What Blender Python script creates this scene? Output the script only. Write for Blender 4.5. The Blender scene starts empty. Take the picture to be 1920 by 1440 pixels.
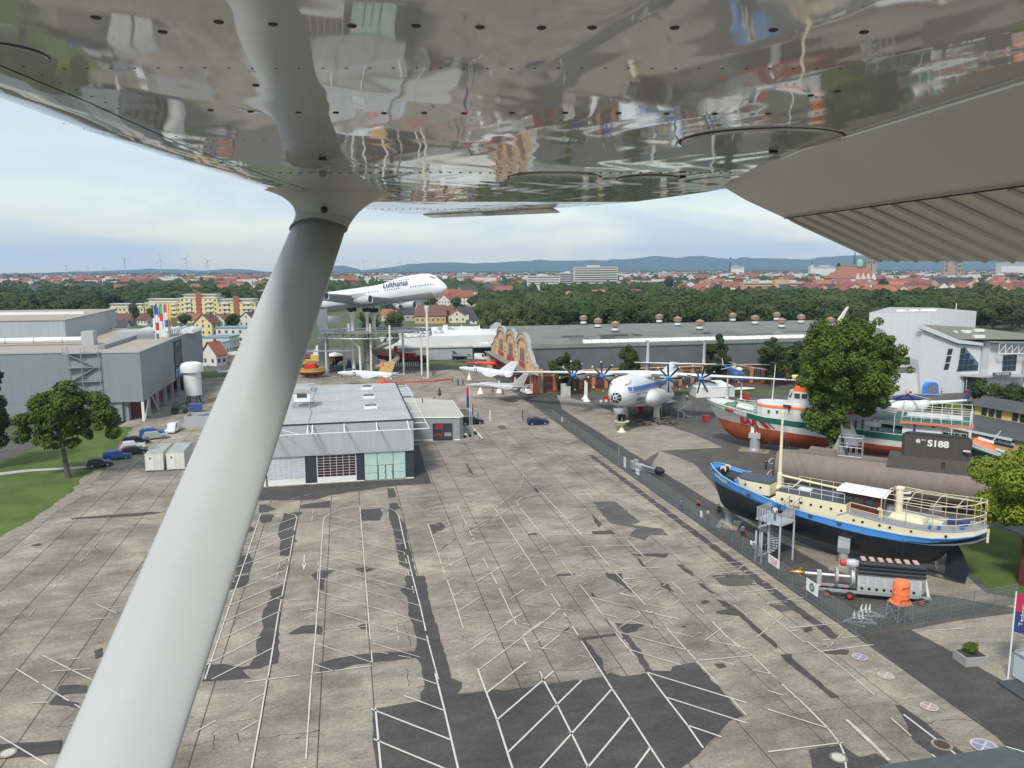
import bpy, bmesh, math, random
from mathutils import Vector, Matrix
rnd = random.Random(7)
R = math.radians
SC = bpy.context.scene
COL = SC.collection
# ------------------------------------------------------------------ camera
H = 32.0; F = 1443.0; YAW = R(12.2); PITCH = math.atan((720-506)/F); ROLL = R(0.24)
fw = Vector((math.sin(YAW)*math.cos(PITCH), math.cos(YAW)*math.cos(PITCH), -math.sin(PITCH)))
_r0 = Vector((math.cos(YAW), -math.sin(YAW), 0)); _u0 = _r0.cross(fw)
rt = _r0*math.cos(ROLL)-_u0*math.sin(ROLL); up = _u0*math.cos(ROLL)+_r0*math.sin(ROLL)
CAM = Vector((0, 0, H))
cd = bpy.data.cameras.new('camera'); cam = bpy.data.objects.new('camera', cd); COL.objects.link(cam)
cd.sensor_fit = 'HORIZONTAL'; cd.sensor_width = 36; cd.lens = 36*F/1920
cd.clip_start = 0.05; cd.clip_end = 60000
cam.matrix_world = Matrix(((rt.x, up.x, -fw.x, 0), (rt.y, up.y, -fw.y, 0), (rt.z, up.z, -fw.z, H), (0, 0, 0, 1)))
SC.camera = cam
SC.render.resolution_x = 1024; SC.render.resolution_y = 768
# ------------------------------------------------------------------ sky, sun, exposure
SUN_EL = R(48); SUN_AZ = R(215)      # direction the light comes from, clockwise from +Y: behind and to the left of the viewer
w = bpy.data.worlds.new('World'); SC.world = w; w.use_nodes = True
nt = w.node_tree; nt.nodes.clear()
N = nt.nodes.new; L = nt.links.new
out = N('ShaderNodeOutputWorld'); bg = N('ShaderNodeBackground'); bg.inputs[1].default_value = 0.12
sky = N('ShaderNodeTexSky'); sky.sky_type = 'NISHITA'; sky.sun_disc = False
sky.sun_elevation = SUN_EL; sky.sun_rotation = SUN_AZ; sky.air_density = 1.4; sky.dust_density = .4; sky.ozone_density = .8
geo = N('ShaderNodeTexCoord')
mp = N('ShaderNodeMapping'); mp.inputs['Scale'].default_value = (1.0, 1.0, 5.0)
n1 = N('ShaderNodeTexNoise'); n1.inputs['Scale'].default_value = 3.1; n1.inputs['Detail'].default_value = 7; n1.inputs['Roughness'].default_value = .55
n1.inputs['Distortion'].default_value = .5
cr = N('ShaderNodeValToRGB'); cr.color_ramp.elements[0].position = .40; cr.color_ramp.elements[1].position = .60
cr.color_ramp.elements[0].color = (.48, .48, .48, 1); cr.color_ramp.elements[1].color = (.97, .97, .97, 1)
mx = N('ShaderNodeMix'); mx.data_type = 'RGBA'
cl = N('ShaderNodeRGB'); cl.outputs[0].default_value = (4.25, 4.9, 5.3, 1)
L(geo.outputs['Generated'], mp.inputs[0]); L(mp.outputs[0], n1.inputs['Vector']); L(n1.outputs[0], cr.inputs[0])
L(cr.outputs[0], mx.inputs[0]); L(sky.outputs[0], mx.inputs[6]); L(cl.outputs[0], mx.inputs[7]); L(mx.outputs[2], bg.inputs[0]); L(bg.outputs[0], out.inputs[0])
sd = bpy.data.lights.new('sun', 'SUN'); sd.energy = 2.5; sd.angle = R(10); sd.color = (1, .95, .88)
so = bpy.data.objects.new('sun', sd); COL.objects.link(so); so.location = (0, 0, 300)
sdir = Vector((math.sin(SUN_AZ)*math.cos(SUN_EL), math.cos(SUN_AZ)*math.cos(SUN_EL), math.sin(SUN_EL)))
so.rotation_euler = sdir.to_track_quat('Z', 'Y').to_euler()
SC.view_settings.view_transform = 'Standard'; SC.view_settings.look = 'None'; SC.view_settings.gamma = 1
SC.view_settings.use_curve_mapping = False; SC.view_settings.exposure = 0.47
# ------------------------------------------------------------------ helpers
def ray(u, v): return fw+rt*((u-960)/F)-up*((v-720)/F)
def G(u, v, z=0.0):
    d = ray(u, v); return CAM+d*((z-H)/d.z)
def CF(X, Y, Z): return CAM+rt*X+up*Y+fw*Z          # a point given right / up / ahead of the viewer's seat
_m = {}
def mat(name, col=(.5, .5, .5), rough=.6, metal=0, var=.0, vs=3.0, bump=0, bs=20, rand=0, coat=0, ior=1.5, streak=0, spec=.5, emit=None):
    if name in _m: return _m[name]
    m = bpy.data.materials.new(name); m.use_nodes = True; t = m.node_tree; b = t.nodes['Principled BSDF']
    b.inputs['Base Color'].default_value = (*col, 1); b.inputs['Roughness'].default_value = rough; b.inputs['Metallic'].default_value = metal
    b.inputs['IOR'].default_value = ior; b.inputs['Coat Weight'].default_value = coat; b.inputs['Specular IOR Level'].default_value = spec
    if emit: b.inputs['Emission Color'].default_value = (*emit, 1); b.inputs['Emission Strength'].default_value = 1
    if var or bump or rand or streak:
        g = t.nodes.new('ShaderNodeNewGeometry'); last = None
        rgb = t.nodes.new('ShaderNodeRGB'); rgb.outputs[0].default_value = (*col, 1); last = rgb.outputs[0]
        def mul(last, fac, lo, hi):
            mr = t.nodes.new('ShaderNodeMapRange'); mr.inputs[3].default_value = lo; mr.inputs[4].default_value = hi
            t.links.new(fac, mr.inputs[0])
            vm = t.nodes.new('ShaderNodeVectorMath'); vm.operation = 'SCALE'
            t.links.new(last, vm.inputs[0]); t.links.new(mr.outputs[0], vm.inputs['Scale']); return vm.outputs[0], mr
        if var:
            n = t.nodes.new('ShaderNodeTexNoise'); n.inputs['Scale'].default_value = 1/vs; n.inputs['Detail'].default_value = 8; n.inputs['Roughness'].default_value = .65
            t.links.new(g.outputs['Position'], n.inputs['Vector'])
            last, mr = mul(last, n.outputs[0], 1-var, 1+var); mr.inputs[1].default_value = .25; mr.inputs[2].default_value = .75
        if streak:
            mpn = t.nodes.new('ShaderNodeMapping'); mpn.inputs['Scale'].default_value = (1.2, 1.2, .06)
            n = t.nodes.new('ShaderNodeTexNoise'); n.inputs['Scale'].default_value = 1.5; n.inputs['Detail'].default_value = 6
            t.links.new(g.outputs['Position'], mpn.inputs[0]); t.links.new(mpn.outputs[0], n.inputs['Vector'])
            last, mr = mul(last, n.outputs[0], 1-streak, 1+streak*.6); mr.inputs[1].default_value = .3; mr.inputs[2].default_value = .7
        if rand:
            oi = t.nodes.new('ShaderNodeObjectInfo'); last, _ = mul(last, oi.outputs['Random'], 1-rand, 1+rand)
        t.links.new(last, b.inputs['Base Color'])
        if bump:
            n = t.nodes.new('ShaderNodeTexNoise'); n.inputs['Scale'].default_value = bs; n.inputs['Detail'].default_value = 5
            t.links.new(g.outputs['Position'], n.inputs['Vector'])
            bp = t.nodes.new('ShaderNodeBump'); bp.inputs['Strength'].default_value = bump; bp.inputs['Distance'].default_value = .05
            t.links.new(n.outputs[0], bp.inputs['Height']); t.links.new(bp.outputs[0], b.inputs['Normal'])
    _m[name] = m; return m
class MB:
    def __init__(s, T=None): s.v = []; s.f = []; s.T = T or Matrix.Identity(4)
    def add(s, vs, fs):
        b = len(s.v)
        for p in vs: s.v.append(s.T @ Vector(p))
        for f in fs: s.f.append(tuple(b+i for i in f))
        return s
    def box(s, x0, x1, y0, y1, z0, z1, bottom=True):
        v = [(x0, y0, z0), (x1, y0, z0), (x1, y1, z0), (x0, y1, z0), (x0, y0, z1), (x1, y0, z1), (x1, y1, z1), (x0, y1, z1)]
        f = [(4, 5, 6, 7), (0, 1, 5, 4), (1, 2, 6, 5), (2, 3, 7, 6), (3, 0, 4, 7)]
        if bottom: f.append((3, 2, 1, 0))
        return s.add(v, f)
    def cbox(s, c, d, rz=0, tilt=None):
        x, y, z = d[0]/2, d[1]/2, d[2]/2; M = Matrix.Translation(Vector(c)) @ Matrix.Rotation(rz, 4, 'Z')
        if tilt is not None: M = M @ tilt
        vs = [M @ Vector(p) for p in ((-x, -y, -z), (x, -y, -z), (x, y, -z), (-x, y, -z), (-x, -y, z), (x, -y, z), (x, y, z), (-x, y, z))]
        return s.add(vs, [(4, 5, 6, 7), (0, 1, 5, 4), (1, 2, 6, 5), (2, 3, 7, 6), (3, 0, 4, 7), (3, 2, 1, 0)])
    def tube(s, a, b, r, r2=None, n=8, cap=True):
        a = Vector(a); b = Vector(b); r2 = r if r2 is None else r2; d = (b-a)
        if d.length < 1e-6: return s
        d.normalize(); x = d.orthogonal().normalized(); y = d.cross(x)
        vs = []
        for p, q in ((a, r), (b, r2)):
            for i in range(n):
                t = 2*math.pi*i/n; vs.append(p+x*(q*math.cos(t))+y*(q*math.sin(t)))
        fs = [(i, (i+1) % n, n+(i+1) % n, n+i) for i in range(n)]
        if cap: fs += [tuple(range(n))[::-1], tuple(range(n, 2*n))]
        return s.add(vs, fs)
    def path(s, pts, r, n=6):
        for a, b in zip(pts[:-1], pts[1:]): s.tube(a, b, r, n=n)
        return s
    def bar(s, a, b, w_, h_):
        a = Vector(a); b = Vector(b); d = (b-a).normalized(); x = d.cross(Vector((0, 0, 1)))
        if x.length < 1e-4: x = Vector((1, 0, 0))
        x.normalize(); y = x.cross(d); vs = []
        for p in (a, b):
            for i, j in ((-1, -1), (1, -1), (1, 1), (-1, 1)): vs.append(p+x*(w_/2*i)+y*(h_/2*j))
        return s.add(vs, [(0, 1, 2, 3)[::-1], (4, 5, 6, 7), (0, 1, 5, 4), (1, 2, 6, 5), (2, 3, 7, 6), (3, 0, 4, 7)])
    def loft(s, rings, cap=True, closed=True):
        n = len(rings[0]); vs = [p for r_ in rings for p in r_]; fs = []
        for k in range(len(rings)-1):
            for i in range(n if closed else n-1):
                j = (i+1) % n; fs.append((k*n+i, k*n+j, (k+1)*n+j, (k+1)*n+i))
        if cap: fs += [tuple(range(n))[::-1], tuple(range((len(rings)-1)*n, len(rings)*n))]
        return s.add(vs, fs)
    def lathe(s, prof, c=(0, 0, 0), n=16, axis='Z'):      # prof: (r, along)
        rings = []
        for r_, z in prof:
            ring = []
            for i in range(n):
                t = 2*math.pi*i/n; a, b = r_*math.cos(t), r_*math.sin(t)
                p = {'Z': (a, b, z), 'X': (z, a, b), 'Y': (a, z, b)}[axis]
                ring.append((p[0]+c[0], p[1]+c[1], p[2]+c[2]))
            rings.append(ring)
        return s.loft(rings)
    def prism(s, poly, z0, z1):
        n = len(poly); return s.add([(p[0], p[1], z0) for p in poly]+[(p[0], p[1], z1) for p in poly],
            [tuple(range(n))[::-1], tuple(range(n, 2*n))]+[(i, (i+1) % n, n+(i+1) % n, n+i) for i in range(n)])
    def ext(s, poly, d):                                   # 3-D polygon extruded by vector d
        n = len(poly); d = Vector(d); return s.add([Vector(p) for p in poly]+[Vector(p)+d for p in poly],
            [tuple(range(n)), tuple(range(n, 2*n))[::-1]]+[(i, n+i, n+(i+1) % n, (i+1) % n) for i in range(n)])
    def poly(s, pts): return s.add(pts, [tuple(range(len(pts)))])
    def disc(s, c, r, z, n=16, ry=None): return s.poly([(c[0]+r*math.cos(2*math.pi*i/n), c[1]+(ry or r)*math.sin(2*math.pi*i/n), z) for i in range(n)])
    def ball(s, c, r, n=10, m=6, sx=1, sy=1, sz=1):
        pr = [(math.sin(math.pi*k/m)*r+1e-4, -math.cos(math.pi*k/m)*r) for k in range(m+1)]
        return s.loft([[(c[0]+q*sx*math.cos(2*math.pi*i/n), c[1]+q*sy*math.sin(2*math.pi*i/n), c[2]+z*sz) for i in range(n)] for q, z in pr])
    def mesh(s, name, m, smooth=False):
        me = bpy.data.meshes.new(name); me.from_pydata([tuple(p) for p in s.v], [], s.f)
        for x in (m if isinstance(m, (list, tuple)) else [m]): me.materials.append(x)
        if smooth: me.shade_smooth()
        return me
def fixn(me):
    bm = bmesh.new(); bm.from_mesh(me); bmesh.ops.recalc_face_normals(bm, faces=bm.faces); bm.to_mesh(me); bm.free()
def obj(name, mb, m=None, parent=None, smooth=False, kind=None, label=None, fix=False, loc=None, ang=None):
    me = mb.mesh(name, m, smooth) if isinstance(mb, MB) else mb
    if fix: fixn(me)
    if ang is not None: me.shade_smooth(); me.set_sharp_from_angle(angle=R(ang))
    o = bpy.data.objects.new(name, me); COL.objects.link(o)
    if parent: o.parent = parent
    if loc is not None: o.location = loc
    if kind: o['kind'] = kind
    if label: o['label'] = label
    return o
def thing(name, label, cat, loc=(0, 0, 0), rz=0, group=None):
    o = bpy.data.objects.new(name, None); COL.objects.link(o); o.location = loc; o.rotation_euler = (0, 0, rz)
    o.empty_display_size = .5; o['label'] = label; o['category'] = cat
    if group: o['group'] = group
    return o
def tag(o, label, cat, group=None):
    o['label'] = label; o['category'] = cat
    if group: o['group'] = group
    return o
def dup(root, loc=None, rz=None, label=None, group=None, scale=None):
    c = root.copy(); COL.objects.link(c)
    if loc is not None: c.location = loc
    if rz is not None: c.rotation_euler = (0, 0, rz)
    if scale is not None: c.scale = scale
    if label: c['label'] = label
    if group: c['group'] = group
    for ch in root.children:
        d = ch.copy(); COL.objects.link(d); d.parent = c
        for g in ch.children:
            e = g.copy(); COL.objects.link(e); e.parent = d
    return c
def struct(name, mb, m, smooth=False, parent=None, fix=False): return obj(name, mb, m, parent, smooth, 'structure', fix=fix)
def ragged(pts, step=1.2, amp=.22, rs=None):
    rs = rs or rnd; o = []
    for i in range(len(pts)):
        a = pts[i]; b = pts[(i+1) % len(pts)]; d = math.hypot(b[0]-a[0], b[1]-a[1]); k = max(1, int(d/step))
        for j in range(k):
            t = j/k; o.append((a[0]+(b[0]-a[0])*t+rs.uniform(-amp, amp), a[1]+(b[1]-a[1])*t+rs.uniform(-amp, amp)))
    return o
def flatpoly(name, pts, z, m, kind=None, parent=None, label=None):
    bm = bmesh.new(); vs = [bm.verts.new((p[0], p[1], z)) for p in pts]; f = bm.faces.new(vs)
    bmesh.ops.triangulate(bm, faces=[f]); bmesh.ops.recalc_face_normals(bm, faces=bm.faces)
    for f in bm.faces:
        if f.normal.z < 0: f.normal_flip()
    me = bpy.data.meshes.new(name); bm.to_mesh(me); bm.free(); me.materials.append(m)
    return obj(name, me, None, parent, kind=kind, label=label)
def text(name, s, size, M, m, parent, ext=.02, bold=.0, sx=1.0, label=None):
    c = bpy.data.curves.new(name, 'FONT'); c.body = s; c.size = size; c.extrude = ext; c.offset = bold; c.align_x = 'CENTER'; c.align_y = 'CENTER'
    t = bpy.data.objects.new(name, c); COL.objects.link(t); bpy.context.view_layer.update()
    me = bpy.data.meshes.new_from_object(t.evaluated_get(bpy.context.evaluated_depsgraph_get())); bpy.data.objects.remove(t)
    me.materials.clear(); me.materials.append(m); me.transform(M @ Matrix.Diagonal((sx, 1, 1, 1))); me.name = name
    return obj(name, me, None, parent, label=label)
def basis(o, x, y):                                       # matrix with origin o, local x, y axes
    x = Vector(x).normalized(); y = Vector(y); z = x.cross(y).normalized(); y = z.cross(x)
    return Matrix(((x.x, y.x, z.x, o[0]), (x.y, y.y, z.y, o[1]), (x.z, y.z, z.z, o[2]), (0, 0, 0, 1)))
def instmat(o, M): o.matrix_world = M
# common materials
WHITE = mat('white_paint', (.74, .74, .72), .4, var=.05, vs=4)
CREAM = mat('cream_paint', (.74, .66, .46), .45, var=.06, vs=2)
DGREY = mat('dark_grey_metal', (.06, .065, .07), .5)
LGREY = mat('light_grey_metal', (.42, .44, .45), .45, metal=.3, var=.06)
BLACK = mat('black_rubber', (.015, .015, .015), .6)
GLASS = mat('dark_glass', (.03, .045, .055), .08, spec=.8)
RED = mat('red_paint', (.55, .04, .03), .4)
ORANGE = mat('orange_paint', (.85, .16, .03), .45)
STEEL = mat('galvanised_steel', (.36, .38, .39), .45, metal=.4, var=.1, vs=1)
BLUE = mat('blue_paint', (.05, .2, .62), .35)
# ================================================================== ground
rg = random.Random(3)
M_GRASS = mat('mown_grass', (.078, .118, .018), .95, var=.45, vs=5, bump=.8, bs=6)
M_FIELD = mat('far_fields', (.075, .095, .035), .95, var=.5, vs=160)
M_CONC = mat('weathered_concrete', (.31, .270, .212), .9, var=0.05, vs=6, bump=.25, bs=14)
def worn(m, lowd, s1=1/7., s2=1/1.3, str_=1.0):
    t = m.node_tree; b = t.nodes['Principled BSDF']; src = b.inputs['Base Color'].links[0].from_socket
    g = t.nodes.new('ShaderNodeNewGeometry'); cur = src
    for sc, lo, hi, a, z, stretch in ((s1, lowd, 1.18, .36, .64, 1), (s2, .70, 1.18, .32, .68, .35), (4.2, .66, 1.24, .3, .7, 1), (.035, .84, 1.1, .35, .65, 1)):
        mpn = t.nodes.new('ShaderNodeMapping'); mpn.inputs['Scale'].default_value = (stretch, 1, 1); mpn.inputs['Rotation'].default_value = (0, 0, .25 if stretch != 1 else 0)
        n = t.nodes.new('ShaderNodeTexNoise'); n.inputs['Scale'].default_value = sc; n.inputs['Detail'].default_value = 9; n.inputs['Roughness'].default_value = .68; n.inputs['Distortion'].default_value = .4
        t.links.new(g.outputs['Position'], mpn.inputs[0]); t.links.new(mpn.outputs[0], n.inputs['Vector'])
        mr = t.nodes.new('ShaderNodeMapRange'); mr.inputs[1].default_value = a; mr.inputs[2].default_value = z; mr.inputs[3].default_value = lo; mr.inputs[4].default_value = hi
        t.links.new(n.outputs[0], mr.inputs[0]); vm = t.nodes.new('ShaderNodeVectorMath'); vm.operation = 'SCALE'
        t.links.new(cur, vm.inputs[0]); t.links.new(mr.outputs[0], vm.inputs['Scale']); cur = vm.outputs[0]
    t.links.new(cur, b.inputs['Base Color'])
M_SLAB = mat('apron_concrete', (.318, .276, .215), .9, var=.04, vs=3, bump=.3, bs=9, rand=.10); worn(M_SLAB, .60)
worn(M_CONC, .78)
M_JOINT = mat('joint_tar', (.045, .042, .038), .9, var=.3, vs=2)
M_ASPH = mat('asphalt', (.072, .066, .060), .92, var=.14, vs=5, bump=.2, bs=30); worn(M_ASPH, .88)
M_ASPH2 = mat('old_asphalt', (.105, .097, .087), .92, var=.14, vs=6, bump=.2, bs=30); worn(M_ASPH2, .82)
M_LINE = mat('road_paint', (.55, .53, .48), .7, var=.15, vs=.8)
M_WORN2 = mat('half_worn_paint', (.56, .53, .475), .8, var=.22, vs=.7)
M_WORN = mat('worn_road_paint', (.49, .455, .40), .8, var=.3, vs=.6)
struct('ground', MB().poly([(-9000, -800, -.35), (9000, -800, -.35), (9000, 9800, -.35), (-9000, 9800, -.35)]), M_FIELD)
struct('apron', MB().box(-47, 43.05, 20, 245, -.34, -.045), M_JOINT)
apron = bpy.data.objects['apron']
lanes = [-47, -43, -39, -35.1, -31, -27, -23, -19, -15, -11, -6.9, -2.8, 1.1, 6.6, 12.3, 15.5, 21, 26.4, 31, 35.3, 39.2, 43.0]
rows = [22.3+8*k for k in range(29)]
cells = []
for i in range(len(lanes)-1):
    for j in range(len(rows)-1):
        cx, cy = (lanes[i]+lanes[i+1])/2, (rows[j]+rows[j+1])/2
        d = Vector((cx, cy, 0))-CAM; wz = d.dot(fw); u = 960+F*d.dot(rt)/wz; v = 720-F*d.dot(up)/wz
        if not (-250 < u < 2150 and v < 1600): continue
        cells.append((d.length, lanes[i], lanes[i+1], rows[j], rows[j+1]))
cells.sort(); sm = {}; rest = MB(); gp = .035
for k, (_, x0, x1, y0, y1) in enumerate(cells):
    wx, wy = x1-x0-2*gp, y1-y0-2*gp*.6; cz = rg.uniform(-.008, .004)
    if k < 300:
        key = (round(wx, 2), round(wy, 2))
        if key not in sm:
            c = .05; b = MB()
            b.add([(c, c, 0), (wx-c, c, 0), (wx-c, wy-c, 0), (c, wy-c, 0), (0, 0, -.03), (wx, 0, -.03), (wx, wy, -.03), (0, wy, -.03), (0, 0, -.08), (wx, 0, -.08), (wx, wy, -.08), (0, wy, -.08)],
                  [(0, 1, 2, 3)]+[(4+i, 4+(i+1) % 4, (i+1) % 4, i) for i in range(4)]+[(8+i, 8+(i+1) % 4, 4+(i+1) % 4, 4+i) for i in range(4)])
            sm[key] = b.mesh('concrete_slab', M_SLAB)
        o = obj('concrete_slab', sm[key], parent=apron, kind='structure'); o.location = (x0+gp, y0+gp*.6, cz)
    else: rest.box(x0+gp, x1-gp, y0+gp*.6, y1-gp*.6, -.06, cz, False)
obj('far_concrete_slabs', rest, M_SLAB, apron, kind='stuff')
# yard on the museum side of the fence
struct('unseen_apron', MB().box(-47, 43.05, -120, 19.98, -.34, 0), M_CONC)  # unseen ground, added so concrete bounce replaces green on wing and flap
struct('unseen_yard', MB().box(43.07, 260, -120, 29.98, -.34, -.002), M_ASPH2)  # unseen too, carries the added ground on past the fence line
struct('museum_yard', MB().box(43.05, 260, 30, 245, -.34, -.004), M_ASPH2)
struct('back_yard', MB().box(-47, 150, 245, 330, -.34, -.006), M_ASPH2)
def pp(l, z=0): return [tuple(G(u, v, z))[:2] for u, v in l]
def cv(l, ox, oy, s): return [(ox+x/s, oy+y/s) for x, y in l]
CA = (340, 900, 3.84); CB = (300, 1100, 3.43); CC = (800, 860, 4.174); CD = (840, 1150, 3.43); CE = (1160, 950, 4.0); CG = (0, 860, 4.571); CFF = (1440, 980, 3.131)
Z1 = .008
# concrete areas on the museum side
for l, nm in (([(1015, 742), (1050, 741), (1110, 757), (1160, 777), (1257, 800), (1302, 815), (1356, 839), (1237, 845), (1207, 865)], 'concrete_area'),
          ([(1237, 845), (1300, 868), (1335, 905), (1362, 950), (1420, 985), (1560, 1040), (1790, 1062), (1850, 1112), (1905, 1122), (1905, 1140), (1790, 1120), (1690, 1108), (1560, 1067), (1345, 951), (1222, 872)], 'concrete_area'),
          ([(1708, 1181), (1790, 1165), (1900, 1150), (2200, 1140), (2300, 1500), (2050, 1500), (1920, 1296), (1900, 1287)], 'concrete_area'),
          ):
    flatpoly(nm, ragged(pp(l), 3, .12, rg), .006, M_CONC, 'structure')
flatpoly('road', ragged(pp([(1612, 1190), (1708, 1181), (1900, 1287), (1920, 1296), (2150, 1440), (2200, 1600), (2050, 1560), (1839, 1352), (1695, 1255), (1632, 1208)]), 3, .08, rg), .012, M_ASPH, 'structure')
flatpoly('service_lane', ragged([(43.6, 56), (44.6, 56.3), (49.8, 65), (48.7, 108), (48.3, 168), (56, 205), (44, 205), (43.6, 168)], 3, .12, rg), .009, M_ASPH, 'structure')
# lawns
flatpoly('lawn', ragged(pp([(-400, 1300), (0, 1008), (60, 980), (150, 925), (190, 885), (250, 800), (200, 800), (120, 812), (-600, 850)]), 2, .35, rg), -.002+.02, M_GRASS, 'structure')
flatpoly('lawn', ragged(pp([(1780, 1035), (1860, 1112), (1930, 1122), (2300, 1130), (2300, 960), (1800, 990)]), 2, .3, rg), .02, M_GRASS, 'structure')
flatpoly('lawn', [(46, 196), (46.5, 193), (85, 184), (120, 176), (122, 181), (60, 197)], .02, M_GRASS, 'structure')
flatpoly('lawn', [(-48, 248), (-36, 246), (-36, 262), (-48, 264)], .02, M_GRASS, 'structure')
flatpoly('lawn', [(5, 262), (45, 255), (45, 268), (5, 272)], .02, M_GRASS, 'structure')
flatpoly('side_road', ragged(pp([(-300, 905), (0, 868), (120, 812), (60, 812), (-400, 840)]), 3, .1), .03, M_ASPH2, 'structure')
mpth = MB()
pl_ = pp([(-30, 895), (60, 884), (140, 880), (170, 877)]); plv = pp([(-30, 889), (60, 880), (140, 875.5), (170, 873)])
flatpoly('gravel_path', ragged(pl_+plv[::-1], 1.5, .12, rg), .035, mat('pale_gravel', (.42, .41, .37), .9, var=.3, vs=1), 'structure')
flatpoly('broken_verge', ragged(pp([(0, 1008), (60, 975), (130, 925), (160, 890), (190, 878), (195, 884), (150, 930), (75, 985), (10, 1020), (-100, 1060), (-120, 1040)]), 1.0, .35, rg), .024, mat('dusty_verge', (.25, .22, .17), .95, var=.3, vs=1), 'structure')
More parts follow.
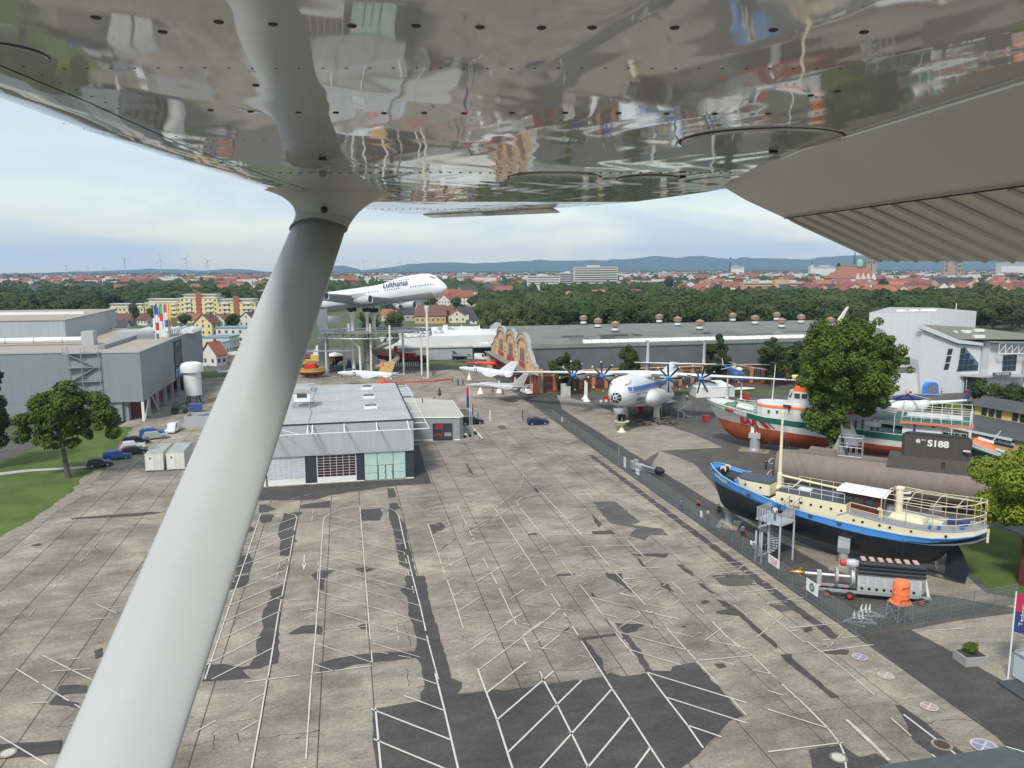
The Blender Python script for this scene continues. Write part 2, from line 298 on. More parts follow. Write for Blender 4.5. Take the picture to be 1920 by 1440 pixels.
# asphalt repairs set into the apron
PATCH = [
 [(775, 835), (786, 835), (795, 870), (810, 907), (740, 911), (720, 913), (700, 917), (660, 922), (620, 929), (590, 937), (487, 939), (440, 945), (440, 915), (497, 914), (775, 897)],
 cv([(735, 240), (870, 228), (870, 245), (830, 265), (815, 420), (835, 440), (800, 460), (790, 545), (705, 545), (715, 450), (695, 400), (700, 340), (720, 300)], *CA),
 cv([(560, 250), (665, 250), (650, 300), (570, 310)], *CA), cv([(560, 180), (600, 175), (690, 210), (560, 240)], *CA), cv([(480, 330), (550, 350), (500, 375), (470, 375)], *CA),
 cv([(410, 570), (520, 570), (500, 620), (495, 665), (390, 685)], *CA), cv([(390, 700), (490, 685), (480, 740), (430, 775), (340, 790)], *CA),
 cv([(735, 755), (725, 850), (700, 1060), (705, 1220), (690, 1320), (560, 1355), (440, 1370), (500, 1430), (330, 1445), (150, 1450), (190, 1330), (300, 1325), (420, 1345), (480, 1340), (540, 1250), (545, 1150), (600, 1060), (575, 1020), (600, 930), (650, 840), (635, 800)], *CA),
 cv([(1000, 650), (1110, 650), (1060, 680), (1035, 720), (1030, 795), (980, 790), (985, 730), (930, 685)], *CA),
 cv([(1290, 215), (1430, 205), (1450, 240), (1430, 290), (1300, 295)], *CA), cv([(1250, 640), (1330, 625), (1400, 640), (1330, 665), (1280, 660)], *CA),
 cv([(765, 1110), (870, 1050), (970, 1042), (1020, 1060), (1010, 1115), (900, 1105)], *CA), cv([(1260, 1055), (1310, 1038), (1350, 1040), (1350, 1080), (1290, 1078)], *CA),
 cv([(860, 180), (1075, 150), (1070, 200), (860, 205)], *CA),
 cv([(1480, 60), (1530, 60), (1545, 120), (1490, 130)], *CA), cv([(1500, 170), (1555, 165), (1575, 200), (1540, 215), (1495, 205)], *CA),
 [(728, 954), (741, 956), (752, 973), (759, 981), (767, 1025), (775, 1056), (780, 1080), (796, 1080), (806, 1129), (811, 1151), (822, 1180), (845, 1270), (868, 1280), (866, 1292), (857, 1302), (913, 1297), (986, 1290), (1044, 1281), (1134, 1270), (1143, 1262), (1164, 1268), (1213, 1262), (1225, 1258), (1260, 1258), (1263, 1251), (1303, 1242), (1318, 1258), (1365, 1307), (1394, 1342), (1368, 1353), (1321, 1404), (1280, 1440), (1230, 1500), (706, 1500), (706, 1440), (697, 1385), (698, 1329), (790, 1316), (787, 1301), (796, 1290), (793, 1263), (787, 1240), (778, 1233), (731, 1238), (664, 1247), (624, 1259), (599, 1260), (599, 1243), (629, 1235), (696, 1225), (778, 1222), (780, 1202), (778, 1179), (766, 1158), (764, 1117), (749, 1106), (762, 1098), (759, 1087), (770, 1069), (749, 1059), (746, 1042), (738, 996), (728, 963)],
 cv([(850, 160), (880, 165), (985, 290), (1020, 400), (1000, 412), (925, 290)], *CD), cv([(1095, 128), (1150, 140), (1235, 240), (1325, 385), (1275, 380), (1180, 220)], *CD), cv([(860, 158), (1000, 140), (1095, 128), (1095, 140), (870, 172)], *CD),
 cv([(1475, 335), (1670, 495), (1600, 520), (1850, 550), (1890, 600), (1740, 600), (1700, 640), (1590, 600), (1640, 540), (1440, 510), (1300, 340)], *CC),
 cv([(20, 520), (120, 495), (145, 545), (50, 590)], *CC), cv([(840, 230), (880, 230), (895, 255), (860, 262)], *CC), cv([(1300, 570), (1440, 560), (1480, 590), (1300, 592)], *CC),
 cv([(1400, 900), (1530, 900), (1530, 940), (1610, 1050), (1510, 980), (1420, 930)], *CC), cv([(1820, 970), (1900, 985), (1925, 1040), (1830, 1000)], *CC),
 cv([(1480, 1290), (1700, 1295), (1640, 1350), (1540, 1370)], *CC), cv([(790, 590), (850, 580), (860, 592), (800, 598)], *CC), cv([(1020, 905), (1160, 898), (1165, 912), (1020, 920)], *CC),
 cv([(1280, 1045), (1310, 1055), (1320, 1080), (1290, 1080)], *CC), cv([(1290, 430), (1370, 510), (1350, 540), (1310, 500)], *CC), cv([(1640, 770), (1670, 790), (1710, 850), (1680, 840)], *CC),
 cv([(1600, 745), (1900, 745), (1870, 775), (1610, 755)], *CC), cv([(300, 30), (330, 60), (370, 130), (340, 110)], *CC),
 cv([(700, 520), (960, 510), (1030, 590), (780, 595)], *CE), cv([(610, 708), (660, 702), (690, 715), (630, 728)], *CE),
 cv([(730, 695), (790, 710), (930, 800), (1060, 920), (1195, 1045), (1180, 1060), (1150, 1040), (900, 820), (740, 805), (730, 785), (820, 770)], *CE),
 cv([(1215, 1110), (1290, 1105), (1300, 1150), (1640, 1425), (1600, 1440), (1260, 1160)], *CE), cv([(1130, 735), (1240, 740), (1320, 775), (1220, 790)], *CE),
 cv([(1530, 1090), (1620, 1062), (1730, 1080), (1720, 1110), (1560, 1102)], *CE), cv([(725, 1185), (780, 1180), (805, 1200), (760, 1215)], *CE), cv([(585, 575), (640, 580), (720, 655), (690, 650)], *CE),
 cv([(1380, 915), (1450, 905), (1465, 930), (1400, 945)], *CE), cv([(1380, 815), (1430, 812), (1440, 835), (1400, 838)], *CE), cv([(430, 435), (480, 440), (570, 525), (540, 515)], *CE),
 cv([(755, 1075), (790, 1080), (1165, 1365), (990, 1390), (860, 1280), (810, 1180)], *CFF), cv([(240, 1335), (430, 1310), (540, 1375), (640, 1360), (740, 1430), (700, 1500), (260, 1500)], *CFF),
 cv([(605, 512), (900, 488), (1300, 460), (1385, 462), (1250, 485), (900, 505), (620, 520)], *CG), cv([(260, 745), (350, 725), (365, 740), (300, 755)], *CG),
 [(92, 1321), (115, 1287), (165, 1285), (160, 1300), (115, 1303), (112, 1312), (150, 1318), (145, 1328)], [(-40, 1400), (115, 1390), (110, 1413), (-40, 1428)],
 [(178, 1222), (190, 1216), (195, 1230), (180, 1236)], [(440, 1040), (470, 1036), (470, 1048), (445, 1052)]]
for k, l in enumerate(PATCH):
    big = k in (0, 16, 17, 40)
    flatpoly('asphalt_patch', ragged(pp(l), .7, .10, rg), Z1+.0011*k, M_ASPH if k not in (20, 34, 38) else M_ASPH2, 'structure')
flatpoly('asphalt_strip', ragged([(40.5, 56), (41.5, 56), (41.5, 125), (40.5, 125)], .8, .12, rg), Z1, M_ASPH, 'structure')
for X0, Y0, X1, Y1 in ((-30.7, 170, -27.2, 185), (9, 197, 12, 203), (30, 150, 31.5, 154), (23, 160, 27, 175)):
    flatpoly('asphalt_patch', ragged([(X0, Y0), (X1, Y0), (X1, Y1), (X0, Y1)], .8, .12, rg), Z1, M_ASPH2, 'structure')
# painted lines: grouped into one sheet per freshness, they are paint on the apron
ZL = .070
def lines(name, segs, wdt, m, dash=0, z=ZL):
    b = MB()
    for s in segs:
        pts = [Vector(p) for p in pp(s)]
        for a, c in zip(pts[:-1], pts[1:]):
            d = c-a; Ld = d.length
            if Ld < .05: continue
            d.normalize(); n = Vector((-d.y, d.x))*wdt/2; t = 0
            while t < Ld:
                l = min(Ld-t, rg.uniform(.5, 2.2) if dash else 99)
                if not dash or rg.random() > dash:
                    p, q = a+d*t, a+d*(t+l); j = rg.uniform(.75, 1.0) if dash else 1
                    b.add([(p.x-n.x*j, p.y-n.y*j, z), (q.x-n.x*j, q.y-n.y*j, z), (q.x+n.x*j, q.y+n.y*j, z), (p.x+n.x*j, p.y+n.y*j, z)], [(0, 1, 2, 3)])
                t += l
    if b.v: obj(name, b, m, kind='structure', fix=True)
LA = [[(570, 248), (470, 550), (345, 915), (250, 1200), (170, 1440)], [(480, 242), (760, 240), (820, 255), (832, 275), (820, 330), (780, 560), (700, 960), (625, 1420)],
 [(830, 270), (640, 340)], [(820, 335), (470, 465)], [(805, 408), (440, 545)], [(795, 485), (400, 630)], [(785, 560), (500, 680)], [(760, 650), (345, 815)], [(745, 740), (330, 915)], [(728, 835), (300, 1025)], [(715, 945), (220, 1180)], [(685, 1075), (180, 1335)], [(655, 1215), (220, 1440)],
 [(1285, 190), (1180, 205), (1080, 240), (1035, 265), (1022, 300), (1005, 560), (985, 850), (965, 1120), (940, 1400)], [(1285, 190), (1310, 500), (1345, 960), (1375, 1320)],
 [(1285, 190), (1480, 200), (1540, 225), (1565, 260), (1600, 420), (1650, 640), (1720, 910), (1780, 1180), (1850, 1440)]]
LB = [[(1045, 255), (1585, 370)], [(1035, 320), (1595, 440)], [(1030, 385), (1610, 525)], [(1020, 460), (1640, 605)], [(1015, 540), (1665, 695)], [(1005, 625), (1300, 700), (1690, 800)], [(1000, 710), (1715, 908)], [(995, 808), (1735, 1025)], [(985, 925), (1350, 1030), (1770, 1160)],
 [(965, 1180), (1150, 1240), (1375, 1320)], [(1380, 1180), (1810, 1308)], [(955, 1330), (1100, 1380)], [(1030, 1095), (1350, 1055)], [(725, 875), (900, 860)], [(710, 958), (950, 930)], [(1130, 915), (1340, 895)]]
lines('white_bay_markings', [cv(s, *CA) for s in LA], .13, M_LINE, .06)
lines('faded_bay_markings', [cv(s, *CA) for s in LB], .09, M_WORN2, .12)
lines('white_bay_markings', [cv(s, *CB) for s in ([(690, 590), (650, 830), (590, 1166), (570, 1260)], [(975, 570), (955, 860), (935, 1166), (930, 1260)], [(545, 620), (1370, 512)], [(360, 865), (230, 938)], [(635, 865), (520, 930)], [(670, 690), (575, 745)], [(1660, 590), (1785, 632)], [(1570, 705), (1825, 800)])], .13, M_LINE, .06)
lines('fresh_bay_markings', [cv(s, *CB) for s in ([(1385, 780), (1420, 1166), (1430, 1260)], [(1770, 560), (1830, 800), (1915, 1166), (1935, 1260)], [(1355, 790), (1870, 990)], [(1375, 985), (1830, 1175), (1960, 1230)])], .14, M_LINE)
lines('fresh_bay_markings', [cv(s, *CD) for s in ([(190, 360), (245, 510), (315, 690), (380, 895), (412, 994), (430, 1060)], [(600, 410), (700, 590), (795, 780), (900, 994), (935, 1060)], [(960, 340), (1055, 490), (1175, 670), (1300, 865), (1385, 994), (1430, 1060)], [(1280, 385), (1400, 545), (1540, 725), (1640, 870)],
 [(250, 515), (500, 320)], [(315, 690), (680, 375)], [(385, 900), (860, 435)], [(560, 1040), (600, 994), (1055, 490)], [(870, 1030), (905, 990), (1175, 665)], [(1160, 1060), (1210, 994), (1300, 870)], [(1285, 385), (1920, 580)], [(1405, 545), (1920, 710)], [(1540, 725), (1760, 800)])], .14, M_LINE)
lines('worn_bay_markings', [cv(s, *CD) for s in ([(480, 150), (620, 440)], [(745, 0), (870, 200), (960, 340)], [(980, 0), (1280, 385)], [(1315, 0), (1920, 660)], [(150, 235), (480, 0)], [(200, 365), (690, 0)], [(545, 280), (790, 85)], [(1160, 235), (1660, 385)], [(1075, 118), (1650, 270)], [(1440, 125), (1920, 230)])], .11, M_WORN2, .15)
lines('worn_bay_markings', [cv(s, *CC) for s in ([(520, 370), (765, 740), (1040, 1160), (1210, 1430)], [(10, 350), (250, 318), (400, 325), (480, 345), (520, 370)], [(10, 515), (60, 660), (130, 870), (210, 1090), (290, 1340)], [(240, 370), (370, 640)], [(440, 780), (560, 1000), (760, 1430)],
 [(50, 595), (145, 550)], [(130, 865), (470, 680)], [(170, 960), (710, 660)], [(205, 1080), (765, 740)], [(250, 1195), (430, 1080)], [(555, 1000), (820, 840)], [(340, 1315), (500, 1205)], [(610, 1130), (760, 1030)], [(470, 1395), (740, 1210)], [(750, 1390), (1040, 1175)], [(980, 1440), (1130, 1310)], [(500, 470), (570, 440)], [(370, 460), (520, 385)],
 [(905, 275), (1220, 610)], [(905, 275), (1100, 275), (1190, 305), (1240, 345)], [(905, 275), (740, 310), (705, 345), (730, 385), (920, 620)], [(1120, 890), (1270, 1080), (1530, 1440)], [(1290, 680), (1430, 845), (1880, 1330)], [(1240, 265), (1330, 335)], [(1570, 640), (1700, 770)], [(1820, 540), (1910, 610)],
 [(920, 605), (1300, 590)], [(1250, 640), (1570, 620)], [(1180, 695), (1630, 680)], [(1540, 945), (1900, 925)], [(1250, 895), (1540, 880)], [(1310, 760), (1480, 800)], [(1410, 940), (1640, 1000)], [(1510, 1060), (1920, 1160)], [(1270, 1085), (1920, 1255)], [(1370, 1215), (1920, 1360)], [(1470, 1355), (1790, 1440)])], .11, M_WORN2, .2)
lines('faint_bay_markings', [cv(s, *CC) for s in ([(1300, 395), (1530, 600)], [(905, 275), (760, 130), (660, 0)], [(760, 130), (730, 230), (540, 390)], [(0, 400), (230, 360)], [(0, 780), (380, 530)], [(380, 540), (620, 510)], [(90, 720), (380, 530), (700, 370)], [(920, 620), (1120, 890)], [(660, 390), (240, 640)])], .10, M_WORN, .35)
lines('worn_bay_markings', [cv(s, *CE) for s in ([(1070, 770), (1390, 1022)], [(1420, 1022), (1530, 1100), (1720, 1250), (1920, 1420)], [(580, 740), (810, 980), (1000, 1120), (1330, 1440)], [(400, 570), (500, 665)], [(1390, 1022), (1800, 975)], [(1270, 915), (1650, 878)], [(1110, 725), (1385, 685)], [(945, 645), (1275, 610)], [(1520, 1090), (1900, 1040)], [(740, 505), (1080, 475)], [(680, 435), (990, 410)], [(580, 1160), (1030, 1120)], [(20, 550), (380, 525)], [(0, 470), (310, 460)], [(750, 1160), (1150, 1265)], [(0, 650), (380, 750)], [(0, 740), (460, 850)])], .11, M_WORN2, .15)
lines('worn_bay_markings', [cv(s, *CFF) for s in ([(0, 880), (190, 1050), (350, 1210), (420, 1300), (450, 1370), (460, 1460)], [(0, 990), (180, 1045)], [(0, 1100), (350, 1210)], [(0, 1350), (440, 1295)], [(720, 1150), (990, 1390)], [(925, 638), (1140, 625)])], .13, M_LINE, .1)
lines('fresh_bay_markings', [cv([(795, 1130), (1110, 1370)], *CFF)], .15, M_LINE)
lines('faded_bay_markings', [cv([(460, 1160), (600, 1290), (740, 1430)], *CFF)], .32, M_WORN, .2)
lines('faint_bay_markings', [cv(s, *CG) for s in ([(930, 620), (860, 690), (740, 830), (620, 960)], [(930, 620), (1000, 590), (1100, 585)], [(550, 1010), (300, 1290), (180, 1440)], [(0, 1010), (330, 990)], [(1000, 1040), (1150, 1030)], [(820, 1250), (1000, 1330)], [(750, 1385), (1000, 1365)], [(900, 1280), (1040, 1275)])], .10, M_WORN, .35)
lines('faint_bay_markings', [[(30, 1255), (140, 1322), (200, 1360)], [(70, 1100), (140, 1082)], [(53, 1320), (90, 1318)], [(95, 1260), (170, 1255)], [(125, 1238), (150, 1235)], [(0, 1382), (90, 1436)], [(80, 1230), (200, 1290)], [(130, 1120), (195, 1115)]], .10, M_WORN2, .25)
gh = []
for k in range(120):
    u0, v0 = rg.uniform(300, 1560), rg.uniform(930, 1225); a_ = G(u0, v0)
    if not -34 < a_.x < 40: continue
    th = rg.choice([.62, .62, .7, -.55, -.62, 0, 1.571, 1.571]); l_ = rg.uniform(2, 7); gh.append((a_.x, a_.y, a_.x+l_*math.cos(th), a_.y+l_*math.sin(th)))
gb_ = MB(); cb_ = MB()
for x0, y0, x1, y1 in gh:
    d = Vector((x1-x0, y1-y0)); L_ = d.length; d.normalize(); n_ = Vector((-d.y, d.x))*.045; t = 0
    while t < L_:
        l = min(rg.uniform(.15, .8), L_-t)
        if rg.random() > .45: p, q = Vector((x0, y0))+d*t, Vector((x0, y0))+d*(t+l); gb_.add([(p.x-n_.x, p.y-n_.y, ZL-.001), (q.x-n_.x, q.y-n_.y, ZL-.001), (q.x+n_.x, q.y+n_.y, ZL-.001), (p.x+n_.x, p.y+n_.y, ZL-.001)], [(0, 1, 2, 3)])
        t += l
obj('ghost_markings', gb_, M_WORN, kind='structure', fix=True)
for k in range(110):
    p = G(rg.uniform(0, 1750), rg.uniform(880, 1430)); 
    if not -44 < p.x < 42: continue
    th = rg.choice([0, 0, 1.57, 1.57, rg.uniform(0, 3)]); q = Vector((p.x, p.y))
    for j in range(rg.randrange(4, 14)):
        th2 = th+rg.uniform(-.5, .5); r_ = q+Vector((math.cos(th2), math.sin(th2)))*.4; n_ = Vector((-math.sin(th2), math.cos(th2)))*rg.uniform(.012, .04)
        cb_.add([(q.x-n_.x, q.y-n_.y, .0015), (r_.x-n_.x, r_.y-n_.y, .0015), (r_.x+n_.x, r_.y+n_.y, .0015), (q.x+n_.x, q.y+n_.y, .0015)], [(0, 1, 2, 3)]); q = r_
obj('apron_cracks', cb_, M_JOINT, kind='structure', fix=True)
stp = MB()
fb = []
for k in range(44):
    Y = 63.5+k*2.33
    if Y > 158: break
    a = 37.2 if k % 3 else 35.4
    d0 = a+rg.uniform(0, 3); d1 = 42.6
    n = .04
    for q in range(5):
        x0 = d0+(d1-d0)*q/5; x1 = d0+(d1-d0)*(q+1)/5
        if rg.random() > .25: stp.add([(x0, Y-n, ZL), (x1, Y-n, ZL), (x1, Y+n, ZL), (x0, Y+n, ZL)], [(0, 1, 2, 3)])
obj('fence_bay_markings', stp, M_WORN2, kind='structure')
ar = MB(); a, b_ = G(571, 1042), G(570, 1060); c1, c2, c3 = G(566, 1057), G(575, 1057), G(569.5, 1071)
ar.add([(a.x-.07, a.y, ZL), (a.x+.07, a.y, ZL), (b_.x+.07, b_.y, ZL), (b_.x-.07, b_.y, ZL), (c1.x, c1.y, ZL), (c2.x, c2.y, ZL), (c3.x, c3.y, ZL)], [(0, 1, 2, 3), (4, 5, 6)])
obj('arrow_marking', ar, M_LINE, kind='structure', fix=True)
M_VIO = mat('faded_violet_paint', (.24, .22, .34), .8, var=.3, vs=.5); M_RS = mat('faded_red_paint', (.40, .27, .26), .8, var=.3, vs=.5)
for k, (u, v, fr) in enumerate(((1612, 1233, M_VIO), (1661, 1268, M_RS), (1742, 1326, M_RS), (1845, 1400, M_VIO))):
    c = G(u, v); r_ = .62 if k < 3 else .85
    st = MB().disc(c, r_, ZL-.002, 24); o = obj('no_stopping_marking', st, M_WORN, kind='structure')
    obj('painted_field', MB().disc(c, r_*.86, ZL+.002, 24), fr, o, kind='structure')
    b = MB()
    for an in (.6, 2.2):
        dx, dy = math.cos(an)*r_*.86, math.sin(an)*r_*.86; nx, ny = -dy*.09, dx*.09
        b.poly([(c.x-dx-nx, c.y-dy-ny, ZL+.005+an*.001), (c.x+dx-nx, c.y+dy-ny, ZL+.005+an*.001), (c.x+dx+nx, c.y+dy+ny, ZL+.005+an*.001), (c.x-dx+nx, c.y-dy+ny, ZL+.005+an*.001)])
    obj('painted_bars', b, M_WORN, o, kind='structure', fix=True)
def manhole(u, v, r_, m, lab):
    c = G(u, v); t = thing('manhole_cover', lab, 'manhole cover', (c.x, c.y, 0))
    obj('cover', MB().lathe([(r_, .0), (r_, .088), (r_*.92, .092), (.01, .092)], n=20), m, t); obj('surround', MB().lathe([(r_*1.35, .0), (r_*1.35, .078), (r_*1.02, .08)], n=16), M_CONC, t)
manhole(1572, 1422, .42, mat('pale_cover', (.5, .48, .42), .8), 'pale round manhole cover beside the curved white line')
manhole(1766, 1398, .5, mat('rusty_iron', (.07, .045, .03), .8), 'rusty brown manhole cover crossed by a white line')
manhole(15, 1413, .42, mat('pale_cover'), 'pale round manhole cover at the bottom left corner')
manhole(1283, 1177, .22, mat('rusty_iron'), 'small dark manhole cover in a pale square among crossing lines')
# ================================================================== the light aircraft the picture is taken from
PLS = .1665; HP = .172
def Wp(u, v):
    Z = HP/((720-v)/F-PLS); return ((u-960)/F*Z, HP+PLS*Z, Z)
ac = thing('light_aircraft', 'white high wing light aircraft overhead, glossy wing underside, strut and lowered flap', 'aircraft', CAM)
RM = Matrix(((rt.x, up.x, fw.x, 0), (rt.y, up.y, fw.y, 0), (rt.z, up.z, fw.z, 0), (0, 0, 0, 1)))   # right/up/ahead -> world offsets
def AB(): return MB(RM.copy())
M_WING = mat('glossy_white_aircraft_paint', (.41, .41, .405), .035, coat=0, ior=1.95, spec=.5)
M_AC = mat('satin_aircraft_paint', (.44, .45, .445), .36, var=.04, vs=.15, bump=.02, bs=60)
M_FLAP = mat('flap_paint', (.47, .465, .435), .30, var=.06, vs=.2)
M_GAP = mat('dark_gap', (.03, .03, .03), .8)
def lerp(t, pts):
    for (a, b), (c, d) in zip(pts[:-1], pts[1:]):
        if t <= c: return b+(d-b)*(t-a)/(c-a)
    return pts[-1][1]
LE = [(.15, -.54), (.86, -.60), (1.2, -.64), (2.0, -.675), (3.0, -.675), (3.7, -.67), (4.3, -.63), (4.6, -.57)]
TE = [(.15, .525), (.8, .495), (1.25, .462), (1.75, .50), (1.94, .55), (2.05, .525), (3.1, .19), (3.8, -.13), (4.3, -.40), (4.6, -.55)]
def HY(Z): return HP+PLS*Z+.034*max(0, Z-2.45)          # the outer panel cranks upwards a little
def wpt(Z, t, off=0):
    a, b = lerp(Z, LE), lerp(Z, TE); X = a+(b-a)*t; y = HY(Z)
    k = max(0, (.11-t)/.11); y += .015*k*k                               # leading edge rolls upwards
    y += .018*math.sin(min(1, max(0, (t-.2)/.8))*math.pi)*0
    # oil-canning of the thin skin between the ribs
    w_ = .45*(.0011*math.sin(X*13+Z*2.1)*math.sin(Z*9+X*3)+.0007*math.sin(X*31+1.7*math.sin(Z*11))*math.sin(Z*7.3+X*5)+.00030*math.sin(X*71+2*math.sin(Z*19))*math.sin(Z*33+X*17))
    return (X, y+w_+off, Z)
ZB = [.15, 1.58, 2.45, 4.6]; TB = [0, .115, 1.0]
g = .0016
for zi in range(3):
    for ti in range(2):
        nz, ntt = (90, 26 if ti == 0 else 110)
        z0, z1 = ZB[zi]+g, ZB[zi+1]-g; t0, t1 = TB[ti]+(.0012 if ti else 0), TB[ti+1]-.0012*(1-ti)
        if zi == 2: nz = 120
        b = AB(); vs = []
        for i in range(nz+1):
            Z = z0+(z1-z0)*(i/nz)**(1.0)
            for j in range(ntt+1): vs.append(wpt(Z, t0+(t1-t0)*j/ntt))
        fs = [(i*(ntt+1)+j, i*(ntt+1)+j+1, (i+1)*(ntt+1)+j+1, (i+1)*(ntt+1)+j) for i in range(nz) for j in range(ntt)]
        b.add(vs, fs); obj('wing_skin_panel', b, M_WING, ac, smooth=True)
# the structure behind the skin and the upper side
b = AB(); nz = 60; rings = []
for i in range(nz+1):
    Z = .15+(4.6-.15)*i/nz; a, c = lerp(Z, LE), lerp(Z, TE); y = HY(Z); th = .16*(c-a)/1.2
    pr = [(0, .016), (.03, .011), (.115, .006), (.5, .004), (1, .004), (1, .012), (.8, th*.55), (.4, th*1.0), (.15, th*.85), (.03, th*.4), (0, .03)]
    rings.append([(a+(c-a)*p-.0, y+q+.003, Z) for p, q in pr])
b.loft(rings); obj('wing_core', b, M_AC, ac, fix=True)
# dark gaps seen through the seams
b = AB()
for Z in (ZB[1], ZB[2]):
    b.add([tuple(Vector(wpt(Z-.003, t/20.))+Vector((0, .0022, 0))) for t in range(21)]+[tuple(Vector(wpt(Z+.003, t/20.))+Vector((0, .0022, 0))) for t in range(21)], [(i, i+1, 22+i, 21+i) for i in range(20)])
n = 80
b.add([tuple(Vector(wpt(.15+4.4*i/n, .112))+Vector((0, .0020, 0))) for i in range(n+1)]+[tuple(Vector(wpt(.15+4.4*i/n, .118))+Vector((0, .0020, 0))) for i in range(n+1)], [(i, i+1, n+2+i, n+1+i) for i in range(n)])
obj('seam_backing', b, M_GAP, ac)
# wing tip fairing and aileron edge
b = AB(); rings = []
for k in range(7):
    q = k/6; Z = 4.58+.06*math.sin(q*1.5); s = math.cos(q*1.5); y = HY(4.6)
    rings.append([(-.56+.02*math.cos(t)*s, y+.015+.012*math.sin(t)*s, Z) for t in [i*2*math.pi/10 for i in range(10)]])
b.loft(rings); obj('wing_tip', b, M_AC, ac, smooth=True, fix=True)
b = AB(); vs = []
for Z in (3.15, 3.5, 3.9, 4.2, 4.5):
    x = lerp(Z, TE); y = HY(Z); vs += [(x-.02, y-.004, Z), (x+.03, y-.020, Z), (x+.03, y-.014, Z), (x-.02, y+.012, Z)]
fs = [(k*4+i, k*4+(i+1) % 4, k*4+4+(i+1) % 4, k*4+4+i) for k in range(4) for i in range(4)]+[(3, 2, 1, 0), (16, 17, 18, 19)]
b.add(vs, fs); obj('aileron', b, M_WING, ac, fix=True)
# screws: rows along the ribs
sc = MB().lathe([(.0042, 0), (.0042, .0006), (.0032, .0016), (.0006, .0020)], n=10); scm = sc.mesh('screw', mat('dark_screw', (.05, .045, .04), .5, metal=.5))
nrm = (RM.to_3x3() @ Vector((0, -1, PLS))).normalized()
def screw(X, Z, s=1.0):
    a, c = lerp(Z, LE), lerp(Z, TE); t = (X-a)/(c-a); p = RM.to_3x3() @ Vector(wpt(Z, t))
    o = obj('screw', scm, parent=ac); q = nrm.to_track_quat('Z', 'Y'); o.location = p-nrm*.0003; o.rotation_euler = q.to_euler(); o.scale = (s, s, s)
for u, v in ((410, 42), (512, 46), (660, 48), (780, 48), (900, 50), (1015, 50), (1110, 50), (1265, 52), (560, 210), (630, 211), (720, 212), (795, 212), (870, 213), (960, 212), (1060, 212), (1160, 212), (1250, 212), (305, 60), (470, 208), (395, 206), (1450, 56), (1620, 60), (1340, 213), (1440, 213),
             (480, 160), (180, 33), (1520, 178), (1570, 170)):
    X, Y, Z = Wp(u, v); screw(X, Z, .9)
for i in range(46):
    X, Y, Z = Wp(520+i*19, 322+.3*math.sin(i)); screw(X, Z+.02, .75)
for i in range(34):
    X, Y, Z = Wp(600+i*13, 405); screw(X, Z, 1.0)
for i in range(70):
    Z = .32+.030*i*(1+.004*i); a, c = lerp(Z, LE), lerp(Z, TE); screw(a+(c-a)*.132, Z, .42)
for v_, n_ in ((128, 34), (262, 40)):
    for i in range(n_): X, Y, Z = Wp(120+i*(1500/n_), v_); screw(X, Z, .40)
def cover(u, v, rx, rz, lab=None):
    X, Y, Z = Wp(u, v); b = AB(); n = 36; c = wpt(Z, .5)[1]
    r1 = [(X+rx*math.cos(t), HP+PLS*(Z+rz*math.sin(t))-.0005, Z+rz*math.sin(t)) for t in [2*math.pi*i/n for i in range(n)]]
    r2 = [(p[0]*1+(X-p[0])*.03, p[1]-.003, Z+(p[2]-Z)*.97) for p in r1]
    o = AB().loft([[(p[0]*1.0+(p[0]-X)*.03, p[1]-.0006, p[2]+(p[2]-Z)*.03) for p in r1], [(p[0], p[1]-.001, p[2]) for p in r1]], cap=False)
    b.loft([r1, r2]); cvr = obj('inspection_cover', b, M_WING, ac, smooth=False, fix=True); obj('cover_seam', o, M_GAP, cvr, fix=True)
cover(1425, 262, .115, .11); cover(1040, 332, .10, .10); cover(1215, 335, .07, .08); cover(12, 98, .03, .035)
for u, v in ((1450, 278), (1280, 327), (605, 292)):
    X, Y, Z = Wp(u, v); obj('vent', AB().cbox((X, HP+PLS*Z-.005, Z), (.013, .005, .005)), mat('dark_screw'), ac)
# flap
fc = Vector((.365, -.19, 0)).normalized(); fn = Vector((-.19, -.365, 0)).normalized()      # chordwise, downwards normal
sp = Vector((-.0416, .1615, 1)); P0 = Vector((.535, .495, 1.9))
def fpt(Z, c, d): return P0+sp*(Z-1.9)+fc*c+fn*d
prof = [(-.11, -.065), (-.112, -.045), (-.095, -.02), (-.06, .0), (-.03, .009), (0, .014), (.06, .017), (.2, .010), (.415, .0), (.415, -.004), (.2, -.03), (.05, -.06), (-.04, -.075)]
b = AB(); b.loft([[fpt(Z, c, d) for c, d in prof] for Z in [1.9-1.7*i/30 for i in range(31)]]); obj('flap', b, M_FLAP, ac, ang=40, fix=True)
flap = bpy.data.objects['flap']
M_RIB = mat('flap_rib_paint', (.42, .415, .385), .4)
obj('flap_seam', AB().path([fpt(1.89-.1*i, .158, .0155) for i in range(17)], .0016, n=4), M_GAP, flap)
